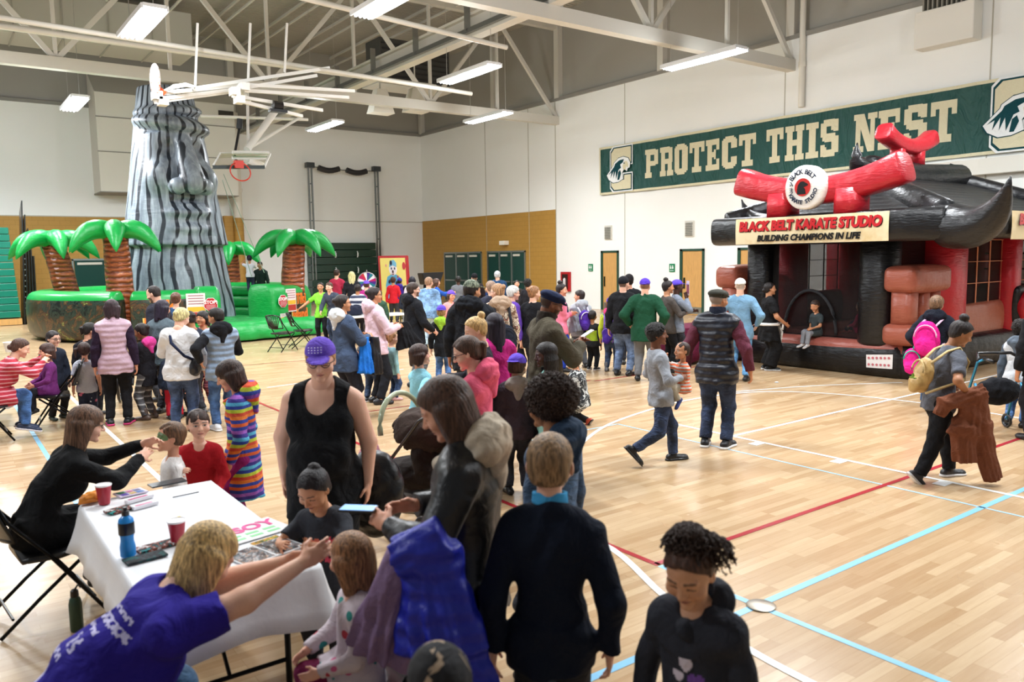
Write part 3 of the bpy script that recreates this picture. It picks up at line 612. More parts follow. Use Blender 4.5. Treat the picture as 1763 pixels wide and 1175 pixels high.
# ---------------- room shell ----------------
RX, RY = 22.07, 38.2
def wallmat(name, split=None):
    m, nt, b = base(name, .62); t = nt.nodes.new('ShaderNodeNewGeometry'); sp = nt.nodes.new('ShaderNodeSeparateXYZ'); nt.links.new(t.outputs['Position'], sp.inputs[0])
    n = noise(nt, t.outputs['Position'], .7, 3)
    nt.links.new(mixc(nt, n, 'f0f1ec', 'f6f7f3'), b.inputs['Base Color'])
    # painted block joints
    cb = nt.nodes.new('ShaderNodeCombineXYZ'); nt.links.new(math_(nt, 'ADD', sp.outputs[0], sp.outputs[1]), cb.inputs[0]); nt.links.new(sp.outputs[2], cb.inputs[1])
    br = node(nt, 'ShaderNodeTexBrick', Scale=1.); br.inputs['Brick Width'].default_value = .4; br.inputs['Row Height'].default_value = .2; br.inputs['Mortar Size'].default_value = .006; nt.links.new(cb.outputs[0], br.inputs[0])
    inv = math_(nt, 'SUBTRACT', 1, br.outputs['Fac']); p = bump(nt, b, inv, .004, .35); bump(nt, b, noise(nt, t.outputs['Position'], 40, 2), .003, .3, p); return m
WALL = wallmat('painted_block')
def tanmat():
    m, nt, b = base('tan_block', .6); t = nt.nodes.new('ShaderNodeNewGeometry'); sp = nt.nodes.new('ShaderNodeSeparateXYZ'); nt.links.new(t.outputs['Position'], sp.inputs[0])
    cb = nt.nodes.new('ShaderNodeCombineXYZ'); nt.links.new(math_(nt, 'ADD', sp.outputs[0], sp.outputs[1]), cb.inputs[0]); nt.links.new(sp.outputs[2], cb.inputs[1])
    br = node(nt, 'ShaderNodeTexBrick', Scale=1.); br.inputs['Brick Width'].default_value = .4; br.inputs['Row Height'].default_value = .2; br.inputs['Mortar Size'].default_value = .008
    for k, c in (('Color1', 'b58a3e'), ('Color2', 'b1863a'), ('Mortar', 'a37a33')): br.inputs[k].default_value = (*lin(c), 1)
    nt.links.new(cb.outputs[0], br.inputs[0]); nt.links.new(br.outputs['Color'], b.inputs['Base Color']); bump(nt, b, math_(nt, 'SUBTRACT', 1, br.outputs['Fac']), .004, .4); return m
TAN = tanmat()
def floormat():
    m, nt, b = base('maple_floor', .24); t = nt.nodes.new('ShaderNodeNewGeometry'); pos = t.outputs['Position']
    br = node(nt, 'ShaderNodeTexBrick', Scale=1.); br.offset = .37; br.offset_frequency = 3; br.inputs['Brick Width'].default_value = .62; br.inputs['Row Height'].default_value = .075; br.inputs['Mortar Size'].default_value = .0012; br.inputs['Bias'].default_value = 0
    for k, c in (('Color1', 'a3825c'), ('Color2', 'c9b18e'), ('Mortar', '94734d')): br.inputs[k].default_value = (*lin(c), 1)
    nt.links.new(pos, br.inputs[0]); mp = node(nt, 'ShaderNodeMapping'); mp.inputs['Scale'].default_value = (1.2, 16, 1); nt.links.new(pos, mp.inputs[0])
    g = noise(nt, mp.outputs[0], 2.2, 4, .6, .8); c = mixc(nt, .3, br.outputs['Color'], ramp(nt, g, [(.3, 'ab8860'), (.7, 'cbb08c')]))
    nt.links.new(mixc(nt, math_(nt, 'MULTIPLY', noise(nt, pos, .35, 2), .3), c, 'bf9d78'), b.inputs['Base Color'])
    nt.links.new(math_(nt, 'ADD', .17, math_(nt, 'MULTIPLY', noise(nt, pos, 1.5, 3), .16)), b.inputs['Roughness']); b.inputs['Specular IOR Level'].default_value = .33
    return m
def simple(name, f):  # closed floor and walls with thickness
    pass
S(MB().box(-9, -7, -.2, RX+.3, RY+.3, 0).build('floor', floormat()))
WT = 8.74
S(MB().box(-9, RY, 0, RX+.3, RY+.3, WT).build('wall_back', WALL)); S(MB().box(RX, -7, 0, RX+.3, RY, WT).build('wall_right', WALL))
UP = M('a3a097', 'paint'); PW = M('d0cdc3', 'paint'); PWD = M('aaa79d', 'paint')
S(MB().box(-9, RY+.12, WT, RX+.3, RY+.3, 12.6).build('wall_upper_back', UP)); S(MB().box(RX+.12, -7, WT, RX+.3, RY+.1, 12.6).build('wall_upper_right', UP))
# tan wainscots
S(MB().box(-9, RY-.02, 0, 11.9, RY, 4.18).build('wall_tan_back', TAN)); S(MB().box(RX-.02, 26.75, 0, RX, RY, 4.2).build('wall_tan_right', TAN))
S(MB().box(11.3, RY-.35, 0, 12.1, RY-.02, 4.3).build('wall_pilaster', TAN))
# reveals, ledges and panel joints
tr = MB()
for y in (28.6, 32.0): tr.box(RX-.012, y, 0, RX-.021, y+.03, WT)
tr.box(RX-.011, 26.7, 0, RX, 26.74, WT); tr.box(RX-.011, 22.5, 0, RX, 22.53, WT); tr.box(RX-.011, 15.4, 0, RX, 15.43, WT); tr.box(RX-.011, 9.4, 0, RX, 9.43, WT)
tr.box(12.2, RY-.01, 4.13, RX, RY, 4.17); tr.box(-9, RY-.026, 4.16, 11.9, RY, 4.2)
for x in (8.0,): tr.box(x, RY-.01, 4.2, x+.03, RY, WT)
S(tr.build('trim_1', M('b9b5a6', 'paint')))
lg = MB().box(RX-.1, -7, WT, RX+.12, RY, WT+.13); lg.box(-9, RY-.1, WT, RX, RY+.12, WT+.13); S(lg.build('trim_2', M('8d8b84', 'paint')))
for i, (x, y) in enumerate([(RX+.02, 38.05), (RX+.02, 31.2), (RX+.02, 26.5), (RX+.02, 20.6), (RX+.02, 15.2), (RX+.02, 3.6), (12, 38.2), (2, 38.2)]):
    S(MB().box(x-.14, y-.14, WT+.1, x+.14, y+.14, 12.4).build('trim_%d' % (10+i), PW))
# ceiling: ribbed deck
def deckmat():
    m, nt, b = base('roof_deck', .6); b.inputs['Base Color'].default_value = (*lin('b3afa4'), 1); v = coords(nt); w = node(nt, 'ShaderNodeTexWave', Scale=1.6, bands_direction='Y'); nt.links.new(v, w.inputs[0]); bump(nt, b, w.outputs['Fac'], .06, .8); return m
S(MB().box(-9, -7, 12.4, RX+.3, RY+.3, 12.6).build('ceiling', deckmat()))
# court lines
def line(m, n, *segs):
    b = MB()
    for (x0, y0, x1, y1, w) in segs:
        d = Vector((x1-x0, y1-y0, 0)).normalized()*w/2; p = Vector((-d.y, d.x, 0)); z = .002+.0006*n
        b.quad((x0-p.x, y0-p.y, z), (x1-p.x, y1-p.y, z), (x1+p.x, y1+p.y, z), (x0+p.x, y0+p.y, z))
    return b
def pl(col):
    return M(col, 'plastic')
WHL, BLU, RED = pl('eef0ee'), pl('86c3e6'), pl('a3202a')
S(line(BLU, 0, (-6, 2.94, 22, 2.94, .055), (4.03, -4, 4.03, 3.76, .05), (.95, 5.6, .95, 22, .05)).build('trim_20', BLU))
S(line(BLU, 0, (7.12, 2.0, 7.12, 7.4, .03), (7.12, 7.4, 3, 7.4, .03)).build('trim_21', pl('a9cfe4')))
S(line(RED, 1, (4.03, 3.8, 21, 3.8, .05), (4.03, 3.775, 4.03, 6.1, .05), (9.3, 10.25, 21, 10.25, .05), (4.0, 6.1, 4.0, 16.9, .05), (4.0, 16.85, 8, 16.5, .04), (4.0, 10.35, 9.3, 10.35, .04)).build('trim_22', RED))
w2 = line(WHL, 2, (7.68, 1, 7.68, 7.0, .05), (7.68, 6.0, 16, 6.05, .05), (7.5, 5.58, 7.66, 5.58, .12), (7.5, 4.55, 7.66, 4.55, .12), (7.5, 3.49, 7.66, 3.49, .12), (1.75, -3, 1.75, 15.2, .055), (4.6, 13.5, 7.5, 13.9, .05))
def arc(b, pts, w, z=.0035):
    P = [Vector((x, y, z)) for x, y in pts]; Q = []
    for i in range(len(P)-1):   # catmull
        p0, p1, p2, p3 = P[max(i-1, 0)], P[i], P[i+1], P[min(i+2, len(P)-1)]
        for t in np.linspace(0, 1, 6)[:-1]: Q.append(.5*((2*p1)+(p2-p0)*t+(2*p0-5*p1+4*p2-p3)*t*t+(3*p1-p0-3*p2+p3)*t**3))
    Q.append(P[-1])
    L = []
    for i in range(len(Q)):
        d = (Q[min(i+1, len(Q)-1)]-Q[max(i-1, 0)]).normalized(); n = Vector((-d.y, d.x, 0))*w/2; L.append((Q[i]-n, Q[i]+n))
    for i in range(len(L)-1): b.quad(L[i][0], L[i+1][0], L[i+1][1], L[i][1])
arc(w2, [(4.1, 5.2), (3.99, 4.21), (3.67, 3.37), (3.55, 2.76), (3.49, 2.22), (3.48, 1.2)], .055)
arc(w2, [(5.2, 6.2), (6.05, 6.89), (7.03, 7.46), (8.25, 7.82), (9.29, 7.95), (10.4, 7.75), (11.1, 7.03), (11.42, 5.8), (11.38, 4.56), (11, 3.2)], .05)
arc(w2, [(10.23, 7.95), (11.62, 7.47), (13.0, 6.7)], .045)
S(w2.build('trim_23', WHL))
tag(MB().lathe([(.001, 0), (.085, 0), (.09, .004), (.08, .007), (.001, .008)], 32, (4.04, 2.92, .004)).build('floor_plate', M('b9b2a4', 'metal'), smooth=True), 'round metal floor plate where the blue court lines cross', 'floor plate')
# ---------------- doors ----------------
GRN, WOODD = M('12402f', 'paint'), M('cf9f5e', 'wood')
SILV = M('aab0b0', 'metal')
for i, (y0, y1) in enumerate([(22.85, 23.85), (18.55, 19.65), (15.9, 17.1)]):
    d = empty('door_%d' % (i+1), (RX, (y0+y1)/2, 0)); S(d); hw = (y1-y0)/2
    f = MB().box(-.06, -hw, 0, .01, -hw+.07, 2.38).box(-.06, hw-.12, 0, .01, hw, 2.38).box(-.06, -hw, 2.3, .01, hw, 2.38); f.build('door_frame', GRN, d)
    MB().box(-.03, -hw+.07, .01, .0, hw-.12, 2.3).build('door_leaf', WOODD, d)
    MB().box(-.07, hw-.24, .95, -.035, hw-.19, 1.35).build('door_handle', M('2c4038', 'metal'), d)
    MB().box(-.036, -hw+.1, .05, -.03, hw-.15, .3).build('kick_plate', SILV, d)
TEAL = M('14413a', 'plastic')
def metal_door(n, a, b, vertical, leaves, z=2.4):   # dark green leaves in a silver frame; on right wall (vertical) or back wall
    d = S(empty('door_%d' % n, (RX, a, 0) if vertical else (a, RY, 0), -pi/2 if vertical else 0)); L = abs(b-a)
    fr = MB().box(-.05, -.08, 0, 0.02, 0, z+.06).box(L, -.08, 0, L+.07, 0, z+.06).box(-.05, -.08, z, L+.07, 0, z+.08)
    for k in range(1, leaves): fr.box(L*k/leaves-.05, -.08, 0, L*k/leaves+.05, 0, z)
    fr.build('door_frame', SILV, d)
    for k in range(leaves):
        x0, x1 = L*k/leaves+.05, L*(k+1)/leaves-.05; lf = MB().box(x0, -.05, 0.02, x1, -.02, z).build('door_leaf', TEAL, d)
        MB().box(x0+.1, -.1, z-.18, x1-.3, -.05, z-.08).build('door_closer', M('d8d4c6', 'paint'), lf); MB().box(x0+.05, -.12, 1.0, x1-.05, -.06, 1.07).build('push_bar', SILV, lf)
metal_door(4, 35.9, 32.5, True, 3); metal_door(5, 31.9, 28.95, True, 3); metal_door(6, 4.99, 7.9, False, 2, 2.32)
# wall fittings
def wallbox(name, y, z, w, h, d, m, label, cat, group=None):
    return tag(MB().box(RX-d, y-w/2, z-h/2, RX, y+w/2, z+h/2).build(name, m, bevel=.01), label, cat, group)
for i, (y, z) in enumerate([(23.43, 3.1), (19.22, 3.1)]):
    g = empty('wall_vent', (RX, y, z)); tag(g, ['louvred wall vent above the wooden door nearer the tan wall', 'louvred wall vent above the middle wooden door'][i], 'vent', 'vents over the doors')
    MB().box(-.05, -.2, -.28, 0, .2, .28).box(-.055, -.17, -.25, -.05, .17, .25).build('frame', M('d8d5ca', 'paint'), g)
    b = MB(); [b.box(-.09, -.16, k, -.05, .16, k+.02) for k in np.arange(-.24, .24, .06)]; b.build('louvre', M('77776f', 'metal'), g)
for y, l in ((24.5, 'small green restroom sign left of the door nearer the tan wall'), (20.05, 'small green restroom sign left of the middle wooden door')):
    g = tag(MB().box(RX-.03, y-.13, 1.55, RX, y+.13, 1.85).build('restroom_sign', M('118052', 'plastic')), l, 'sign', 'restroom signs')
    b = MB(); b.ball((RX-.035, y+.05, 1.77), .025, 8); b.box(RX-.04, y+.02, 1.66, RX-.03, y+.08, 1.74); b.ball((RX-.035, y-.05, 1.77), .025, 8); b.box(RX-.04, y-.08, 1.66, RX-.03, y-.02, 1.74); b.box(RX-.04, y-.09, 1.59, RX-.03, y+.09, 1.61); b.build('pictogram', M('f0f4f0', 'plastic'), g)
g = empty('extinguisher_cabinet', (RX, 26.05, 1.1)); tag(g, 'red fire extinguisher cabinet on white wall beside the tan wall', 'cabinet')
MB().box(-.1, -.3, -.42, 0, .3, .42).build('case', M('b01620', 'plastic'), g, bevel=.015); w_ = MB().box(-.11, -.19, -.32, -.1, .19, .32).build('window', M('2a1012', 'plastic'), g); MB().lathe([(.05, -.2), (.06, -.18), (.06, .1), (.02, .16)], 12, (-.13, 0, 0)).build('extinguisher', M('d9d2d0', 'plastic'), w_, smooth=True)
g = tag(empty('heater', (RX, 10.4, 8.1)), 'white wall heater high on the wall at top right', 'heater'); MB().box(-.5, -.75, -.6, -.015, .75, .35).build('housing', M('e9e6dc', 'paint'), g, bevel=.03); b = MB(); [b.box(-.42, k, .35, -.05, k+.04, 1.0) for k in np.arange(-.65, .65, .12)]; b.build('fins', M('8f8b80', 'paint'), g)
tag(MB().box(RX-.3, 30.2, 2.75, RX, 30.6, 2.95).build('exit_lamp', M('f3efe2', 'paint'), bevel=.02), 'small white lamp box over the green double doors', 'lamp')
# pipes on the right wall and back wall
for x, y, z0, z1, r, l in ((RX-.12, 14.75, 6.62, 12, .09, 'white vertical pipe on the right wall above the banner'), (11.9, RY-.5, 4.2, 9.0, .2, 'thick white downpipe on the back wall beside the stone head')):
    tag(MB().tube([(x, y, z0), (x, y, z1)], r, 14).tube([(x, y, z0+1.2), (x, y, z0+1.35)], r*1.2, 14).build('pipe', M('e3dfd2', 'paint'), smooth=True), l, 'pipe')
tag(MB().tube([(11.9, RY-.5, 0), (11.9, RY-.5, 4.2)], .22, 14).tube([(11.9, RY-.5, 2.5), (11.9, RY-.5, 2.7)], .25, 14).build('pipe', TAN, smooth=True), 'tan painted downpipe against the tan pillar', 'pipe')
tag(MB().box(RX-.25, 4, 4.1, RX-.01, 13.6, 4.5).box(RX-.12, 8, 0, RX-.01, 8.4, 4.1).build('partition_rail', M('e6e3d8', 'paint'), bevel=.01), 'white folding wall rail under the banner behind the karate inflatable', 'rail')
# projecting box high on the back wall
g = tag(empty('press_box', (9, RY, 5.15)), 'big white boxed enclosure high on the back wall behind the stone head', 'enclosure')
MB().add([(-3, 0, 0), (2.6, 0, 0), (2.6, -1.6, 0), (-3, -1.6, 0), (-3, 0, 5.1), (2.6, 0, 5.1), (2.6, -1.6, 4.0), (-3, -1.6, 4.0)], [(3, 2, 1, 0), (0, 4, 7, 3), (1, 2, 6, 5), (3, 7, 6, 2), (7, 4, 5, 6), (0, 1, 5, 4)]).build('shell', M('dcd9cd', 'paint'), g)
b = MB(); b.box(-3.02, -1.63, 1.6, 2.62, -1.6, 1.64); b.box(-3.02, -1.63, 3.0, 2.62, -1.6, 3.04); b.box(-3.02, -1.62, -.04, 2.62, -.01, .0); b.build('seams', M('8a877c', 'paint'), g)
bx('grille', M('55534e', 'metal'), (1.9, -1.66, 3.45), (2.55, -1.6, 3.7), g)
# ---------------- roof steel ----------------
def truss(y, x0, x1, z0, label, top=10.9):
    g = tag(empty('roof_truss', ((x0+x1)/2, y, z0)), label, 'truss', None); c = (x0+x1)/2
    MB().bar((x0-c, 0, 0), (x1-c, 0, 0), .3, .34).build('bottom_chord', PW, g); MB().bar((x0-c, 0, top-z0+.9), (x1-c, 0, top-z0+.9), .25, .3).build('top_chord', PW, g)
    n = int((x1-x0)/5.2); st = (x1-x0)/n
    for i in range(n):
        a = x1-c-i*st
        MB().bar((a, 0, .1), (a-st/2, 0, top-z0+.8), .12, .14).build('diagonal', PW, g); MB().bar((a-st/2, 0, top-z0+.8), (a-st, 0, .1), .12, .14).build('diagonal', PW, g)
        MB().bar((a-st/2, 0, .1), (a-st/2, 0, top-z0+.8), .1, .1).build('upright', PW, g)
        if i < n: MB().bar((a-st, 0, .1), (a-st, 0, top-z0+.8), .1, .1).build('upright', PW, g)
truss(15.2, -9, RX, 7.95, 'white steel roof truss nearest, running across to the right wall above the banner'); truss(26.6, -9, RX, 7.92, 'white steel roof truss in front of the stone head and the far corner')
truss(4.2, -9, RX, 7.95, 'white steel roof truss overhead near the camera')
g = tag(empty('partition_track', (12.45, 20, 8.3)), 'long white steel divider track beam running down the hall under the trusses', 'beam')
MB().box(-.17, -27, -.18, .17, 18.1, .0).box(-.17, -27, .38, .17, 18.1, .45).box(-.04, -27, 0, .04, 18.1, .4).build('beam', PW, g); MB().box(-.3, -27, -.1, -.2, 18.1, .02).build('track', M('8c8f90', 'metal'), g)
[MB().box(-.34, k, -.05, -.18, k+.06, .7).build('hanger', M('9a9c9a', 'metal'), g) for k in np.arange(-24, 17, 2.8)]
for i, x in enumerate(np.arange(-7.2, 21, 2.2)):   # joists along the hall
    g = tag(MB().bar((x, -7, 12.2), (x, RY, 12.2), .08, .1).bar((x, -7, 11.75), (x, RY, 11.75), .07, .07).build('roof_joist', PW), 'painted steel roof joist running lengthwise under the deck', 'joist', 'roof joists under the deck')
for i, (a, b_, r) in enumerate([((-9, 22.8, 7.9), (13.8, 22.8, 7.75), .075), ((-9, 21.2, 7.9), (13.6, 20.4, 7.1), .06), ((-9, 16.5, 8.5), (12.3, 16.8, 7.5), .06)]):
    tag(MB().tube([a, b_], r, 10).build('sprinkler_pipe', PW, smooth=True), ['white pipe crossing the hall in front of the far truss, topmost of three', 'white pipe crossing the hall just above the stone head, the middle of three', 'white pipe crossing at upper left, nearest of three'][i], 'pipe')
tag(MB().tube([(3.3, 12.9, 12.2), (3.3, 12.9, 8.2)], .05, 8).build('hanging_cable', M('2c2c2c', 'metal')), 'thin dark cable hanging from the roof near the raised hoop', 'cable')
# ducts and a dark curtain high up
g = tag(empty('air_duct', (4, 34, 10.2)), 'large rectangular air duct under the roof at upper left', 'duct'); MB().box(-8, -1, 0, 5, 1, 1.6).build('duct', M('bfbbb0', 'paint'), g, bevel=.03); [MB().box(k, -1.04, -.04, k+.05, 1.04, 1.64).build('flange', M('a8a498', 'paint'), g) for k in np.arange(-7, 5, 1.5)]
g = tag(empty('roof_unit', (16.4, 29.2, 9.2)), 'dark louvred air unit hanging under the roof near the far corner', 'air unit'); MB().box(-1.6, -.6, 0, 1.6, .6, 1.6).build('case', M('44433f', 'paint'), g, bevel=.03); MB().box(-1.75, -.7, -.18, 1.75, .7, 0).build('tray', PW, g); b = MB(); [b.box(-1.5, -.66, k, 1.5, -.6, k+.05) for k in np.arange(.15, 1.5, .2)]; b.build('louvre', M('2c2b29', 'paint'), g)
for i, px_ in enumerate(((655, 180), (715, 178))):
    p = at(*px_, 28, 1); g = tag(empty('loudspeaker', p), ['white horn loudspeaker hanging by the far truss, left one', 'white horn loudspeaker hanging by the far truss, right one'][i], 'loudspeaker')
    MB().add([(-.2, -.2, .55), (.2, -.2, .55), (.2, .2, .55), (-.2, .2, .55), (-.45, -.3, -.35), (.45, -.3, -.35), (.45, .3, -.35), (-.45, .3, -.35)], [(0, 1, 2, 3), (7, 6, 5, 4), (0, 4, 5, 1), (1, 5, 6, 2), (2, 6, 7, 3), (3, 7, 4, 0)]).build('horn', M('e6e2d6', 'paint'), g); MB().tube([(0, 0, .5), (0, 0, 1.6)], .03, 8).build('bracket', PW, g)
# ceiling lights
LG = M('f4f7ff', 'glow')
lamp0 = None
LL = ['at top left in front of the stone head', 'small in the distance beside the boxed enclosure', 'over the green wall panel', 'right of the loudspeakers near the far truss', 'by the wall above the tan wall corner', 'above the start of the long banner', 'cut off by the top edge of the frame', 'cut off by the left edge of the frame']
for i, (x, y) in enumerate(LAMPS):
    if lamp0 is None:
        t = tag(empty('ceiling_light', (x, y, LAMPZ)), 'x', 'ceiling light', 'fluorescent high bays'); MB().box(-.22, -1.22, 0, .22, 1.22, .07).box(-.26, -1.24, -.05, -.22, 1.24, .05).box(.22, -1.24, -.05, .26, 1.24, .05).build('housing', M('dfe0e0', 'paint'), t)
        b = MB(); [b.tube([(k, -1.2, -.04), (k, 1.2, -.04)], .03, 8) for k in (-.15, -.05, .05, .15)]; b.build('tubes', LG, t)
        b = MB(); [b.tube([(0, k, .05), (0, k, 12.4-LAMPZ)], .008, 4) for k in (-1.1, 1.1)]; b.build('suspension_cable', M('c9c7c0', 'metal'), t); lamp0 = t
    else: t = copy_tree(lamp0); t.location = (x, y, LAMPZ)
    t['label'] = 'bright fluorescent high bay light '+LL[i] if i < len(LL) else 'fluorescent high bay light added outside the view'
# the long spirit banner
BY0, BY1 = 23.86, 5.2
g = tag(empty('spirit_banner', (RX-.05, 16, 4.6)), 'long dark green PROTECT THIS NEST banner with cream border on white wall', 'banner')
def bpos(u, v, o=0.): return (-.03-o-.02*sin(u*3.1+v)-.012*sin(u*7.7), 7.86-u, v*1.86+.0*u)   # u along, v up 0..1
def bstrip(name, m, u0, u1, v0, v1, o, n=90, thick=.004):
    b = MB()
    for i in range(n):
        a, c = u0+(u1-u0)*i/n, u0+(u1-u0)*(i+1)/n; b.quad(bpos(a, v0, o), bpos(c, v0, o), bpos(c, v1, o), bpos(a, v1, o)); b.quad(bpos(a, v1, o-thick), bpos(c, v1, o-thick), bpos(c, v0, o-thick), bpos(a, v0, o-thick))
    return b.build(name, m, g, smooth='all')
def bannermat():
    m, nt, b = base('banner_cloth', .6); n = noise(nt, coords(nt, (1, 1.2, .5), rot=(.5, 0, 0)), 1.6, 3, .6, 1.2); b.inputs['Base Color'].default_value = (*lin('0f4a43'), 1); bump(nt, b, n, .22, .8); return m
bstrip('cloth', bannermat(), 0, 18.7, 0, 1, 0); CREAM = M('d8cfae', 'cloth')
bstrip('border', CREAM, 0, 18.7, .955, 1.0, .006); bstrip('border', CREAM, 0, 18.7, 0, .045, .006); bstrip('border', CREAM, 0, .08, 0, 1, .006, 1)
# slab letters on a 10 x 14 grid of rectangles and rounded blocks
def slab(ch):
    r = []; q = lambda *a: r.append(a)
    if ch in 'PR': q(0, 0, 5, 2.6); q(1, 0, 4, 14); q(0, 11.6, 6, 14); q(4, 11.2, 7.5, 14); q(4, 5.8, 7.5, 8.2); q(6.6, 6.4, 9.4, 13.5)
    if ch == 'R': r[0] = (0, 0, 4.6, 2.6); q(5.4, 0, 10, 2.6); q(6, 2, 9, 7)
    if ch in 'OC': q(2.2, 11.4, 7.8, 14.2); q(2.2, -.2, 7.8, 2.6); q(.2, 1.4, 3.6, 12.6); q(1, .6, 4, 13.4)
    if ch == 'O': q(6.4, 1.4, 9.8, 12.6); q(6, .6, 9, 13.4)
    if ch == 'C': q(6.4, 8.8, 9.8, 12.6); q(6, 8.8, 9, 13.4); q(6.4, 1.4, 9.8, 5); q(6, .6, 9, 5)
    if ch == 'T': q(0, 11.4, 10, 14); q(0, 9.2, 2, 14); q(8, 9.2, 10, 14); q(3.4, 0, 6.6, 14); q(1.8, 0, 8.2, 2.6)
    if ch == 'E': q(0, 0, 9.4, 2.6); q(0, 11.4, 9.4, 14); q(1, 0, 4.2, 14); q(7.4, 0, 9.4, 5); q(7.4, 9, 9.4, 14); q(4, 5.9, 6, 8.3); q(5.6, 4.9, 7, 9.3)
    if ch == 'H': q(0, 0, 4.7, 2.4); q(0, 11.6, 4.7, 14); q(5.3, 0, 10, 2.4); q(5.3, 11.6, 10, 14); q(.9, 0, 3.8, 14); q(6.2, 0, 9.1, 14); q(3, 5.9, 7, 8.3)
    if ch == 'I': q(0, 0, 6.4, 2.5); q(0, 11.5, 6.4, 14); q(1.5, 0, 4.9, 14)
    if ch == 'N': q(0, 0, 4.4, 2.2); q(0, 11.8, 4, 14); q(6, 11.8, 10.4, 14); q(.9, 0, 3, 14); q(7.2, 0, 9.3, 14)
    if ch == 'S': q(2, 11.5, 7.6, 14.2); q(2, -.2, 7.8, 2.5); q(.4, 7.6, 3.6, 13); q(1.4, 6, 8, 8.8); q(6.2, 1.2, 9.6, 7.6); q(7, 9.4, 9.4, 14); q(5.9, 9.9, 8, 13.2); q(.4, 0, 2.8, 4.6); q(1.4, .8, 3.6, 3.6); q(2.6, 5.5, 8.8, 7)
    return r
def put_word(word, u, uend, v0, v1):
    wd = {'I': 7.2}; tot = sum(wd.get(c, 10.9) for c in word)-.9; k = (uend-u)/tot; z0 = .2
    for ch in word:
        b = MB()
        for (x0, y0, x1, y1) in slab(ch):
            n = 3
            for i in range(n):
                a, c = u+k*(x0+(x1-x0)*i/n), u+k*(x0+(x1-x0)*(i+1)/n); f = lambda yy: v0+(v1-v0)*yy/14
                b.quad(bpos(a, f(y0), .012), bpos(c, f(y0), .012), bpos(c, f(y1), .012), bpos(a, f(y1), .012))
        if ch == 'N':
            f = lambda yy: v0+(v1-v0)*yy/14
            b.quad(bpos(u+k*1, f(14), .012), bpos(u+k*4.4, f(14), .012), bpos(u+k*9.3, f(0), .012), bpos(u+k*6.2, f(0), .012))
        b.build('letter', CREAM, g); u += k*wd.get(ch, 10.9)
put_word('PROTECT', 2.53, 7.45, .24, .8); put_word('THIS', 7.85, 10.4, .24, .81); put_word('NEST', 10.85, 13.7, .24, .82)
def crest(u0, s):   # collegiate C with an eagle head
    def cpos(u, v, o): return (-.06-o*1.6, 7.86-u, v*1.86)
    def poly(pts, m, o, name):
        b = MB(); b.quad(*[cpos(u0+s*x, .5+s*y/1.86, o) for x, y in pts]); return b.build(name, m, g)
    WHT, CR = M('eef1f0', 'cloth'), CREAM; NV = M('0e3f45', 'cloth')
    for sc_, m, o in ((1.1, WHT, .012), (1.05, NV, .016), (1., CR, .02)):
        e = (sc_-1)*.7
        b = MB()
        for (x0, y0, x1, y1, cc) in ((-.42-e, -.62-e, -.1+e, .62+e, 1), (-.42-e, .34-e, .42+e, .62+e, 2), (-.42-e, -.62-e, .42+e, -.34+e, 2), (.14-e, .16-e, .42+e, .62+e, 0), (.14-e, -.62-e, .42+e, -.2+e, 0)):
            c = .13; P = [(x0+c, y0), (x1-(c if cc != 1 else 0), y0), (x1, y0+(c if cc != 1 else 0)), (x1, y1-(c if cc != 1 else 0)), (x1-(c if cc != 1 else 0), y1), (x0+c, y1), (x0, y1-c), (x0, y0+c)] if cc else [(x0, y0), (x1, y0), (x1, y1), (x0, y1)]
            b.quad(*[cpos(u0+s*x, .5+s*y/1.86, o+.0003*cc) for x, y in P])
        b.build('crest_letter', m, g)
    def scl(P, k, c=(-.02, 0)): return [(c[0]+(x-c[0])*k, c[1]+(y-c[1])*k) for x, y in P]
    hd = [(-.58, -.15), (-.3, .12), (-.28, .18), (-.1, .3), (.1, .33), (.3, .27), (.38, .14), (.36, .0), (.28, -.02), (.25, -.1), (.14, -.02), (.06, -.12), (.1, -.3), (-.1, -.37), (-.32, -.38), (-.5, -.28)]
    poly(scl(hd, 1.1), NV, .024, 'eagle_outline'); poly(scl(hd, 1.05), WHT, .027, 'eagle_head')
    poly([(-.54, -.15), (-.28, .08), (-.24, .16), (-.06, .25), (.14, .27), (.1, .18), (-.02, .12), (.02, .02), (-.08, -.02), (-.2, -.3), (-.22, -.05), (-.32, -.28), (-.3, -.04), (-.44, -.26), (-.4, -.08)], NV, .03, 'eagle_plume')
    poly([(.16, .2), (.26, .2), (.33, .1), (.31, .0), (.24, .05), (.2, -.06), (.1, -.02), (.08, .08)], CR, .03, 'eagle_beak'); poly([(.12, .17), (.2, .15), (.14, .12)], NV, .033, 'eagle_eye'); poly([(-.1, -.1), (-.02, -.04), (.02, -.15), (-.06, -.33), (-.14, -.33)], NV, .033, 'eagle_neck')
crest(1.27, 1.28); crest(15.2, 1.34)
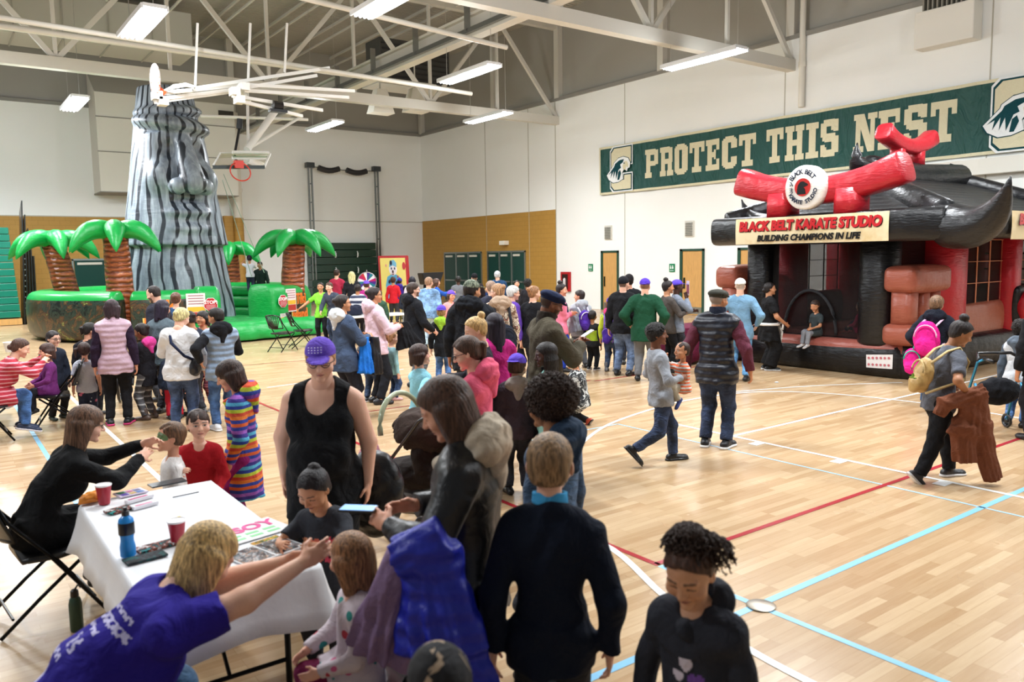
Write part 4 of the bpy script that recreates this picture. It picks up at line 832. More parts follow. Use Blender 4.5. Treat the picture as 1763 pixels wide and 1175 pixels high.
# bleachers folded at left
BG = M('0f7560', 'plastic')
bl = tag(empty('folded_bleachers', (1.2, 34.4, 0)), 'stack of folded green bleachers at the left edge of the hall', 'bleachers')
for k in range(13): z0 = .28+k*.252; MB().box(-2.6, -.55+.02*k, z0, 1.42+.0*k-.012*k, .6, z0+.235).build('riser_panel', BG, bl, bevel=.015)
MB().box(-2.6, -.6, .02, 1.45, .6, .24).build('base_board', WOODD, bl); MB().box(.6, -.61, .06, .7, -.6, .2).build('wheel_lock', M('2a3038', 'metal'), bl)
b = MB(); [b.add([(1.5+k*.1, -.5, 0), (1.56+k*.1, -.5, 0), (1.56+k*.1, .6, 0), (1.5+k*.1, .6, 0), (1.72-.0*k+k*.06, -.5, 4.5-k*.5), (1.76+k*.06, -.5, 4.5-k*.5), (1.76+k*.06, .6, 4.1-k*.4), (1.72+k*.06, .6, 4.1-k*.4)], [(0, 1, 2, 3), (7, 6, 5, 4), (0, 4, 5, 1), (1, 5, 6, 2), (2, 6, 7, 3), (3, 7, 4, 0)]) for k in range(5)]; b.build('side_frame', M('17181a', 'plastic'), bl)
b = MB(); [b.ball((1.6+.01*k, -.53, .6+k*.2), .03, 6) for k in range(14)]; b.build('bolts', SILV, bl)
# dark green folded bleacher panel on the back wall
gp = tag(empty('wall_bleachers', (17.1, RY-.3, 0)), 'dark green folded bleacher bank with white handles on the far wall', 'bleachers')
for k in range(8): MB().box(-1.75, -.32+.02*k, .1+k*.37, 1.85, .3, .1+k*.37+.35).build('riser_panel', M('16382c', 'plastic'), gp, bevel=.015)
for x in (-.5, .7):
    for z in (.6, 1.5, 2.3): MB().tube([(x, -.36, z), (x, -.42, z+.07), (x, -.42, z+.22), (x, -.36, z+.29)], .035, 6).build('handle', M('e8ece8', 'plastic'), gp)
for i, x in enumerate((15.45, 19.05)):   # net poles with padded straps
    t = tag(empty('winch_post', (x, RY-.5, 0)), ['grey steel wall post with winch at left of the dark green bleachers', 'grey steel wall post with winch at right of the dark green bleachers'][i], 'post')
    MB().box(-.06, -.06, 0, .0, .06, 6.9).box(.1, -.06, 0, .16, .06, 6.9).build('rails', M('84898a', 'metal'), t); [MB().box(-.06, -.03, k, .16, .03, k+.05).build('rung', M('6d7274', 'metal'), t) for k in np.arange(.5, 6.8, .9)]; MB().box(-.15, -.15, 6.7, .25, .15, 6.95).build('pulley_box', M('4d5052', 'metal'), t)
for i, (a, b_) in enumerate(((15.9, 17.0), (17.4, 18.5))):
    P = [(a+(b_-a)*k/6, RY-.6, 6.72-.12*sin(pi*k/6)-.04*i) for k in range(7)]
    t = tag(MB().tube(P, .14, 10).build('padded_strap', M('2b2a2c', 'quilt'), smooth=True), ['black padded roll on a line high on the back wall, left one', 'black padded roll on a line high on the back wall, right one'][i], 'padded roll')
tag(MB().tube([(15.5, RY-.6, 6.75), (17.2, RY-.6, 6.66), (19, RY-.6, 6.7)], .02, 6).build('strap_line', M('4a4a4a', 'metal')), 'thin line holding the two black padded rolls', 'line')
# ---------------- raised basketball goals ----------------
WP = M('ecebe6', 'paint')
h1 = tag(empty('basketball_goal', (12.0, 24, 8)), 'ceiling-hung basketball goal with glass board swung up, orange rim showing', 'basketball goal')
def rel(o, x, y, d, ax=1): return at(x, y, d, ax)-Vector(o.location)
q = [rel(h1, 465, 265, 24.6), rel(h1, 380, 264, 24.6), rel(h1, 366, 288, 23.6), rel(h1, 455, 288, 23.6)]
b = MB(); n_ = Vector((0, .02, .03)); b.add([*[tuple(p) for p in q], *[tuple(p+n_) for p in q]], [(0, 1, 2, 3), (7, 6, 5, 4), (0, 4, 5, 1), (1, 5, 6, 2), (2, 6, 7, 3), (3, 7, 4, 0)]); b.build('glass_board', M('cfe0da', 'glass'), h1)
b = MB(); [b.bar(q[i], q[(i+1) % 4], .05) for i in (0, 1, 3)]; b.build('board_frame', WP, h1); b = MB(); b.bar(q[2], q[3], .1); b.build('board_padding', M('1d2a28', 'plastic'), h1)
c = rel(h1, 413, 296, 23.4); b = MB(); b.tube([(c.x+.29*cos(t), c.y-.05+.1*sin(t), c.z+.27*sin(t)) for t in np.linspace(0, 2*pi, 25)[:-1]], .018, 8, closed=True); b.build('rim', M('c8321f', 'plastic'), h1); p_ = rel(h1, 411, 284, 23.5); b = MB(); b.box(p_.x-.12, p_.y-.08, p_.z-.1, p_.x+.12, p_.y+.1, p_.z+.12); b.build('rim_bracket', M('c8321f', 'plastic'), h1)
m1 = rel(h1, 425, 258, 24.4)
b = MB(); b.tube([m1, rel(h1, 475, 190, 25.2)], .11, 10); b.tube([rel(h1, 400, 262, 24.4), rel(h1, 463, 263, 24.4)], .05, 8); b.tube([m1, rel(h1, 520, 200, 26)], .05, 8); b.tube([rel(h1, 426, 150, 25.5), rel(h1, 427, 252, 24.6)], .045, 8); b.tube([rel(h1, 345, 200, 26), rel(h1, 530, 206, 26)], .05, 8); b.build('support_mast', WP, h1, smooth=True)
b = MB(); b.tube([rel(h1, 405, 260, 24.5), rel(h1, 412, 222, 24.8)], .04, 8); b.tube([rel(h1, 412, 222, 24.8), rel(h1, 413, 205, 24.8)], .09, 8); b.build('actuator', M('202226', 'plastic'), h1)
h2 = tag(empty('basketball_goal', (9.0, 20.2, 8)), 'folded ceiling basketball goal seen edge on with orange rim and long white arms', 'basketball goal')
b = MB(); c = rel(h2, 267, 138, 20); b.ball((c.x, c.y, c.z), (.1, .32, .38), 16); b.build('net', blotch(['f2e9e4', 'f2e9e4', 'e0603c'], 14), h2, smooth=True)
b = MB(); b.tube([rel(h2, 268, 135, 20), rel(h2, 273, 152, 20), rel(h2, 284, 162, 20)], .06, 8); b.build('rim', M('e2522c', 'plastic'), h2, smooth=True)
b = MB(); b.tube([rel(h2, x_, y_, 20) for x_, y_ in ((282, 157), (300, 149), (320, 146), (335, 150), (330, 156), (300, 158))], .05, 8, closed=True); b.build('board_edge', WP, h2, smooth=True)
b = MB()
for a_, c_ in (((266, 163), (420, 146)), ((266, 176), (400, 158)), ((275, 170), (415, 153)), ((336, 152), (567, 117)), ((420, 146), (610, 157)), ((420, 156), (600, 168)), ((400, 165), (555, 190)), ((420, 176), (520, 200)), ((430, 150), (545, 130)), ((410, 150), (430, 175))): b.bar(rel(h2, *a_, 20), rel(h2, *c_, 20.6), .07, .08)
b.build('folding_arms', WP, h2); [MB().box(*(rel(h2, x_, y_, 20)-Vector((.1, .15, .09))), *(rel(h2, x_, y_, 20)+Vector((.1, .15, .09)))).build('clamp', WP, h2) for x_, y_ in ((270, 165), (280, 175), (404, 158), (412, 172), (420, 150))]
b = MB(); p_ = rel(h2, 478, 182, 20.2); b.tube([p_+Vector((-.12, 0, 0)), p_+Vector((.12, 0, 0))], .12, 12); b.box(p_.x-.22, p_.y-.1, p_.z-.17, p_.x+.22, p_.y+.1, p_.z-.1); b.build('winch_motor', M('1b1b1c', 'plastic'), h2)
[MB().bar(rel(h2, x_, y_, 20.4), rel(h2, x_+4, 40, 20.4), .05).build('hanger', WP, h2) for x_, y_ in ((427, 140), (490, 125), (336, 148))]
# ---------------- karate inflatable ----------------
VB, VR, VBR = M('0b0c10', 'vinyl'), M('c0202e', 'vinyl'), M('9c5340', 'vinyl')
def netmat(a, c):
    m, nt, b = base('netting', .9); b.inputs['Base Color'].default_value = (*lin(c), 1); b.inputs['Alpha'].default_value = a; return m
NET = netmat(.42, '14100f')
K = empty('karate_bounce_house', (15.9, 8.6, 0)); tag(K, 'black and red inflatable karate studio with curled roof horns and red gates', 'bounce house')
KO = Vector((15.9, 8.6, 0))
def kp(x, y, z): return (x-KO.x, y-KO.y, z)
def kt(name, pts, r, m, sq=4, asp=1, n=20, dome=.35, up=(0, 0, 1), par=None):
    return MB().tube([kp(*p) for p in pts], r, n, sq=sq, asp=asp, dome=dome, up=up).build(name, m, par or K, smooth='all')
def pillow(name, x0, y0, z0, x1, y1, z1, m, par=None, r=.12, bul=.04):
    c = ((x0+x1)/2, (y0+y1)/2, (z0+z1)/2); v = Vol((x0-.1-bul, y0-.1-bul, z0-.1-bul), (x1+.1+bul, y1+.1+bul, z1+.1+bul), max(.035, min(.06, (x1-x0+y1-y0+z1-z0)/60)))
    h = ((x1-x0)/2, (y1-y0)/2, (z1-z0)/2)
    def f(x, y, z):
        q = [np.abs(x-c[0]), np.abs(y-c[1]), np.abs(z-c[2])]; s_ = [np.clip(q[i]/h[i], 0, 1) for i in range(3)]; bl = lambda i, j: bul*(1-s_[i]**2)*(1-s_[j]**2)
        d = [q[0]-h[0]-bl(1, 2)+r, q[1]-h[1]-bl(0, 2)+r, q[2]-h[2]-bl(0, 1)+r]
        return np.sqrt(sum(np.maximum(a, 0)**2 for a in d))+np.minimum(np.maximum(np.maximum(d[0], d[1]), d[2]), 0)-r
    v.op((x0, y0, z0), (x1, y1, z1), f); V, F = v.mesh(); return npmesh(name, V-np.array(KO), F, m, par or K)
kt('base_tube', [(13.55, 10.75, .3), (13.55, 6.95, .3)], .33, VB, sq=3.2); kt('base_tube', [(13.4, 7.0, .3), (20.5, 7.0, .3)], .33, VB, sq=3.2)
kt('base_tube', [(13.6, 10.7, .3), (20.5, 10.7, .3)], .33, VB, sq=3.2); kt('base_tube', [(20.4, 7.0, .3), (20.4, 10.7, .3)], .33, VB, sq=3.2)
pillow('bounce_floor', 13.25, 6.85, .3, 20.3, 10.8, .62, M('a25a4e', 'vinyl'), bul=.02)
kt('front_post', [(13.5, 7.42, .6), (13.5, 7.42, 2.5)], .31, VB, asp=.95, sq=3); kt('front_post', [(13.5, 9.85, .6), (13.5, 9.85, 2.5)], .27, VB, sq=3)
kt('corner_post', [(15.05, 7.25, .6), (15.05, 7.25, 2.45)], .5, VR, sq=3, asp=1.1); kt('side_post', [(17.45, 7.0, .6), (17.45, 7.0, 2.4)], .27, VR, sq=3); kt('side_post', [(20, 7.1, .6), (20, 7.1, 2.4)], .3, VR, sq=3)
for x, y in ((15.0, 10.3), (17.5, 10.5), (20, 10.4), (20, 8.7)): kt('inner_post', [(x, y, .6), (x, y, 2.4)], .36, VR, sq=3)
# brown gates at the corners of the front
for s_, y0, y1 in ((0, 6.62, 7.16), (1, 10.2, 10.75)):
    tb = pillow('brown_gate', 13.1, y0, 1.5, 14.45, y1, 1.93, VBR, r=.1); pillow('gate_sill', 13.1, y0, .6, 14.4, y1, .95, VBR, tb, r=.1)
    for x in (13.35, 13.85, 14.22): kt('gate_post', [(x, (y0+y1)/2, .85), (x, (y0+y1)/2, 1.6)], .19 if x < 13.5 else .15, VBR, sq=3, dome=0, par=tb)
# roof
kt('roof_beam', [(12.85, 10.42, 2.62), (12.85, 5.98, 2.62)], .27, VB, sq=3.4, asp=1.0, dome=.2); kt('roof_beam', [(12.9, 6.1, 2.62), (21.2, 6.1, 2.62)], .24, VB, sq=3, dome=.2)
kt('roof_beam', [(12.95, 10.3, 2.62), (21.2, 10.3, 2.62)], .24, VB, sq=3); kt('roof_beam', [(21.1, 6.1, 2.62), (21.1, 10.3, 2.62)], .24, VB, sq=3)
rf = MB(); zr = 3.75; A, B_, C_, D_ = kp(12.9, 10.35, 2.7), kp(12.9, 6.1, 2.7), kp(21.1, 6.1, 2.7), kp(21.1, 10.35, 2.7); E_, F_ = kp(15.2, 8.6, zr), kp(18.7, 8.6, zr)
rf.add([A, B_, C_, D_, E_, F_, *[(p[0], p[1], p[2]-.1) for p in (A, B_, C_, D_, E_, F_)]], [(0, 1, 4), (1, 2, 5, 4), (2, 3, 5), (3, 0, 4, 5), (7, 6, 10), (8, 7, 10, 11), (9, 8, 11), (6, 9, 11, 10)]); rf.build('roof_sheet', M('0a0b0e', 'quilt'), K)
kt('ridge_tube', [(15.1, 8.6, 3.78), (15.8, 8.6, 3.74), (17.2, 8.6, 3.72), (18.8, 8.6, 3.8)], .3, VB, sq=2)
for (x, y, xr) in ((13.0, 6.15, 15.2), (13.0, 10.3, 15.2), (21, 6.15, 18.7), (21, 10.3, 18.7)): kt('hip_tube', [(xr, 8.6, 3.72), (x*.5+xr*.5, (y+8.6)/2, 3.2), (x, y, 2.8)], .22, VB, sq=2)
def horn(base_, tip, mid, r):
    P = []; Rr = []
    for t in np.linspace(0, 1, 14):
        p = np.array(base_)*(1-t)**2+2*np.array(mid)*t*(1-t)+np.array(tip)*t*t; P.append(tuple(p)); Rr.append(max(.012, r*(1-t**2.2)*(1 if t > .08 else .85)))
    return MB().tube([kp(*p) for p in P], Rr, 18).build('roof_horn', VB, K, smooth='all')
horn((13.0, 6.25, 2.68), at(1740, 304, 4.9, 1), at(1712, 425, 5.3, 1), .36)
horn(tuple(at(1345, 384, 13.0, 0)), tuple(at(1277, 344, 13.3, 0)), tuple(at(1288, 388, 13.2, 0)), .17)
horn((15.3, 8.6, 3.7), tuple(at(1476, 246, 14.6, 0)), tuple(at(1468, 300, 14.5, 0)), .24)
horn((18.4, 8.6, 3.75), tuple(at(1636, 282, 19, 0)), tuple(at(1652, 305, 19, 0)), .3)
horn((20.9, 6.2, 2.7), (21.9, 5.3, 4.0), (21.9, 5.4, 2.8), .3)
# red torii gates
def torii(name, f, r, cols, asp=1.):
    t = MB().tube([kp(*f(u, .62+.42*abs(2*u-1)**2)) for u in np.linspace(0, 1, 11)], [r*(.98+.12*abs(2*u-1)**3) for u in np.linspace(0, 1, 11)], 20, sq=3.4, asp=asp, dome=.15).build(name, VR, K, smooth='all')
    for u in cols: MB().tube([kp(*f(u, .0)), kp(*f(u, .62))], r*(1.08 if r > .2 else .85), 18, sq=3).build('gate_leg', VR, t, smooth='all')
    return t
torii('front_gate', lambda u, v: (12.85+.0*u, 9.85-3.15*u, 2.85+.68*v), .24, (.28, .71)); torii('ridge_gate', lambda u, v: (15.6+1.9*u, 8.6, 3.98+.58*v), .16, (.3, .72), )
# round logo and sign cloths
Lc = np.array([12.55, 8.3, 3.33]); lg_ = MB().tube([kp(12.66, 8.3, 3.33), kp(12.50, 8.3, 3.33)], .385, 40, dome=.12).build('logo_disc', M('f2f0ea', 'vinyl'), K, smooth='all')
fx_ = frame(kp(12.445, 8.3, 3.33), (0, -1, 0), (0, 0, 1), (-1, 0, 0)); b = MB(); b.T = fx_; b.tube([(0, 0, -.005), (0, 0, .004)], .155, 32); b.build('red_disc', M('c22a26', 'plastic'), lg_)
b = MB(); b.T = fx_ @ Matrix.Translation((0, 0, .006)); b.prism([(-.10, -.12), (.07, -.12), (.05, -.03), (.02, .0), (.06, .01), (.11, .03), (.105, .05), (.06, .075), (.02, .1), (-.04, .095), (-.085, .04), (-.1, -.03)], .006); b.build('bird_emblem', M('151515', 'plastic'), lg_)
def arctext(s, rad, a0, a1, size, top, m):
    for i, ch in enumerate(s):
        if ch == ' ': continue
        a = a0+(a1-a0)*(i+.5)/len(s); u = Vector((cos(a), sin(a), 0)); yv = u if top else -u; xv = Vector((yv.y, -yv.x, 0)); mt = fx_ @ frame((u.x*rad, u.y*rad, .008), xv, yv, (0, 0, 1)); text('lettering', ch, m, mt, size, lg_, .003, .003)
NAVY = M('1c2740', 'plastic')
arctext('BLACK BELT', .265, R(150), R(32), .115, True, NAVY); arctext('KARATE STUDIO', .265, R(205), R(350), .1, False, NAVY)
b = MB(); b.T = fx_ @ Matrix.Translation((-.215, 0, .008))
for (x0, y0, x1, y1) in ((-.03, .1, .0, .085), (-.04, .06, .03, .05), (-.01, .1, .02, .03), (-.035, .03, -.015, .05), (-.04, -.01, .03, -.02), (0, .0, .01, -.09), (-.035, -.04, .03, -.05), (-.03, -.08, -.01, -.06), (.01, -.07, .03, -.085)): b.bar((x0, y0, 0), (x1, y1, 0), .012, .004)
b.build('brush_characters', NAVY, lg_)
def scroll(axis, p0, p1, z0, z1, rev=False, label=True):
    m, nt, bb = base('scroll_cloth', .7); n = noise(nt, coords(nt), 3, 4, .6); nt.links.new(ramp(nt, n, [(.3, 'd9bd85'), (.55, 'ecdcb4')]), bb.inputs['Base Color']); bump(nt, bb, n, .03, .5)
    b = MB(); N = 24
    for i in range(N):
        for j in range(6):
            def P(i, j):
                u, v = i/N, j/6; w = p0+(p1-p0)*u; z = z0+(z1-z0)*v; o = .288+.012*sin(v*pi)+.008*sin(u*9)
                return kp(12.85-o, w, z) if axis == 'y' else kp(w, 6.1-o+.02, z)
            b.quad(P(i, j), P(i+1, j), P(i+1, j+1), P(i, j+1))
    return b.build('sign_cloth', m, K, smooth='all')
sc1 = scroll('y', 9.8, 6.78, 2.36, 2.84)
# brush-style letters: Bfont glyphs made bold and sheared
REDL, BLKL, INK = M('c5262c', 'plastic'), M('141414', 'plastic'), M('2b1712', 'plastic')
for dx, m, o in ((.012, INK, 0), (0, REDL, .004)):
    text('lettering', 'BLACK BELT KARATE STUDIO', m, frame(kp(12.535-o, 8.3-dx, 2.685-dx), (0, -1, 0), (0, -.0, 1), (-1, 0, 0)), .235, sc1, .003, .014, w=2.82, shear=.12)
text('lettering', 'BUILDING CHAMPIONS IN LIFE', BLKL, frame(kp(12.53, 8.28, 2.46), (0, -1, 0), (0, 0, 1), (-1, 0, 0)), .15, sc1, .003, .007, w=2.05, shear=.2)
sc2 = scroll('x', 14.7, 18.6, 2.36, 2.84)
for dx, m, o in ((.012, INK, 0), (0, REDL, .004)): text('lettering', 'BLACK BELT KARATE STUDIO', m, frame(kp(16.65-dx, 5.79-o, 2.69-dx), (1, 0, 0), (0, 0, 1), (0, -1, 0)), .24, sc2, .003, .014, w=3.5, shear=.12)
text('lettering', 'BUILDING CHAMPIONS IN LIFE', BLKL, frame(kp(16.6, 5.785, 2.46), (1, 0, 0), (0, 0, 1), (0, -1, 0)), .15, sc2, .003, .007, w=2.4, shear=.2)
# netting, window lattices and the entrance
def panel(name, m, *P, par=None):
    a = [Vector(kp(*p)) for p in P]; n = (a[1]-a[0]).cross(a[3]-a[0]).normalized()*.004
    return MB().add([tuple(p) for p in a]+[tuple(p+n) for p in a], [(0, 1, 2, 3), (7, 6, 5, 4), (0, 4, 5, 1), (1, 5, 6, 2), (2, 6, 7, 3), (3, 7, 4, 0)]).build(name, m, par or K)
nt1 = panel('front_netting', NET, (13.45, 9.6, .6), (13.45, 7.7, .6), (13.45, 7.7, 2.4), (13.45, 9.6, 2.4)); panel('corner_netting', NET, (13.7, 7.15, .6), (14.6, 7.15, .6), (14.6, 7.15, 2.4), (13.7, 7.15, 2.4))
def lattice(x0, x1, y, m=None, z0=1.15, z1=2.38, col='d98c6c'):
    pn = panel('side_netting', NET, (x0, y, z0), (x1, y, z0), (x1, y, z1), (x0, y, z1)); b = MB()
    for k in range(4): x = x0+(x1-x0)*k/3; b.bar(kp(x, y-.02, z0), kp(x, y-.02, z1), .035, .012)
    for k in range(4): z = z0+(z1-z0)*k/3; b.bar(kp(x0, y-.025, z), kp(x1, y-.025, z-.0), .035, .012)
    b.build('window_lattice', M(col, 'cloth'), pn)
lattice(15.6, 17.2, 6.98); lattice(17.7, 19.7, 6.98)
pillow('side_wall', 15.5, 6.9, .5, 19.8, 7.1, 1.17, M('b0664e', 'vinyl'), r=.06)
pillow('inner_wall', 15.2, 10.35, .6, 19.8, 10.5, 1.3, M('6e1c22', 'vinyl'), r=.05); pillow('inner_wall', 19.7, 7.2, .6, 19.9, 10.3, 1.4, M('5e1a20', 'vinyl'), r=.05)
for x0, x1 in ((15.4, 17.1), (17.9, 19.6)): lattice(x0, x1, 10.45, z0=1.3, col='2a2422')
b = MB(); [b.bar(kp(19.8, 7.4+k*.7, 1.4), kp(19.8, 7.4+k*.7, 2.4), .04) for k in range(5)]; [b.bar(kp(19.8, 7.3, z), kp(19.8, 10.3, z), .04) for z in (1.4, 1.75, 2.1)]; b.build('rear_lattice', M('1a1616', 'cloth'), K)
b = MB(); b.tube([kp(13.4, 8.72+.55*cos(t), .66+.82*sin(t)) for t in np.linspace(0, pi, 20)], .03, 8); b.build('entrance_hoop', M('2b2b2e', 'cloth'), K, smooth='all')
cr = [at(x_, y_, 13.2, 0) for x_, y_ in ((1491, 611), (1537, 611), (1536, 636), (1491, 633))]; b = MB(); b.quad(*[(p.x-KO.x-.0, p.y-KO.y, p.z) for p in (Vector((13.205, c.y, c.z)) for c in cr)])
cd_ = b.build('rules_card', M('eceae8', 'plastic'), K); b = MB()
for r_ in range(2):
    for k in range(6):
        t0, t1 = (k+.7)/6.6, (r_+.5)/2; p = (cr[0].lerp(cr[1], t0)).lerp(cr[3].lerp(cr[2], t0), t1); b.tube([kp(13.202, p.y, p.z), kp(13.196, p.y, p.z)], .022, 12)
b.build('rule_icons', M('c46a74', 'plastic'), cd_)
for i, (x, y, z, r_) in enumerate(((17.65, 6.62, 1.05, .34), (18.6, 10.2, 1.35, .4))):
    g = MB().tube([kp(x, y+.1, z), kp(x, y-.06, z)], r_, 32, dome=.1).build('target_disc', M('c3202e', 'vinyl'), K, smooth='all')
    for k, (q, m) in enumerate(((.68, 'efeae6'), (.38, 'b51f2b'))): MB().tube([kp(x, y-.09-.012*k, z), kp(x, y-.1-.012*k, z)], r_*q, 28).build('target_ring', M(m, 'plastic'), g)
pillow('target_pad', 17.3, 6.66, .7, 18.0, 6.95, 1.45, VB, r=.08)
# ---------------- stone head climbing island ----------------
TC = np.array([6.5, 27.2]); T0 = tag(empty('tiki_island_inflatable', (6.5, 27.2, 0)), 'inflatable tiki island with tall grey stone head in a green walled ring', 'climbing inflatable')
VG = M('109a43', 'vinyl')
def stonemat():
    m, nt, b = base('stone_print', .36); v = coords(nt, (1, 1, .16)); v2 = coords(nt, (2.5, 2.5, .35)); n1 = noise(nt, v, 2.3, 3, .5, .55); n2 = noise(nt, v2, 3, 4, .6, .3)
    c = mixc(nt, .5, ramp(nt, n2, [(.3, '5f6874'), (.5, '8f9aa6'), (.72, 'cdd6de')]), ramp(nt, n1, [(.3, '55606e'), (.6, 'a5b1bd')]))
    sp = nt.nodes.new('ShaderNodeSeparateXYZ'); nt.links.new(coords(nt), sp.inputs[0]); th = math_(nt, 'ARCTAN2', sp.outputs[0], sp.outputs[1])
    w1_ = noise(nt, coords(nt, (.8, .8, .5)), 1.1, 2, .5, .3); sn = math_(nt, 'SINE', math_(nt, 'ADD', math_(nt, 'MULTIPLY', th, 22), math_(nt, 'MULTIPLY', w1_, 11)))
    k = ramp(nt, math_(nt, 'ADD', math_(nt, 'MULTIPLY', sn, .5), math_(nt, 'MULTIPLY', noise(nt, coords(nt, (2, 2, .35)), 1.6, 2), 1.3)), [(.0, '000000'), (.3, '000000'), (.42, 'ffffff')])
    nt.links.new(mixc(nt, k, '262c36', c), b.inputs['Base Color']); p = bump(nt, b, noise(nt, coords(nt, (2, 2, 9)), 1.2, 3, .6), .03, .4); return m
fa = math.atan2(.62, -1.0)   # face heading: towards the camera and to the right
FD = nrm([.1, -.99, 0]); RD = V3(FD[1]*-1, FD[0], 0)*-1; Bm = np.array([RD, FD, V3(0, 0, 1)])
v = Vol((-3.2, -3.2, .1), (3.2, 3.2, 8.0), .06)
v.frust((.05, .3, .1), (.1, .3, 7.7), (1.86, 1.7), (.82, .85), Bm, .2)
def fp(x, y, z): return V3(.06, .3, 0)+RD*x+FD*y+V3(0, 0, z)
v.ell(fp(0, .34, 6.5), (1.14, 1.3, .36), rotm(0, -.1, .1, Bm), .04); v.ell(fp(0, .1, 6.95), (1.02, 1.12, .28), rotm(0, -.05, -.08, Bm), .05)
v.frust(fp(0, .2, 2.72), fp(0, .2, 6.2), (1.6, 1.52), (1.0, 1.05), Bm, .06)
for q in (-1, 1):
    v.ell(fp(q*.5, 1.42, 5.7), (.36, .42, .36), Bm, .1, 's'); v.ell(fp(q*.68, 1.0, 4.75), (.42, .5, .5), Bm, .22); v.ell(fp(q*.42, 1.75, 4.5), (.25, .36, .26), Bm, .08)
v.cone(fp(0, 1.15, 6.15), fp(0, 1.95, 4.62), .22, .38, .08)
v.ell(fp(0, 1.35, 3.72), (.75, .38, .2), Bm, .1); v.ell(fp(0, 1.38, 3.22), (.7, .38, .2), Bm, .1); v.ell(fp(0, 1.9, 3.47), (.85, .32, .06), Bm, .05, 's'); v.ell(fp(0, 1.6, 4.08), (.95, .25, .07), Bm, .06, 's')
v.cone(fp(.3, 1.3, 1.9), fp(.5, 1.75, .2), .25, .35, .3)
v.disp(lambda x, y, z: .035*np.sin((x*RD[0]+y*RD[1])*9)*np.clip((2.4-z), 0, 1))
V, F = v.mesh(); npmesh('stone_head', V, F, stonemat(), T0)
def ring(name, a0, a1, r, z0, z1, th, m, n=40, sq=3):
    b = MB(); b.tube([(r*cos(R(a)), r*sin(R(a)), (z0+z1)/2) for a in np.linspace(a0, a1, n)], (z1-z0)/2, 22, sq=sq, asp=th/((z1-z0)/2), dome=.15); return b
def junglemat():
    m, nt, b = base('jungle_print', .3); g = nt.nodes.new('ShaderNodeNewGeometry'); n = noise(nt, coords(nt, (1, 1, .8)), 2.6, 6, .7, 1.2)
    c = ramp(nt, n, [(.3, '05080a'), (.42, '141c18'), (.48, '34463a'), (.52, '181e1a'), (.56, '6a4c30'), (.6, '1e221c'), (.66, '9aa458')]); sp = nt.nodes.new('ShaderNodeSeparateXYZ'); t = nt.nodes.new('ShaderNodeTexCoord'); nt.links.new(t.outputs['Object'], sp.inputs[0])
    k = math_(nt, 'GREATER_THAN', sp.outputs[2], 1.18); nt.links.new(mixc(nt, k, c, '109a43'), b.inputs['Base Color']); return m
JG = junglemat()
w1 = ring('outer_wall', 178, 233, 3.75, .02, 1.42, .5, JG, sq=3.6).build('outer_wall', JG, T0, smooth='all'); w2_ = ring('outer_wall', 240, 264, 3.75, .02, 1.42, .45, JG, sq=4).build('outer_wall', JG, T0, smooth='all')
w3 = ring('outer_wall', 300, 322, 3.75, .02, 1.42, .45, JG, sq=4).build('outer_wall', JG, T0, smooth='all'); ring('back_wall', -34, 172, 3.75, .02, 1.42, .45, VG).build('back_wall', VG, T0, smooth='all')
for z in (.35, .75, 1.15): ring('inner_tube', -30, 60, 3.2, z-.2, z+.2, .2, VG).build('inner_tube', VG, T0, smooth='all')
ring('gate_block', 264, 271, 3.8, .02, 1.5, .52, VG, n=8, sq=4).build('gate_block', VG, T0, smooth='all'); ring('gate_block', 293, 301, 3.85, .02, 1.5, .55, VG, n=8, sq=4).build('gate_block', VG, T0, smooth='all')
v = Vol((-3.6, -6.6, 0), (3.6, 3.4, .7), .05)
mt_c = [at(352, 592), at(455, 590), at(513, 577), at(480, 556)]; C0 = V3(TC[0], TC[1], 0)
ea = R(282); ed = V3(cos(ea), sin(ea), 0); es = V3(-ed[1], ed[0], 0)
v.ell((0, 0, .0), (3.3, 3.3, .45), None); 
for k in range(-2, 3): v.cone(ed*3.0+es*k*.62+V3(0, 0, .18), ed*5.35+es*k*.66+V3(0, 0, .18), .34, .34, .04)
v.cone(ed*5.3-es*1.5+V3(0, 0, .22), ed*5.3+es*1.5+V3(0, 0, .22), .33, .33, .04); v.cut((0, 0, .02), (0, 0, -1)); V, F = v.mesh(); npmesh('landing_mat', V, F, VG, T0)
def trunkmat():
    m, nt, b = base('palm_bark', .35); w = node(nt, 'ShaderNodeTexWave', Scale=1.5, Distortion=6, bands_direction='Z'); w.inputs['Detail'].default_value = 3; nt.links.new(coords(nt, (1, 1, 1.4)), w.inputs[0]); n = noise(nt, coords(nt, (3, 3, 10)), 2.4, 4, .65)
    nt.links.new(mixc(nt, n, ramp(nt, w.outputs['Fac'], [(.1, '4a1f12'), (.45, '8a4220'), (.9, 'b4633a')]), ramp(nt, n, [(.45, '6b3118'), (.62, 'a8562e'), (.72, 'e0a060')])), b.inputs['Base Color']); bump(nt, b, w.outputs['Fac'], .05, .6); return m
BARK = trunkmat()
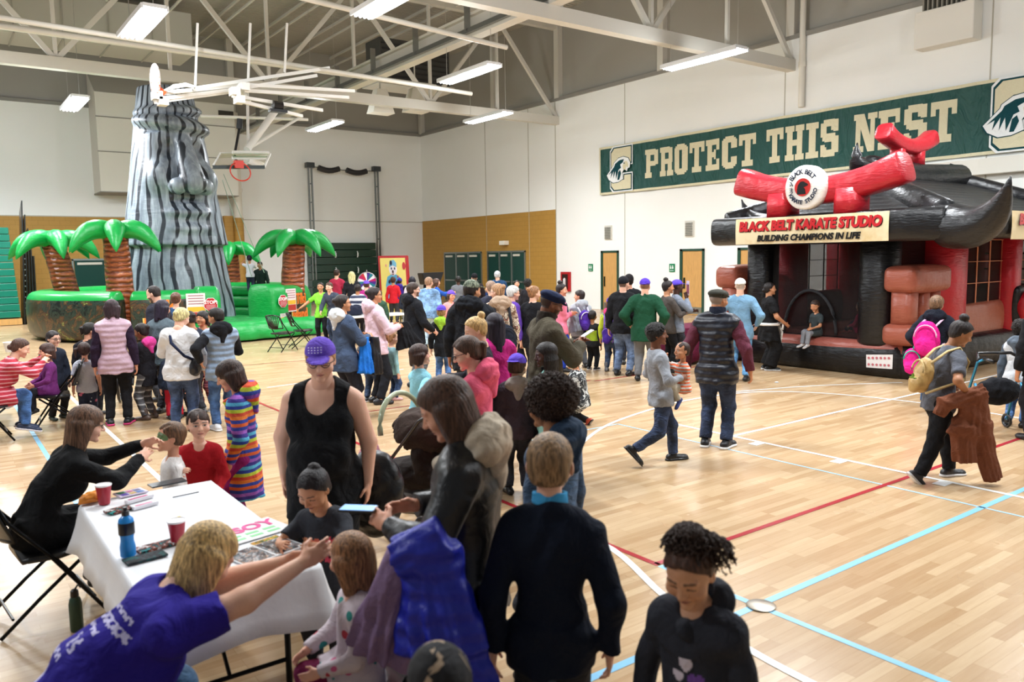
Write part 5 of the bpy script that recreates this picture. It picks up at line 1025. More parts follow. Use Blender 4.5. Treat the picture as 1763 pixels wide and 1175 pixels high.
def palm(x, y, top, lean, label_i, rot=0, h0=0.):
    t = empty('palm', (x-TC[0], y-TC[1], 0)); t.name = 'palm_tree'; t.parent = T0
    P = [(lean[0]*s_**1.5, lean[1]*s_**1.5, h0+(top-h0)*s_) for s_ in np.linspace(0, 1, 12)]
    tr_ = MB().tube(P, [.38*(1-.18*s_)+.015*(i % 2) for i, s_ in enumerate(np.linspace(0, 1, 12))], 18, sq=2.6).build('trunk', BARK, t, smooth='all')
    lx, ly = lean
    for k in range(6):
        a = rot+2*pi*k/6; d = V3(cos(a), sin(a), 0); Pf, Rf = [], []
        for s_ in np.linspace(0, 1, 12): Pf.append((lx+d[0]*(.12+1.18*s_), ly+d[1]*(.12+1.18*s_), top+.12+.22*sin(s_*1.9)-.78*s_**2.3)); Rf.append(max(.015, .3*(1-s_**1.8)**.75*(.8+.5*s_)))
        MB().tube(Pf, Rf, 14, asp=1.05).build('frond', VG, t, smooth='all')
    MB().ball((lx, ly, top+.3), (.3, .3, .1), 16).build('crown_cap', M('b8403a', 'vinyl'), t, smooth='all')
    return t
palm(4.36, 24.6, 2.95, (-.05, 0), 0, .35); palm(3.6, 28.3, 2.8, (-.4, 0), 1, .6); palm(9.35, 24.7, 2.75, (.3, .3), 2, -.25); palm(9.3, 30.8, 2.5, (0, 0), 3, .2)
ORL, YEL = M('e8782a', 'plastic'), M('f0c870', 'plastic')
def ringtext(par, s, a, r, z, size, m, o=0):
    a = R(a); n = V3(cos(a), sin(a), 0); x = V3(-n[1], n[0], 0); p = V3(TC[0], TC[1], 0)*0+n*(r+o); return text('lettering', s, m, frame((p[0], p[1], z), x, (0, 0, 1), n), size, par, .01, .012)
for par, a1, sgn in ((w2_, 252, 0), (w3, 312, 0)):
    for m, o, d in ((YEL, 0, 0), (ORL, .02, .01)):
        ringtext(par, 'Tiki', a1, 4.3, .98+d, .48-4*d, m, o); ringtext(par, 'Island', a1-1, 4.3, .5+d, .46-4*d, m, o)
def octsign(a, r, z, par, R_=.2):
    a = R(a); n = V3(cos(a), sin(a), 0); x = V3(-n[1], n[0], 0)
    for sc_, m, o in ((1, 'f2eeee', 0), (.93, 'c01f2c', .008)):
        b = MB(); b.T = frame(n*(r+o)+V3(0, 0, z), x, (0, 0, 1), n); b.prism([(R_*sc_*cos(R(22.5+45*k)), R_*sc_*sin(R(22.5+45*k))) for k in range(8)], .01); ob = b.build('stop_sign', M(m, 'plastic'), par)
    text('lettering', 'STOP!', M('f4f0f0', 'plastic'), frame(n*(r+.02)+V3(0, 0, z+.06), x, (0, 0, 1), n), .13, ob, .004, .004)
    b = MB(); b.T = frame(n*(r+.02)+V3(0, 0, z), x, (0, 0, 1), n); [b.box(-.13, -.02-k*.035, 0, .13, -.01-k*.035, .004) for k in range(4)]; b.build('sign_lines', M('e8c8cc', 'plastic'), ob)
octsign(267.5, 4.38, 1.0, w2_); octsign(297, 4.46, .98, w3)
def card(a, r, z, w, h, par, col='ecdfe0'):
    a = R(a); n = V3(cos(a), sin(a), 0); x = V3(-n[1], n[0], 0); b = MB(); b.T = frame(n*r+V3(0, 0, z), x, (0, 0, 1), n); b.box(-w/2, -h/2, 0, w/2, h/2, .008); o = b.build('notice', M(col, 'plastic'), par)
    for (y0, y1, c) in ((-.5, -.22, 'b8392f'), (-.2, .0, 'e8b63a')):
        b = MB(); b.T = frame(n*(r+.009)+V3(0, 0, z), x, (0, 0, 1), n); b.box(-w*.45, y0*h*.9, 0, w*.45, y1*h*.9, .004); b.build('notice_band', M(c, 'plastic'), o)
    b = MB(); b.T = frame(n*(r+.009)+V3(0, 0, z), x, (0, 0, 1), n); [b.box(-w*.4, h*(.1+.1*k), 0, w*.4, h*(.13+.1*k), .004) for k in range(4)]; b.build('notice_lines', M('a06a70', 'plastic'), o)
card(262.5, 4.34, .95, .5, .75, w2_); card(303.5, 4.36, .98, .5, .7, w3); card(268, 4.38, .45, .35, .3, w2_); card(297, 4.46, .5, .28, .22, w3)
for i, (a, b_) in enumerate(((at(385, 300, 28, 1), at(455, 470, 25, 1)), (at(383, 310, 28, 1), at(433, 476, 25, 1)))):
    tag(MB().tube([a, b_], .012, 5).build('climbing_rope', M('8ba08a', 'cloth')), ['thin climbing rope from the stone head down to the man behind the green wall', 'thin climbing rope from the stone head to the climbing child'][i], 'rope')
# ---------------- chairs, tables and table things ----------------
BLK, BLKM = M('141416', 'plastic'), M('1d1e20', 'metal')
def chair(loc, head, label, fan=False):
    t = tag(empty('folding_chair', loc, -R(head)), label, 'chair')
    s = MB(); s.tube([(0, -.2, .44), (0, .0, .435), (0, .2, .45)], [.02, .022, .018], 16, sq=5, asp=10.5); s.build('seat', BLK, t, smooth='all')
    for q in (-1, 1):
        MB().tube([(q*.2, -.33, .86), (q*.22, -.26, .7), (q*.225, -.05, .44), (q*.225, .24, .01)], .012, 8).build('leg', BLKM, t, smooth='all')
        MB().tube([(q*.205, .17, .43), (q*.205, -.12, .2), (q*.205, -.34, .01)], .012, 8).build('leg', BLKM, t, smooth='all')
    MB().tube([(-.2, -.27, .11), (.2, -.27, .11)], .009, 6).build('stretcher', BLKM, t); MB().tube([(-.22, .17, .13), (.22, .17, .13)], .009, 6).build('stretcher', BLKM, t)
    n, bk = 15, MB(); H0, H1 = .56, .9
    def bp(u, v, o=0.): return (-.21+.42*u+(.02 if False else 0)*v, -.24-.12*v-.045*(1-(2*u-1)**2)+o, H0+(H1-H0)*v-.035*abs(2*u-1)**3*v+.02*abs(2*u-1)*(1-v))
    if not fan:
        cells = [(i/n, (i+1)/n, j/8, (j+1)/8) for i in range(n) for j in range(8) if not (j == 6 and 5 <= i <= 9)]
        for o in (0, .014):
            for u0, u1, v0, v1 in cells: p = [bp(u0, v0, o), bp(u1, v0, o), bp(u1, v1, o), bp(u0, v1, o)]; bk.quad(*(p if o == 0 else p[::-1]))
    else:
        for i in range(9): u = i/8; bk.tube([bp(.32+.36*u, 0), bp(.15+.7*u, .5), bp(u, 1-.12*abs(2*u-1))], .011, 6)
    bk.tube([bp(u, 1, .007) for u in np.linspace(0, 1, 10)], .014, 6); bk.tube([bp(u, 0, .007) for u in np.linspace(0, 1, 8)], .016, 6); bk.tube([bp(0, v_, .007) for v_ in np.linspace(0, 1, 5)], .013, 6); bk.tube([bp(1, v_, .007) for v_ in np.linspace(0, 1, 5)], .013, 6)
    bk.build('backrest', BLK, t, smooth='all'); return t
def table(x0, y0, x1, y1, label, z=.74, top='e9e9e6', legs=True, frame_label=None):
    c = ((x0+x1)/2, (y0+y1)/2, 0); t = tag(empty('folding_table', c), label, 'table'); a, b_ = (x1-x0)/2, (y1-y0)/2
    MB().box(-a, -b_, z-.045, a, b_, z-.004).build('tabletop', M(top, 'plastic'), t, bevel=.012)
    lx = a > b_
    for q in (-1, 1):
        for w in (-1, 1):
            x, y = ((q*(a-.25), w*(b_-.1)) if lx else (w*(a-.1), q*(b_-.25))); MB().tube([(x, y, 0.004), (x, y, z-.05)], .016, 8).build('leg', BLKM, t)
        m_ = MB(); p0, p1 = ((q*(a-.25), -b_+.1, .2), (q*(a-.25), b_-.1, .2)) if lx else ((-a+.1, q*(b_-.25), .2), (a-.1, q*(b_-.25), .2)); m_.tube([p0, p1], .012, 8).build('crossbar', BLKM, t)
        mid = (q*(a-.25), 0, .2) if lx else (0, q*(b_-.25), .2); MB().tube([mid, (q*(a-.75) if lx else 0, 0 if lx else q*(b_-.75), z-.05)], .01, 8).build('brace', BLKM, t)
    return t
def cloth(x0, y0, x1, y1, z, drop, label, col, cat='tablecloth', wav=.02, seed=1, mat=None):
    r2 = random.Random(seed); v = MB(); hx, hy = (x1-x0)/2, (y1-y0)/2; cx_, cy_ = (x0+x1)/2, (y0+y1)/2
    per = []; N = 96
    for k in range(N):
        t = k/N*(4*hx+4*hy)
        if t < 2*hx: p = (-hx+t, -hy, 0, -1)
        elif t < 2*hx+2*hy: p = (hx, -hy+t-2*hx, 1, 0)
        elif t < 4*hx+2*hy: p = (hx-(t-2*hx-2*hy), hy, 0, 1)
        else: p = (-hx, hy-(t-4*hx-2*hy), -1, 0)
        per.append(p)
    rows = [(.98, 0, .004), (1.0, .0, 0.002), (1.0, .012, -.012)]+[(1., .012+.05*f*f, -drop*f) for f in (.2, .45, .7, 1)]
    vs, fs = [(0, 0, .005)], []
    for (sc_, off, dz) in rows:
        for k, (x, y, nx, ny) in enumerate(per):
            w = wav*.5*abs(dz)/max(drop, .01)*(sin(k*.45)+.6*sin(k*1.3+seed)) if dz < -.02 else 0; cd2 = min(abs(abs(x)-hx)+abs(abs(y)-hy), .3); cf = (1-cd2/.3)*abs(dz)/max(.01, drop)*.035 if dz < -.02 else 0
            vs.append((x*sc_+nx*(off+w+cf)+(math.copysign(cf, x) if nx == 0 else 0), y*sc_+ny*(off+w+cf)+(math.copysign(cf, y) if ny == 0 else 0), dz-(.05*cf/.035 if drop > .1 else 0)))
    for k in range(N):
        fs.append((0, 1+k, 1+(k+1) % N))
        for i in range(len(rows)-1): a = 1+i*N; fs.append((a+k, a+N+k, a+N+(k+1) % N, a+(k+1) % N))
    v.add(vs, fs); o = v.build('tablecloth', mat or M(col, 'cloth'), loc=(cx_, cy_, z), smooth='all'); md = o.modifiers.new('t', 'SOLIDIFY'); md.thickness = .003; return tag(o, label, cat)
TX0, TX1, TY0, TY1 = .64, 1.42, 3.5, 5.36
table(TX0, TY0, TX1, TY1, 'long folding table under a white paper cloth in the foreground')
cloth(TX0, TY0, TX1, TY1, .742, .24, 'white cloth covering the foreground face painting table', 'e6e8ec', mat=M('e6e8ec', 'paint'))
TZ = .752
def item(px, py, z=TZ): return at(px, py, z)
def put(o, label, cat, group=None): return tag(o, label, cat, group)
def cup(px, py, label):
    g = put(empty('plastic_cup', item(px, py)), label, 'cup', 'red cups on the white table'); MB().lathe([(.03, 0), (.032, .004), (.037, .055), (.038, .06), (.045, .118), (.043, .118), (.036, .05), (.03, .01)], 28).build('cup', M('a8122c', 'plastic'), g, smooth=True); MB().lathe([(.0455, .112), (.048, .118), (.0455, .122), (.042, .118), (.030, .02), (.0301, .021), (.0425, .1185)], 28).build('lining', M('f0ecec', 'plastic'), g, smooth=True)
cup(180, 868, 'red plastic cup with white rim by the orange snack bag'); cup(306, 935, 'red plastic cup half hidden behind the blond volunteer')
g = put(empty('sports_bottle', item(221, 958)), 'blue sports drink bottle with dark label on the white table', 'bottle')
MB().lathe([(.03, 0), (.036, .006), (.037, .05), (.031, .08), (.031, .1), (.037, .12), (.037, .17), (.034, .19), (.02, .205), (.014, .21)], 28).build('drink', M('1f8fe0', 'plastic'), g, smooth=True); MB().lathe([(.0375, .115), (.0378, .118), (.0378, .172), (.037, .175)], 28).build('label', M('16202c', 'plastic'), g, smooth=True); MB().lathe([(.016, .207), (.018, .21), (.018, .23), (.011, .235), (.01, .25)], 18).build('cap', M('1b1e24', 'plastic'), g, smooth=True)
v = Vol((-.09, -.06, -.01), (.09, .06, .06), .004); v.ell((0, 0, .028), (.075, .045, .027)); v.cone((-.08, 0, .01), (-.05, 0, .02), .01, .02, .02); v.folds(.004, .03); v.cut((0, 0, .002), (0, 0, -1)); V, F = v.mesh(); g = put(npmesh('snack_bag', V, F, M('e08a2a', 'leather'), None, None, item(163, 864)), 'crumpled orange snack bag at the corner of the white table', 'snack bag'); g.rotation_euler.z = .3; g.scale = (1.1, 1.1, 1.2)
def flat(name, px, py, w, h, rz, col, label, cat, t=.004, parts=(), group=None):
    g = put(empty(name, item(px, py), rz), label, cat, group); MB().box(-w/2, -h/2, 0, w/2, h/2, t).build('sheet' if t < .01 else 'body', col if not isinstance(col, str) else M(col, 'plastic'), g)
    for (x0, y0, x1, y1, c) in parts: MB().box(x0*w, y0*h, t, x1*w, y1*h, t+.0015).build('print', c if not isinstance(c, str) else M(c, 'plastic'), g)
    return g
PH = blotch(['1a1c20', '27323a', '54322c', '2f5560', 'b58a70', '1b2320'], 26, rough=.3)
flat('photo_sheet', 452, 948, .34, .26, .25, 'eceef0', 'sheet of dark printed photographs near the girl in the flower shirt', 'photo sheet', parts=((-.48, -.46, -.02, .3, PH), (.02, -.46, .48, .3, PH), (.02, .33, .48, .48, blotch(['3f7a2a', 'd49a3a', '2a4a1a'], 30))))
g = flat('poster_paper', 432, 915, .36, .27, .2, 'f1f2f2', 'white paper lettered in pink and green marker on the table', 'paper'); text('lettering', 'SOY', M('ee4f9a', 'plastic'), Matrix.Translation((.04, .045, .006)), .13, g, .001, .004); b = MB(); [b.box(-.15+.1*(k % 3), -.1+.05*(k//3), .004, -.08+.1*(k % 3), -.075+.05*(k//3), .0055) for k in range(6)]; b.build('marker_print', M('8fe0a0', 'plastic'), g)
flat('paint_palette', 225, 850, .17, .12, .2, 'd5c9dd', 'face paint palette with round colour pans next to the red cup', 'palette', .008, parts=((-.4, -.4, -.15, -.05, '5a3aa8'), (-.1, -.4, .12, -.05, 'c8a02e'), (.15, -.4, .4, -.05, '2a6ab8'), (-.4, .05, -.15, .4, '1f8a5a'), (-.1, .05, .12, .4, 'c84a8a'), (.15, .05, .4, .4, '3a2a78')))
flat('tablet', 288, 833, .22, .1, .1, '23262c', 'dark tablet lying at the far edge of the white table', 'tablet', .009)
for i, (x_, y_, w, rz, l) in enumerate(((240, 862, .17, .35, 'white flat paint box with pink print, upper one'), (250, 873, .15, .3, 'white flat paint box with pink print, lower one'))): flat('paint_box', x_, y_, w, .035, rz, 'ecebf0', l+' on the white table', 'box', .02, parts=((-.4, -.3, .3, .3, 'c04a7a'),))
flat('magazine', 205, 880, .14, .09, .3, blotch(['0f8a86', '14201f', '7a3a30', 'c8d0d0'], 22), 'glossy teal magazine folded near the red cup', 'magazine', .012); flat('magazine', 268, 943, .19, .09, .15, blotch(['12787a', '1c1c20', '8a4a3a', 'd0d6d6'], 22), 'glossy teal magazine behind the blue bottle', 'magazine', .012); flat('magazine', 250, 962, .19, .09, .1, blotch(['181a1e', '2a2e34', '18504f'], 22), 'dark magazine beside the blue bottle', 'magazine', .01)
flat('paint_brush', 320, 853, .16, .006, .1, '26303c', 'thin paint brush lying on the white cloth', 'brush', .006); flat('paint_jar', 309, 905, .03, .03, 0, 'e8e4dc', 'small white jar with yellow flower print behind the red cup', 'jar', .05, parts=((-.3, -.3, .3, .3, 'd8b030'),))
g = put(empty('metal_bottle', at(133, 1086)), 'dark green metal bottle standing on the floor left of the table', 'bottle'); MB().lathe([(.034, 0), (.037, .01), (.037, .17), (.03, .2), (.02, .215)], 24).build('bottle', M('2f4a38', 'plastic'), g, smooth=True); MB().lathe([(.022, .213), (.024, .22), (.022, .25), (.01, .26)], 16).tube([(0, 0, .25), (.02, 0, .28), (.035, 0, .26)], .006, 6).build('cap', BLK, g, smooth=True)
chair((.5, 5.6, 0), 84, 'black folding chair under the seated woman in black'); chair((.28, 3.15, 0), 92, 'black folding chair under the bending woman in purple at the bottom left')
chair((1.36, 2.95, 0), -84, 'black folding chair behind the small girl having her hair done')
g = put(npmesh('handbag', *(lambda v: (v.ell((0, 0, .14), (.16, .09, .15)).folds(.012, .09).cut((0, 0, 0), (0, 0, -1)).mesh()))(Vol((-.25, -.2, -.02), (.25, .2, .4), .012)), M('3a2422', 'leather')), 'brown slouchy handbag on the floor under the white table', 'bag'); g.location = at(165, 985)+Vector((.15, .1, 0)); g.scale = (1.1, 1.1, 1.3)
# far tables
table(8.25, 18.6, 10.3, 19.35, 'bare white folding table near the palm with stored chairs', top='f0efec')
for p, h_, l in (((6.85, 18.75, 0), 60, 'black folding chair left of two at the end of the far white table'), ((7.5, 19.1, 0), 100, 'black folding chair with fan back at the end of the far white table'), ((8.9, 20.1, 0), 185, 'black folding chair with fan back behind the far white table')): chair(p, h_, l, True)
g = put(npmesh('backpack', *(lambda v: v.ell((0, 0, .13), (.24, .13, .15)).folds(.012, .09).cut((0, 0, 0), (0, 0, -1)).mesh())(Vol((-.35, -.25, -.02), (.35, .25, .4), .02)), M('1c2030', 'cloth')), 'dark backpack lying on the far white table', 'backpack'); g.location = (8.9, 19.0, .745)
g = put(MB().lathe([(.035, 0), (.035, .17), (.015, .2), (.015, .24)], 14).build('water_bottle', M('b8c4c8', 'plastic'), smooth=True), 'small clear water bottle on the far white table', 'bottle'); g.location = (8.45, 19.0, .745)
table(-.75, 12.75, .72, 13.7, 'folding table under a white cloth at the left edge', top='e9e9e6'); cloth(-.75, 12.75, .72, 13.7, .742, .45, 'white cloth on the face painting table at the left edge', 'e4e6ea', seed=3)
g = put(MB().lathe([(.1, 0), (.11, .02), (.13, .14), (.135, .15), (.12, .15), (.1, .02)], 24).build('white_tub', M('eeeeee', 'plastic'), smooth=True), 'white plastic tub on the left face painting table', 'tub'); g.location = at(23, 606, .75); g.scale = (1.05, 1.05, 1.1)
chair((1.24, 12.2, 0), -85, 'black folding chair under the child in purple at the left table'); chair((.48, 11.75, 0), 90, 'black folding chair under the woman in red stripes')
table(11.95, 10.5, 13.0, 11.3, 'folding table under a maroon cloth beside the karate inflatable'); cloth(11.95, 10.5, 13.0, 11.3, .742, .66, 'maroon floor-length cloth on the table beside the karate inflatable', '5a1430', seed=5)
flat('flyer_stack', 1180, 534, .3, .2, .2, 'e8e8ee', 'stack of flyers on the maroon table', 'flyers', .03)
g = table(16.9, 26.0, 18.6, 26.8, 'folding table under a blue cloth in the far crowd'); cloth(16.9, 26.0, 18.6, 26.8, .742, .66, 'royal blue cloth on the table in the far crowd', '1c3a86', seed=6)
for i, (x_, y_) in enumerate(((17.2, 26.3), (17.9, 26.4))): g = put(MB().lathe([(.12, 0), (.2, .06), (.24, .14), (.22, .14), (.1, .02)], 20).build('wicker_basket', M('c9a878', 'cloth'), smooth=True), ['shallow tan basket on the blue table, left one', 'shallow tan basket on the blue table, right one'][i], 'basket'); g.location = (x_, y_, .748)
# prize wheel
wc = at(632, 485, 29, 1); g = put(empty('prize_wheel', (wc.x, wc.y, 0)), 'round prize wheel with coloured wedges on a stand', 'prize wheel'); wr = .36*1.02
for k in range(16):
    a0, a1 = 2*pi*k/16, 2*pi*(k+1)/16; b = MB(); b.T = frame((0, 0, wc.z), (.9, -.43, 0), (0, 0, 1), (-.43, -.9, 0)); b.prism([(0, 0)]+[(wr*cos(a0+(a1-a0)*j/3), wr*sin(a0+(a1-a0)*j/3)) for j in range(4)], .03); b.build('wedge', M(['b81f6a', 'e8e6ec', '1f7a8a', '4a2a8a', 'f0eef2', 'c8323a'][k % 6], 'plastic'), g)
b = MB(); b.T = frame((0, 0, wc.z), (.9, -.43, 0), (0, 0, 1), (-.43, -.9, 0)); b.tube([(wr*cos(t), wr*sin(t), .02) for t in np.linspace(0, 2*pi, 33)[:-1]], .02, 8, closed=True); b.box(-.02, wr-.02, .03, .02, wr+.1, .06); b.build('rim', M('c8c4cc', 'metal'), g); MB().box(-.03, .02, 0, .03, .08, wc.z-.1).box(-.3, -.15, 0, .3, .25, .04).build('stand', M('8a8a8e', 'metal'), g)
# clown toss board
g = put(empty('toss_board', (0, 0, 0)), 'tall yellow toss game board with a painted clown and red frame', 'game board')
c0, c1 = at(663, 552), at(700, 548); u_ = (c1-c0).normalized(); ex = Vector((.74, -.67, 0)); g.location = (c0+c1)/2; ez = Vector((.02, 0.1, 1)).normalized(); en = ez.cross(ex).normalized()*-1; wB = .98; hB = 2.28
fm = frame((0, 0, 0), ex, ez, ex.cross(ez)); 
def bpoly(name, pts, m, o, par):
    b = MB(); b.T = fm; b.prism([(x*wB/2, y*hB) for x, y in pts], .02) if False else b.add([(x*wB/2, y*hB, o) for x, y in pts]+[(x*wB/2, y*hB, o-.02) for x, y in pts], [tuple(range(len(pts))), tuple(range(len(pts), 2*len(pts)))[::-1]]+[(i, (i+1) % len(pts), len(pts)+(i+1) % len(pts), len(pts)+i) for i in range(len(pts))]); return b.build(name, m if not isinstance(m, str) else M(m, 'plastic'), par)
def circ(cx_, cy_, rx, ry, n=20): return [(cx_+rx*cos(2*pi*k/n), cy_+ry*sin(2*pi*k/n)) for k in range(n)]
b = MB(); b.T = fm; b.box(-wB/2-.05, 0, -.25, wB/2+.05, hB+.04, -.03); b.build('frame', M('b3202a', 'plastic'), g); bd = bpoly('board', [(-.95, 0), (.95, 0), (.95, .98), (-.95, .98)], 'f0dd7a', 0.0, g)
bpoly('painting', [(-.6, .55), (-.45, .68), (-.15, .72), (.2, .72), (.55, .66), (.7, .5), (.6, .3), (-.55, .3)], '5aa8cc', .012, bd); bpoly('painting', circ(0, .8, .3, .1), 'f2e8ec', .02, bd); bpoly('painting', [(-.28, .83), (-.2, .93), (.1, .95), (.28, .9), (.28, .83), (0, .86)], '74b4d4', .03, bd)
for cx_, cy_, rx, ry, c in ((-.12, .9, .09, .04, '151a3a'), (-.1, .81, .05, .02, '2a2f50'), (.14, .81, .05, .02, '2a2f50'), (0, .76, .06, .025, '4a1420'), (0, .72, .1, .008, '7a3030'), (-.05, .66, .1, .02, '1a2040'), (-.3, .6, .08, .03, '181c3a'), (.25, .58, .08, .03, '181c3a'), (.45, .58, .09, .03, 'cc4a70'), (-.5, .86, .05, .02, 'e08a90'), (.85, .85, .12, .06, 'c03038'), (.35, .68, .05, .02, 'c03038')): bpoly('painting', circ(cx_, cy_, rx, ry), c, .04, bd)
# black easel frame and stacked racks in the far crowd
g = put(empty('black_display', at(745, 545)), 'slanted black display case in the far crowd by the tan wall', 'display'); g.location.z = 0; MB().add([(-.3, 0, 1.2), (.35, 0, 1.2), (.55, 0, 1.66), (-.4, 0, 1.64), (-.3, .4, 1.2), (.35, .4, 1.2), (.55, .4, 1.66), (-.4, .4, 1.64)], [(0, 1, 2, 3), (7, 6, 5, 4), (0, 4, 5, 1), (1, 5, 6, 2), (2, 6, 7, 3), (3, 7, 4, 0)]).build('case', M('16161a', 'plastic'), g, bevel=.03); MB().box(-.25, .1, 0, -.2, .2, 1.2).box(.25, .1, 0, .3, .2, 1.2).build('stand', BLKM, g)
# ---------------- accessories ----------------
def accessory(name, rec, parts, m, label, cat, res=.012, folds=.006, rz=None, par=None):
    """soft thing built in the body space of a person and placed beside or on them"""
    P = np.array([p[0] for p in parts]+[p[1] for p in parts]); mg = max(max(np.atleast_1d(p[2]).max(), np.atleast_1d(p[3]).max()) for p in parts)+.05
    v = Vol(P.min(0)-mg, P.max(0)+mg, res)
    for p in parts:
        if isinstance(p[2], tuple): v.ell(p[0], p[2], p[4] if len(p) > 4 else None, .03)
        else: v.cone(p[0], p[1], p[2], p[3], .03)
    v.folds(folds, .1, .7); V, F = v.mesh(); c = V.mean(0)
    o = npmesh(name, V-c, F, M(m) if isinstance(m, str) else m, par); o.location = W(rec, c); o.rotation_euler.z = rec['o'].rotation_euler.z
    if label: tag(o, label, cat)
    o['_c'] = 1; del o['_c']; return o, c
def backpack(rec, label, col, s=1., side_=0, drop=0., trim='e8e4ea', kind='cloth', straps=True):
    H, B, NK, T = rec['H'], rec['B'], rec['NK'], rec['T']; c = NK-T*(.17+drop)*H-B[1]*.13*H*(.6+.4*rec['w'])*1.15+B[0]*side_
    w = .095*H*s; o, cc = accessory('backpack', rec, [(c, c, (w, .055*H*s, .14*H*s), (w, .05, .1), B), (c-T*.06*H-B[1]*.05*H*s, c, (w*.75, .035*H*s, .07*H*s), (w, .05, .1), B)], M(col, kind), label, 'backpack', res=max(.012, rec['D']*.0014))
    b = MB()
    for q in (-1, 1) if straps else ():
        P = [c+B[0]*q*w*.6+T*.1*H*s, NK+B[0]*q*.065*H+T*.0*H-B[1]*.06*H, NK+B[0]*q*.075*H+T*.035*H, NK+B[0]*q*.08*H+B[1]*.075*H*rec['w']-T*.04*H, NK+B[0]*q*.1*H+B[1]*.06*H-T*.15*H, c+B[0]*q*w*.9-T*.1*H]
        b.tube([tuple(p-cc) for p in P], .007*H, 6, asp=1.8)
    if not straps: b.tube([tuple(c-cc+T*.12*H*s-B[1]*.02*H), tuple(c-cc+T*(.12*H*s+.09)+B[0]*.02), tuple(c-cc+T*.12*H*s-B[1]*.0+B[0]*.06)], .006*H, 6)
    b.build('strap', M(trim), o, smooth='all'); z = MB(); z.tube([tuple(c-cc+B[0]*w*.8*cos(t)-B[1]*.055*H*s*1.0+T*(.02+.09*sin(t))*H*s) for t in np.linspace(0, pi, 12)], .006*H, 6); z.build('zip', M(trim), o, smooth='all'); return o
def hand(rec, q=1):
    S_, E_, W_ = rec['J'][q]; return W_+nrm(W_-E_)*rec['H']*.07
def held(rec, name, q, size, m, label, cat, off=(0, 0, 0), tilt=0., parts=None):
    p = hand(rec, q)+V3(*off); g = tag(empty(name, W(rec, p)), label, cat); g.rotation_euler = (tilt, 0, rec['o'].rotation_euler.z)
    MB().box(-size[0]/2, -size[1]/2, -size[2]/2, size[0]/2, size[1]/2, size[2]/2).build('body', m, g, bevel=min(size)*.3)
    for pt in parts or (): MB().box(*pt[0]).build(pt[1], pt[2], g)
    return g
def hang(rec, pcs, m, label, cat='coat', name='coat', res=.011, fold=.007):
    """cloth hanging in folds: wavy elliptical frustums (top, bottom, (rx, ry) top, (rx, ry) bottom, wave), joined"""
    P = np.array([p[0] for p in pcs]+[p[1] for p in pcs]); mg = max(max(*p[2], *p[3]) for p in pcs)+.06; v = Vol(P.min(0)-mg, P.max(0)+mg, res)
    for i, p in enumerate(pcs):
        d = nrm(np.array(p[1])-np.array(p[0])); r = nrm(np.cross(d, V3(0, 1, 0) if abs(d[1]) < .9 else V3(0, 0, 1))); A = np.array([r, np.cross(d, r), d])
        v.frust(p[0], p[1], p[2], p[3], A, .035, wav=p[4], ph=i*1.7)
    v.folds(fold, .13, 1.1); V, F = v.mesh(); c = V.mean(0); o = npmesh(name, V-c, F, m); o.location = W(rec, c); o.rotation_euler.z = rec['o'].rotation_euler.z; return tag(o, label, cat)
# ---------------- people ----------------
JN, JD, JB = ('23324a', dict(kind='denim')), ('16181f', dict(kind='denim')), ('35507a', dict(kind='denim'))
P_ = person
DH, BH, BR, BL, GR = '17110f', '2a1c16', '3d2a1e', '8a6a45', '9a9892'
# --- foreground ---
HEAVY = dict(fat=1.3)
p1 = P_('purple', 330, 885, h=1.7, pos=(.26, 3.08), face=88, skin='p', top=('2a1f8c', dict(sleeve=1, len=.07, puff=.016)), bot=('2c4a66', dict(kind='denim')), hair=('long', '9a7a50', dict(len=.95, th=.04)), sit=.44, lean=46, fat=1.3, fem=1, look=(-14, -40), arms=((-.02, .84, .98, 1), (.16, .9, 1.05, 1)), label='woman in a purple printed T-shirt bending forward to style a small girl’s hair', eyes='down', tattoo=(.55, .07), shoe='23242a')
b = MB(); T1, B1 = p1['T'], p1['B']
def pr_purple(x, y, z):
    o = np.zeros(len(x))
    for z0, z1, x0, x1 in ((.06, .075, -.04, .1), (.09, .11, -.1, .12), (.125, .14, -.06, .06), (.16, .2, -.03, .0), (.16, .2, .02, .05), (.215, .23, -.1, .02), (.25, .33, -.14, -.02)): o[(y < 0) & (z > z0*1.5) & (z < z1*1.5) & (x > x0*1.2) & (x < x1*1.2) & ((np.sin(x*140)*np.sin(z*160) > -.35) | (z0 > .24))] = 1
    return o
printed(p1, pr_purple, ['c4c0ea'])
def back_text(rec, s, size, dz, dx=0, m='d8d4ee', sz=1):
    H = rec['H']; c = rec['NK']-rec['T']*dz*H-rec['B'][1]*(.088+.03*min(dz, .3))*H*(.55+.45*rec['w'])+rec['B'][0]*dx; n = -rec['B'][1]; return text('lettering', s, M(m, 'plastic'), frame(c, rec['B'][0]*1, rec['T'], n), size, rec['o'], .012, .001)
P_('black_top', 205, 725, h=1.62, pos=(.42, 5.66), face=84, skin='p', top=('0f1012', dict(puff=.012)), bot=('1b2740', dict(kind='denim')), hair=('long', '4a3527', dict(len=.85, bangs=1)), sit=.44, lean=30, fem=1, fat=1.02, look=(4, -14), arms=((-.02, .66, .98, 1), (.14, .6, .92, 1)), label='woman in a black sweater with long brown hair painting a boy’s face', glasses='5a4a3a', shoe='1a1a1c')
P_('paint_boy', 293, 728, h=1.08, face=-98, skin='f', top=('e6e4e2', dict(sleeve=1)), bot=JN, hair=('short', '4a3524'), look=(0, 6), arms=('relax', 'relax'), label='boy in a white T-shirt having a green eye mask painted on', eyes='down', paint='1f7a4a')
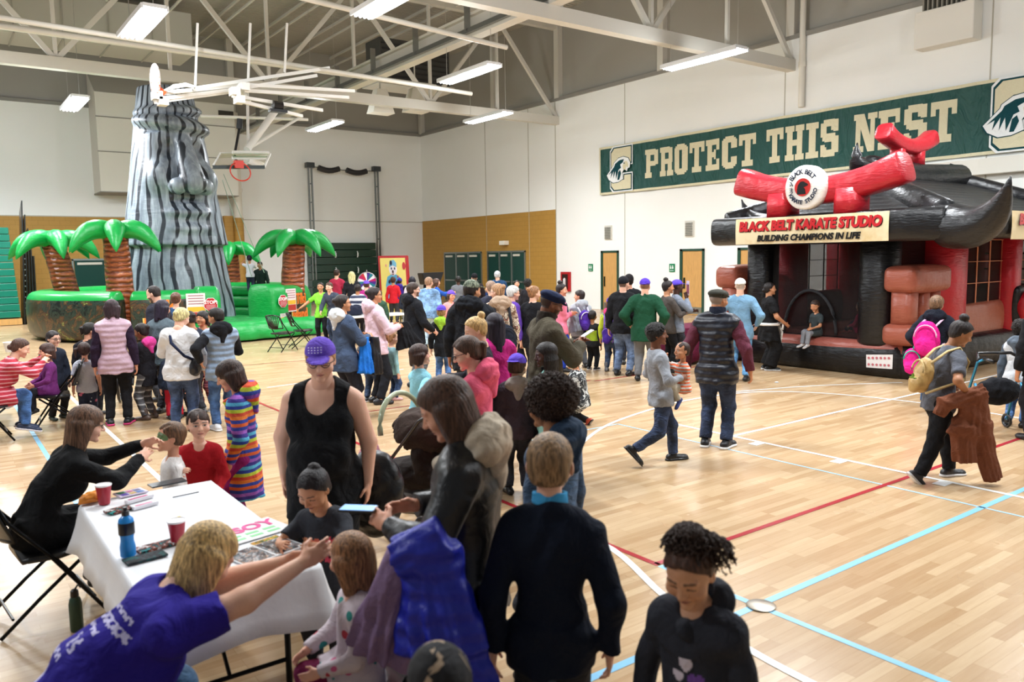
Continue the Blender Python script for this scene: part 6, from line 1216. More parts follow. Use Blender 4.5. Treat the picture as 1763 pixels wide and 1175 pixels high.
P_('red_boy', 342, 701, h=1.14, face=188, skin='p', top=('a3151f', dict(len=.05)), bot=('2a2a30',), hair=('short', '2a1d18', dict(front=.14)), look=(-18, 2), lean=12, arms=('low', (.1, .3, .74, 1)), label='boy in a red sweater leaning on the white table and looking back')
P_('rainbow', 426, 617, 935, face=-80, skin='f', top=(stripes(['2b3f9a', 'e07a2a', 'c9472c', 'b9c93a', '2b3f9a', '58b4d8', '3a2f86', '9a5ab8', '2b3f9a', 'd8602c'], .25, wob=.006), dict(len=.2, flare=.03, puff=.018, hood=stripes(['2b3f9a', 'b9c93a', 'd8502c', '7a3a9a'], .12))), bot=('8a1f64', dict(puff=.004, fold=.002)), hair=('bob', '2a1d18', dict(len=.42)), fem=.5, look=(-6, -22), arms=((.12, .14, -.9), (.1, .18, -.88)), label='girl in a rainbow striped hooded sweater dress and magenta tights', eyes='down')
p6 = P_('cap_woman', 552, 583, h=1.72, face=-162, skin='p', top=('101114', dict(tank=1, sleeve=0, len=.1, puff=.01)), bot=('121316', dict(puff=.012)), hair=('bun', '8a6a4a', dict(z=-.2, y=-.42)), hat=('cap', '6a4fc0', 'logo'), fat=1.4, fem=1, belly=1, look=(-12, -14), arms=((.14, .02, -.97), (.18, -.1, -.93)), label='large woman in a black tank top, purple cap and glasses carrying a black bag', glasses='3a3638', eyes='down')
backpack(p6, 'large black backpack hanging behind the woman in the purple cap', '101012', 1.25, -.22, .26, trim='2a2a2c', kind='leather', straps=False)
P_('flower_girl', 552, 795, h=1.14, face=-155, skin='t', top=('35383f', dict(sleeve=1, len=.06)), bot=('2e3038',), hair=('bun', '141012', dict(z=.42, y=-.3)), look=(8, -30), arms=((-.1, .27, .78, 1), (.1, .27, .78, 1)), label='girl in a grey T-shirt with six pink and orange flowers at the table', eyes='down')
f_ = PEOPLE['flower_girl']
def pr_flower(x, y, z):
    o = np.zeros(len(x))
    for i in range(6):
        dx, dz = x-(.062*((i % 3)-1)), z-(.13+.075*(i//3)); a = np.arctan2(dz, dx); r = np.hypot(dx, dz); o[(y > 0) & (r < .028+.005*np.sin(a*10))] = 1+i % 3; o[(y > 0) & (r < .008)] = 4
    return o
printed(f_, pr_flower, ['e8506a', 'ee7a62', 'f0a078', '5a2a30'])
P_('hair_girl', 535, 952, h=1.02, pos=(1.33, 2.93), face=-104, skin='p', top=(blotch(['cfc4cc', 'b83a4a', '2a8a86', 'cc5a8a', 'c98a3a'], 14, True), dict(len=.24, flare=.1, puff=.016)), bot=('6a1840', dict(puff=.004)), hair=('bob', '6a4c32', dict(len=.62)), sit=.44, look=(55, -4), arms=('knee', 'knee'), label='small girl in a white dress with coloured dots sitting to have her hair done', shoe='8a2a4a')
p9 = P_('phone_woman', 800, 642, h=1.74, face=-78, skin='f', top=('15161a', dict(kind='leather', puff=.024, len=.03, hood='b8ab98')), bot=('2a3a4c', dict(kind='denim')), hair=('long', '3a281f', dict(len=1.15, th=.05)), fem=.6, fat=1.08, look=(-6, -28), arms=((.0, .52, -.36), (.02, .5, -.42)), label='woman with long brown hair in a black leather jacket looking at her phone', eyes='down')
held(p9, 'smartphone', -1, (.075, .15, .01), M('23262c', 'plastic'), 'smartphone with a lit blue screen in the hand of the leather jacket woman', 'phone', (.0, .05, .02), parts=(((-.033, -.068, .005, .033, .068, .0065), 'screen', M('7ab0f0', 'screen')),))
A_ = hand(p9, -1); E9 = p9['J'][-1][1]; S9 = p9['J'][-1][0]
hang(p9, [(E9+V3(-.03, -.06, .08), E9+V3(-.03, .12, -.02), (.07, .08), (.08, .08), .1), (E9+V3(-.03, .0, .02), E9+V3(-.04, -.04, -.36), (.07, .11), (.1, .17), .14), (E9+V3(-.03, -.08, -.3), E9+V3(-.04, -.24, -.6), (.07, .1), (.04, .05), .2)], M('1726b0', 'quilt'), 'bright royal blue puffer coat slung over the phone woman’s arm')
hang(p9, [(E9+V3(.0, .1, -.02), E9+V3(.0, .22, -.42), (.06, .08), (.07, .12), .2), (E9+V3(.0, .05, -.36), E9+V3(.0, -.15, -.72), (.06, .12), (.03, .07), .25)], M('7d6686', 'cloth'), 'mauve fleece jacket hanging under the blue puffer coat')
hang(p9, [(V3(-.12, .12, .66), V3(-.12, .14, .16), (.07, .08), (.08, .09), .1)], M('171a8a', 'quilt'), 'blue snow trousers hanging in front of the phone woman’s legs', 'trousers', 'snow_trousers')
P_('navy_boy', 945, 748, h=1.53, face=4, skin='p', top=('0e1728', dict(puff=.02, len=.07, neck=0, collar='3f9ad0')), bot=('23262c',), hair=('short', '6a543c', dict(th=.012)), look=(4, -3), arms=((.16, -.04, -.97), (.16, -.02, -.96)), fat=.9, hs=1.08, label='boy in a navy fleece with a light blue collar seen from behind')
P_('curly_kid', 952, 660, h=1.56, face=-62, skin='m', top=('2c4058', dict(hood='27394f', kind='denim', puff=.02)), bot=JD, hair=('curly', '3a261c', dict(big=.2)), look=(0, -6), label='child with a big curly brown afro and denim hoodie behind the navy boy')
P_('curl_girl', 1200, 912, h=1.27, face=-152, skin='d09a76', top=('2b2d35', dict(hood='26282f', puff=.014, len=.05)), bot=('2b2d35',), hair=('bun', '3a261c', dict(z=.5, y=-.2, coils=760, front=.33)), look=(-8, -24), arms=((.14, .1, -.95), (.16, .1, -.94)), label='little girl with curly puffs in a dark hoodie looking down, bottom right', eyes='down', det=1.1)
cg = PEOPLE['curl_girl']
def pr_hearts(x, y, z):
    o = np.zeros(len(x))
    for hx, hz, s_, k in ((-.01, .15, .022, 1), (-.045, .2, .024, 2), (.02, .2, .02, 1), (-.02, .24, .016, 2)):
        u, w = (x-hx)/s_, -(z-hz)/s_; o[(y > 0) & ((u*u+w*w-1)**3-u*u*w**3 < 0)] = k
    o[(y > 0) & (abs(x-.03+.12*(z-.3)) < .014) & (z > .27) & (z < .6)] = 2; o[(y > 0) & (abs(x-.01) < .03) & (z > .38) & (z < .6) & (np.sin(z*90) > .4)] = 2
    return o
printed(cg, pr_hearts, ['cfc4d2', '6a4690'])
P_('hat_kid', 757, 1128, h=1.2, face=-20, skin='f', top=('1a1c22', dict(puff=.02)), bot=JD, hair=('short', '1c1512'), hat=('beanie', blotch(['15161a', '15161a', '15161a', 'a8927a'], 7)), label='child in a black and tan hat cut off by the bottom edge')
# --- middle group around the stroller ---
P_('pink_hoodie', 818, 577, h=1.64, face=-78, skin='p', top=('e8607e', dict(hood='e05a78', puff=.018)), bot=JN, hair=('pony', '3a281e', dict(len=.75, z=.15, tie='d8c8a8')), fem=1, look=(-8, -20), glasses='3a2028', arms=('phone', 'phone'), label='woman in a bright pink hoodie with a brown ponytail and glasses', eyes='down')
P_('bun_woman', 828, 545, h=1.66, face=-95, skin='p', top=('26242c', dict()), bot=JD, hair=('bun', '9a784c', dict(z=.5, y=-.4)), fem=1, look=(-6, -16), arms=('front', 'front'), label='woman with a high blond bun looking down behind the pink hoodie', eyes='down')
P_('olive_man', 938, 499, h=1.88, face=66, skin='b', top=('4a4436', dict(puff=.03, len=.06, collar='2a241e')), bot=('1a1c24',), hair=('buzz', '1a1512'), hat=('flat', '1a2440'), fat=1.12, look=(10, -18), arms=('phone', 'phone'), glasses='1c1c1e', beard='2a1d18', label='tall man in an olive jacket and navy flat cap looking at a phone', eyes='down')
held(PEOPLE['olive_man'], 'smartphone', 1, (.075, .15, .01), M('c8c8cc', 'plastic'), 'silver smartphone held by the man in the navy flat cap', 'phone', (-.03, .05, .03), .5)
P_('braids_girl', 945, 590, h=1.42, face=-92, skin='d', top=('8fc8bc', dict(sleeve=0)), bot=('22303c',), hair=('braids', '15110f', dict(len=1.05)), fem=.5, look=(-8, -6), label='girl with long black braids in a sleeveless mint top')
P_('camo_kid', 1000, 612, 733, face=-60, skin='t', sit=.24, h=1.2, top=(blotch(['15171a', 'c4c6c4', '1c1e22', '7a7c7a'], 9), dict(puff=.02)), bot=('17181b',), hair=('short', DH), hat=('cap', '5a3fb8'), look=(-20, -12), lean=10, legs=((0, -.05, 0), (.02, -.3, -.01)), shoe=('c8523a', '1c1c1c'), label='boy in a purple cap and black and white camouflage jacket crouching', eyes='down')
P_('blue_girl', 722, 593, h=1.34, face=62, skin='p', top=('8ccbe0', dict(len=.08, flare=.03, scol='8ccbe0')), bot=('1c5ab0',), hair=('bob', '2a1b16', dict(len=.36)), fem=.5, look=(12, 6), arms=('low', 'hip'), label='girl with a dark bob in a pale to bright blue cold-shoulder top')
P_('toddler_blue', 677, 571, 689, face=62, skin='p', top=('93c4cc', dict(len=.05)), bot=('24395c', dict(kind='denim')), hair=('pony', '7a5a3c', dict(len=.15)), label='toddler in a pale aqua top, jeans and pink boots', shoe=('d8a8a8', 'boot'), look=(8, 0))
P_('grey_boy', 640, 552, 692, face=28, skin='t', top=('5c6068', dict(sleeve=1, len=.08)), bot=JN, hair=('short', '1c1513'), look=(12, 0), arms=('relax', 'fold'), shoe=('1c1d20', 'e8e8e8'), label='boy in a grey T-shirt with a colourful chest print holding a paper')
held(PEOPLE['grey_boy'], 'paper_sheet', 1, (.1, .004, .16), M('ece8e6', 'plastic'), 'white folded paper held up by the boy in the grey T-shirt', 'paper', (0, .03, .04), .2)
printed(PEOPLE['grey_boy'], lambda x, y, z: np.where((y > 0) & (abs(x) < .085) & (z > .1) & (z < .26), 1+((np.sin(x*60+1)+np.sin(z*50)+2)*1.1).astype(int), 0), ['c8302c', '5ab03a', 'e8b84a', '2a6ac8', 'd8d4d0'])
p22 = P_('denim_woman', 597, 508, 722, face=62, skin='t', top=('3c4a62', dict(hood='cfd2d4', puff=.02, len=.08)), bot=('20222c',), hair=('bun', '1a1412', dict(z=.2)), fem=1, fat=1.28, look=(10, 4), arms=('front', 'front'), glasses='201c1c', label='woman in a slate blue hoodie and glasses holding blue coats')
E2 = p22['J'][1][1]; hang(p22, [(E2+V3(-.02, .06, .05), E2+V3(-.02, .06, -.45), (.05, .06), (.09, .12), .2)], M('1d6cc8', 'cloth'), 'bright blue jacket over the arm of the woman in the slate hoodie')
hang(p22, [(E2+V3(-.03, .22, .04), E2+V3(-.02, .2, -.48), (.05, .07), (.08, .11), .2)], M('14151a', 'leather'), 'black shiny jacket hanging next to the bright blue one')
p23 = P_('pink_woman', 650, 495, 695, face=72, skin='t', top=('dcbcc8', dict(hood='d8b8c4', puff=.02)), bot=('1a1c22',), hair=('bun', '1c1413', dict(z=.2)), fem=1, fat=1.2, look=(4, 2), arms=('front', 'front'), glasses='201c1c', label='woman in a pale pink hoodie and dark glasses facing right')
E3 = hand(p23, 1); hang(p23, [(E3+V3(-.02, .0, .04), E3+V3(-.02, .08, -.36), (.04, .08), (.09, .2), .25)], M('15161a', 'cloth'), 'black jacket hanging from the hand of the woman in pale pink')
P_('beard_man', 715, 487, 668, face=68, skin='p', top=('15171c', dict(hood='12141a', puff=.028, len=.05)), bot=('4a4c50', dict(kind='denim')), hair=('short', '2a1e18'), fat=1.16, look=(6, 0), arms=('low', 'low'), glasses='1c1c1c', beard='2a1d16', label='bearded man with glasses in a black hooded sweatshirt')
P_('cap_kid', 763, 527, 660, face=12, skin='p', top=('1a1c20', dict(hood='9acb3a', puff=.02, len=.1)), bot=('3a5a86', dict(kind='denim')), hair=('short', '7a5a3a'), hat=('cap', '5a45b8', 'back'), label='child in a backwards purple cap and black jacket with a lime hood')
P_('camo_cap_man', 815, 484, 735, face=18, skin='t', top=('12151b', dict(hood='0f1218', puff=.035, len=.08)), bot=JD, hair=('short', DH), hat=('cap', blotch(['5a6250', '3c4436', '7a806c', '2e3428'], 14)), fat=1.25, look=(30, -4), label='broad man in a black hoodie and green camouflage cap')
p27 = P_('scarf_woman', 862, 489, 690, face=-18, skin='p', top=(blotch(['b09a84', '7a5a48', 'd8c8b4', '5a4638', 'c98a7a'], 9), dict(hood='a8917c', puff=.025)), bot=('3a4a5c', dict(kind='denim')), hair=('bun', '7a5c42', dict(z=.3)), fem=1, fat=1.15, look=(-40, -4), glasses='8a8a8a', label='woman with a messy bun in a floral jacket with dark straps')
backpack(p27, 'black backpack worn by the woman in the floral jacket', '1a1e2a', 1.05, 0, .12, trim='23242a')
P_('grey_lady', 884, 493, 665, face=62, skin='p', top=('5a3a9a', dict(puff=.02)), bot=JD, hair=('short', 'a8a49c', dict(th=.07)), fem=1, look=(10, -4), glasses='8a6a6a', label='older woman with short grey hair and a purple top')
P_('black_coat', 920, 493, 668, face=28, skin='p', top=('101116', dict(puff=.03, len=.08)), bot=JD, hair=('bun', '6a4a30', dict(z=.25)), fem=1, look=(30, -2), label='woman in a black coat with brown hair pulled back')
P_('pink_arm_girl', 966, 489, 640, face=78, skin='f', top=('e87a92', dict(puff=.012)), bot=('1d3aa0',), hair=('topknot', '1c1413'), fem=.6, arms=('fold', 'fold'), look=(14, -4), label='girl in a pink long-sleeved top hugging a grey coat')
h30 = hand(PEOPLE['pink_arm_girl'], 1); hang(PEOPLE['pink_arm_girl'], [(h30+V3(-.02, -.02, .06), h30+V3(.0, .06, -.4), (.06, .07), (.09, .11), .12)], M('7a7e88', 'cloth'), 'grey coat hugged by the girl in the pink top', res=.016)
p31 = P_('bag_boy', 1000, 500, 634, face=-22, skin='f', top=('a9aeb4', dict(hood='a0a5ac', puff=.026, len=.05)), bot=('5a5c60',), hair=('short', '1f1715'), look=(-55, -2), label='boy in a grey hoodie wearing a purple drawstring bag')
backpack(p31, 'purple drawstring bag with white print on the grey hoodie boy', '4a2a92', .95, 0, 0, trim='d8d4ea')
P_('lime_kid', 1020, 535, 637, face=24, skin='m', top=(stripes(['1b1e22', '1b1e22', 'a8c832', 'a8c832', '1b1e22'], .5, off=.12), dict(scol='1d2024', puff=.018)), bot=('17191c',), hair=('short', '15110f'), shoe=('1b1b1d', 'd8d8d8'), label='small boy in a black and lime green jacket')
p33 = P_('colour_girl', 1052, 513, 640, face=18, skin='f', top=(blotch(['d8447a', '2a7a8a', 'b8cc3a', '3a3a8a'], 6), dict(scol='bcc93c', puff=.022, hood='e03f7a')), bot=('23324a', dict(kind='denim')), hair=('long', '4a3020', dict(len=.6)), hat=('cap', '5a42b8', 'back'), shoe=('6a6a6c', 'boot'), label='girl in a multicoloured jacket and purple cap with a purple bag')
backpack(p33, 'purple drawstring bag hanging low on the multicoloured jacket girl', '43288a', .8, 0, .1, trim='8a6ac8')
P_('beanie_man', 1073, 478, 647, face=20, skin='p', top=('131418', dict(puff=.03, len=.04)), bot=('4a5c78', dict(kind='denim')), hair=('buzz', '3a2c22'), hat=('beanie', '15171c'), fat=1.12, look=(20, 0), label='man in a black jacket, black beanie and blue jeans')
P_('beanie_back', 1083, 474, 628, face=0, skin='f', top=('16171b', dict(puff=.03)), bot=JD, hair=('short', DH), hat=('beanie', '1c1a1c'), label='person in a dark hooded coat mostly hidden behind the beanie man')
P_('green_man', 1110, 481, 656, face=8, skin='p', top=('15452f', dict(puff=.034, len=.08)), bot=('6a6c70',), hair=('buzz', '6a4a34'), hat=('cap', '5238b0', 'back'), fat=1.2, arms=('side', 'side'), label='man in a dark green jacket, purple cap and grey trousers from behind')
P_('grey_top', 1148, 484, 642, face=58, skin='t', top=('4c4642', dict(puff=.008)), bot=('17181c',), hair=('topknot', '17110f'), fem=1, look=(18, 0), arms=('front', 'front'), label='woman with a dark topknot in a taupe top')
p37 = P_('cap_paper', 1164, 483, 640, face=76, skin='d', top=('7d8694', dict(puff=.02)), bot=JD, hair=('buzz', DH), hat=('cap', '5b46c8'), arms=('front', 'chin'), label='man in a purple cap and grey hoodie holding up a flyer')
held(p37, 'flyer', 1, (.2, .004, .27), M('d8c8d0', 'plastic'), 'printed pink and white flyer held up by the man in the purple cap', 'flyer', (0, .05, .08), parts=(((-.08, -.004, -.1, .08, -.002, .06), 'picture', M('a84a6a', 'plastic')),))
p38 = P_('carry_boy', 1137, 557, 798, face=70, skin='b', top=('8e9299', dict(puff=.014)), bot=('1d2a44', dict(kind='denim')), hair=('afro', '14100f'), look=(18, 2), lean=-6, arms=((.05, .4, -.5), (.02, .45, -.42)), legs=((0, .18, 0), (0, -.32, .12)), shoe=('151517', '1a1a1a'), label='boy in a grey long-sleeved top carrying a toddler on his front')
t_ = W(p38, V3(-.03, .25, 0)); P_('toddler_orange', 0, 0, h=.84, pos=(t_.x, t_.y, p38['H']*.86-.84), face=238, skin='t', top=(stripes(['e86a3a', 'e8e4de', 'e86a3a', 'b8b4ae'], .07), dict(sleeve=1)), bot=('b0a998',), hair=('short', '2a1c16', dict(th=.01)), look=(0, 4), arms=('fold', 'up'), legs=((.03, .1, .2), (.03, .16, .14)), shoe='3a4a8a', label='toddler in an orange striped shirt held on the boy’s chest')
P_('vest_man', 1232, 498, 770, face=14, skin='t', top=('141927', dict(kind='quilt', puff=.034, len=.06, scol='5e2c3c', collar='161c2c')), bot=('18243c', dict(kind='denim', wide=.012)), hair=('buzz', '8a8580'), hat=('flat', '3a3a34'), fat=1.12, look=(28, 0), arms=((.28, .02, -.93), (.3, .06, -.92)), glasses='8a7a6a', shoe=('16181c', 'e2e2e2'), label='man in a navy quilted vest over maroon sleeves and a grey flat cap')
P_('blue_man', 1272, 481, 656, face=6, skin='p', top=('6d93b0', dict(puff=.02, len=.06)), bot=('4a7aae', dict(kind='denim')), hair=('buzz', 'b0a498'), hat=('cap', 'e4e2de', 'back'), fat=1.2, arms=('side', 'side'), label='man in a light blue sweater, blue jeans and white cap from behind')
p42 = P_('karate_woman', 1322, 487, 637, face=72, skin='t', top=('111113', dict(len=.14, flare=.05, puff=.026, sleeve=1)), bot=('111113', dict(puff=.04, wide=.03)), hair=('bun', '15100f', dict(z=-.1)), fem=1, fat=1.1, look=(6, 2), arms=('relax', 'low'), shoe=('1a1a1a', 'e8e8e8'), label='woman in a black karate uniform with a white belt')
H_ = p42['H']; b = MB(); zc = p42['P'][2]+.05; b.tube([(.2*cos(t), .175*sin(t), zc) for t in np.linspace(0, 2*pi, 25)[:-1]], .028, 8, closed=True); b.tube([(.05, .175, zc), (.09, .22, zc-.15), (.08, .19, zc-.4)], .022, 6, asp=1.4); b.tube([(.04, .15, zc), (.0, .2, zc-.12), (.02, .18, zc-.35)], .022, 6, asp=1.4); b.tube([(.04, .15, zc), (.13, .23, zc+.03), (.17, .2, zc-.1)], .02, 6); b.build('belt', M('e8e6e2'), p42['top'], smooth='all')
sp = at(1380, 540, 13.3, 0); P_('sit_boy', 1380, 540, h=1.08, pos=(13.36, 8.55, 0), face=-132, skin='t', sit=.64, top=('3a4244', dict(sleeve=1)), bot=('8c9098',), hair=('short', '2a1e18'), look=(-14, -18), legs=((.02, .06, 0), (.02, .04, 0)), arms=('knee', 'down'), shoe='d8d6d8', label='little boy in a dark grey T-shirt sitting on the edge of the karate inflatable', eyes='down')
P_('pink_inside', 1440, 545, h=.95, pos=(14.2, 8.15, .0), face=-60, skin='f', sit=.66, top=('c42a5c', dict(puff=.015)), bot=('1c2340',), hair=('long', '3a281e', dict(len=.4)), legs=((.02, .1, .16), (.02, .06, .16)), arms=('knee', 'down'), shoe='c23a3a', label='child in a pink top sitting inside the karate inflatable entrance')
# --- right side ---
p45 = P_('pink_pack', 1605, 510, 702, face=10, skin='p', top=('161a26', dict(puff=.03, len=.07, hood='161a26')), bot=('2a4a72', dict(kind='denim')), hair=('short', '5a4432', dict(th=.06)), fem=1, fat=1.15, shoe=('151517', 'boot'), arms=('side', 'side'), label='woman in a navy jacket carrying hot pink backpacks')
backpack(p45, 'hot pink backpack on the back of the navy jacket woman', 'd41c82', 1.15, -.06, 0, trim='e8b8d8'); backpack(p45, 'smaller hot pink backpack with green cord hanging at her left hip', 'd81f86', .85, -.22, .2, trim='3ab89a', straps=False)
p46 = P_('coat_girl', 1610, 548, 826, face=58, skin='m', top=('5a5d66', dict(sleeve=1, puff=.012)), bot=('131418', dict(puff=.012)), hair=('topknot', '1a1413'), fem=.6, lean=12, look=(14, -26), legs=((0, .2, 0), (0, -.22, .0)), arms=((.1, .25, -.6), (.16, .12, -.66)), shoe=('2a2a2c', 'e0e0e0'), label='girl with a dark topknot in a grey T-shirt dragging a brown coat', eyes='down')
gp_ = backpack(p46, 'small gold backpack with a green star on the grey T-shirt girl', 'b8965a', .8, .04, -.0, trim='c0a878', kind='leather')
h46 = hand(p46, 1)+V3(.05, 0, .04); hang(p46, [(h46+V3(.0, -.34, -.06), h46+V3(.0, .06, .05), (.07, .07), (.06, .07), .15), (h46+V3(.0, -.02, .06), h46+V3(.02, -.06, -.34), (.06, .1), (.08, .2), .12), (h46+V3(.02, -.12, -.26), V3(h46[0]+.03, h46[1]-.12, .24), (.08, .12), (.06, .11), .13), (h46+V3(.0, .04, -.26), V3(h46[0], h46[1]+.18, .05), (.07, .1), (.05, .09), .13), (h46+V3(.0, -.3, -.04), h46+V3(.0, -.36, -.16), (.06, .07), (.04, .05), .2)], M('6e3f2a', 'cloth'), 'long brown suede coat dangling from the girl’s hand to the floor')
c = gp_; b = MB(); b.T = frame((-.0, -.075, -.02), (1, 0, 0), (0, 0, 1), (0, -1, 0)); b.prism([(.05*(1 if k % 2 == 0 else .45)*sin(2*pi*k/10), .05*(1 if k % 2 == 0 else .45)*cos(2*pi*k/10)) for k in range(10)], .02); b.build('star', M('6a8a2a', 'plastic'), gp_)
P_('hood_boy', 1748, 552, 735, face=16, skin='f', top=('c8ccd2', dict(hood='5a6470', scol='4c5662', puff=.02)), bot=('3f5f8c', dict(kind='denim')), hair=('curly', '1d1614', dict(big=.06)), label='boy in a white and grey hooded top at the right edge')
P_('edge_person', 1790, 500, 760, face=-30, skin='t', top=('15161a', dict(puff=.02)), bot=('1a1a20',), hair=('short', DH), label='person in black cut off by the right edge')
# --- left group ---
P_('stripe_woman', 50, 592, h=1.62, pos=(.5, 11.75), face=86, skin='p', top=(stripes(['b02a3c', 'b02a3c', 'd89aa4'], .05), dict(puff=.016)), bot=('2a4a78', dict(kind='denim')), hair=('bun', '3a261e', dict(z=-.1)), sit=.44, lean=34, fem=1, fat=1.1, look=(6, -22), arms=((-.12, .62, .98, 1), (.1, .6, .95, 1)), label='woman in a red striped top leaning to paint a child at the left table', eyes='down', shoe=('23304a', 'd8d0d4'))
P_('purple_child', 92, 603, h=1.14, pos=(1.22, 12.2), face=-100, skin='f', top=('6a2a6a', dict(puff=.012)), bot=('23242c',), hair=('bob', '33211c', dict(len=.45)), sit=.44, look=(0, 0), arms=('knee', 'knee'), label='seated child in purple sleeves with a brown bob facing the striped woman')
P_('glasses_boy', 100, 570, 722, face=150, skin='p', top=('262c3a', dict(puff=.02, len=.06)), bot=('1b1c20',), hair=('short', '1c1514'), look=(-10, -6), glasses='1a1a1c', shoe='1a2a22', label='boy with glasses in a dark navy jacket behind the left table')
P_('white_tee', 154, 590, 728, face=4, skin='f', top=('b4b8c4', dict(sleeve=1, len=.05)), bot=(blotch(['1c2740', 'c86a8a', 'e0dce0', '1c2740'], 12, True),), hair=('pig', '2a1c18', dict(len=.45)), shoe=('8a1f4a', 'd85a8a'), label='small girl with pigtails in a white T-shirt and floral leggings')
P_('dark_girl', 160, 556, 716, face=24, skin='f', top=('1c1a20', dict(puff=.018, len=.08)), bot=('15151a',), hair=('pony', '15110f', dict(len=.4)), look=(50, -14), label='girl with dark hair in a black jacket beside the small girl with pigtails', eyes='down')
P_('vest_woman', 206, 516, 731, face=6, skin='f', top=('bfa0b0', dict(kind='quilt', puff=.03, len=.06, scol='23162a', collar='b898a8')), bot=('121216', dict(puff=.006)), hair=('bob', '23161a', dict(len=.5)), fem=1, look=(0, -10), shoe=('1a1a1c', 'd83a7a'), label='woman in a pale pink quilted vest and black leggings from behind')
P_('boot_girl', 258, 557, 722, face=-52, skin='m', top=('17161c', dict(puff=.02, len=.1, hood='c83a86')), bot=(stripes(['4a4a4e', '4a4a4e', 'a8a8aa', '5a5a5e'], .09),), hair=('bun', '17100f', dict(z=.2)), shoe=('5a4a42', 'boot'), arms=('fold', 'front'), look=(-4, -12), label='girl in a black jacket, grey patterned leggings and brown boots', eyes='down')
P_('goatee_man', 283, 491, 690, face=-58, skin='p', top=('2a2a34', dict(puff=.02)), bot=JD, hair=('short', '1d1614', dict(th=.01)), look=(-8, -20), beard='1f1612', label='man with a goatee and dark shirt behind the group at the tiki sign', eyes='down')
P_('dark_woman', 288, 517, 712, face=38, skin='f', top=('5c6a72', dict(puff=.02)), bot=JD, hair=('long', '1a1320', dict(len=.75)), fem=1, look=(10, -8), label='woman with long dark hair in a grey jacket before the tiki sign')
P_('shoulder_child', 302, 508, h=1.35, pos=tuple(at(302, 505, 1.68))[:2]+(.34,), face=10, skin='p', top=('2a4a72', dict(puff=.015)), bot=JN, hair=('bun', '4a3024', dict(z=.2)), label='child with brown hair carried in front of the man with a goatee')
p57 = P_('denim_jacket', 318, 530, 742, face=14, skin='p', top=('d8d8da', dict(puff=.024, len=.05)), bot=('2a3a58', dict(kind='denim')), hair=('pony', 'a08a60', dict(len=.35, th=.06)), fem=1, fat=1.22, look=(28, -24), arms=('front', 'relax'), label='woman in a white denim jacket and jeans with a black shoulder bag')
c = p57['P']+V3(.18, -.02, .02); o, cc = accessory('shoulder_bag', p57, [(c, c, (.07, .15, .12), (.07, .15, .12))], M('17181e', 'leather'), 'black shoulder bag hanging at the hip of the white jacket woman', 'bag'); b = MB(); NKp = p57['NK']; b.tube([tuple(V3(*p)-cc) for p in (c+V3(0, 0, .1), p57['P']+V3(.1, -.2, .2), NKp+V3(-.06, -.17, -.12), NKp+V3(-.1, -.05, .03), NKp+V3(-.06, .14, -.1), p57['P']+V3(.12, .22, .2), c+V3(.02, .1, .1))], .02, 6); b.build('strap', M('17203a'), o, smooth='all')
P_('red_trousers', 302, 590, 722, face=0, skin='p', top=('1c2434', dict(puff=.015)), bot=('a01828',), hair=('bob', '17110f', dict(len=.4)), label='child in red trousers mostly hidden behind the white jacket woman')
P_('bun_friend', 340, 535, 715, face=-40, skin='m', top=('2a3040', dict(puff=.02)), bot=JD, hair=('bun', '1a1210', dict(z=.1)), fem=1, look=(-10, -20), label='woman with dark hair leaning in beside the white jacket woman', eyes='down')
P_('pink_girl', 358, 536, 706, face=-148, skin='t', top=('ee6a86', dict(len=.1, flare=.03)), bot=(stripes(['6a2432', '8a4a52', '4a1c28', '6a2432', 'a86a6e'], .08),), hair=('bob', '17110f', dict(len=.42)), fat=1.2, belly=1, look=(6, 6), arms=('fold', 'hip'), shoe=('8a8680', 'd8d8d4'), label='girl in a salmon pink tunic and patterned leggings')
P_('vest_boy', 388, 530, 740, face=-12, skin='t', top=('7d90a8', dict(kind='quilt', puff=.034, len=.06, scol='14151a', hood='14151a')), bot=('2f4a72', dict(kind='denim')), hair=('short', '15110f'), look=(-44, -14), shoe=('d8d8da', 'e8e8e8'), arms=('hip', 'front'), label='boy in a light blue vest with black hood and sleeves')
b_ = 0
# --- people on the island and far crowd ---
P_('climber', 432, 464, h=1.15, pos=tuple(at(432, 498, 25.6, 1))[:2]+(1.22,), face=0, skin='t', top=('dcd8e4', dict(sleeve=1)), bot=('2a2c40',), hair=('short', '1c1620'), hat=('beanie', '2a2436'), arms=('up', 'reach'), label='child in a white shirt climbing onto the green wall of the island')
P_('belay_man', 454, 471, h=1.72, pos=(9.55, 28.1, .45), face=-160, skin='t', top=('23302c', dict(puff=.02)), bot=JD, hair=('short', '1c1512'), look=(0, -10), label='man in a dark shirt standing inside the green ring of the island')
P_('neon_girl', 556, 487, 590, face=-168, skin='t', top=('7fd63c', dict(sleeve=1, len=.06)), bot=('15161a',), hair=('pony', '17110f', dict(len=.35)), fem=1, arms=('down', (.7, .4, -.55)), label='young woman in a neon green T-shirt behind the far white table')
P_('grey_sweater', 578, 484, 592, face=-150, skin='p', top=('3c4352', dict(puff=.02)), bot=JN, hair=('short', '3a261c'), lean=18, arms=('low', 'low'), look=(0, -10), label='man in a grey sweater leaning on the far white table')
P_('maroon_man', 583, 464, 566, face=18, skin='p', top=('a82a44', dict(sleeve=1)), bot=JD, hair=('short', '2a1d18'), label='man in a maroon T-shirt by the dark green bleachers')
P_('long_blonde', 609, 468, 570, face=4, skin='p', top=('1c1c22', dict(puff=.02)), bot=JD, hair=('long', 'b89468', dict(len=1.1)), fem=1, label='woman with very long blond hair seen from behind')
P_('striped_kid', 619, 490, 590, face=8, skin='m', top=(stripes(['d8d8dc', '3a4058'], .14), dict(puff=.02)), bot=('2a2c38',), hair=('short', '17110f'), label='boy in a navy and white striped top by the prize wheel')
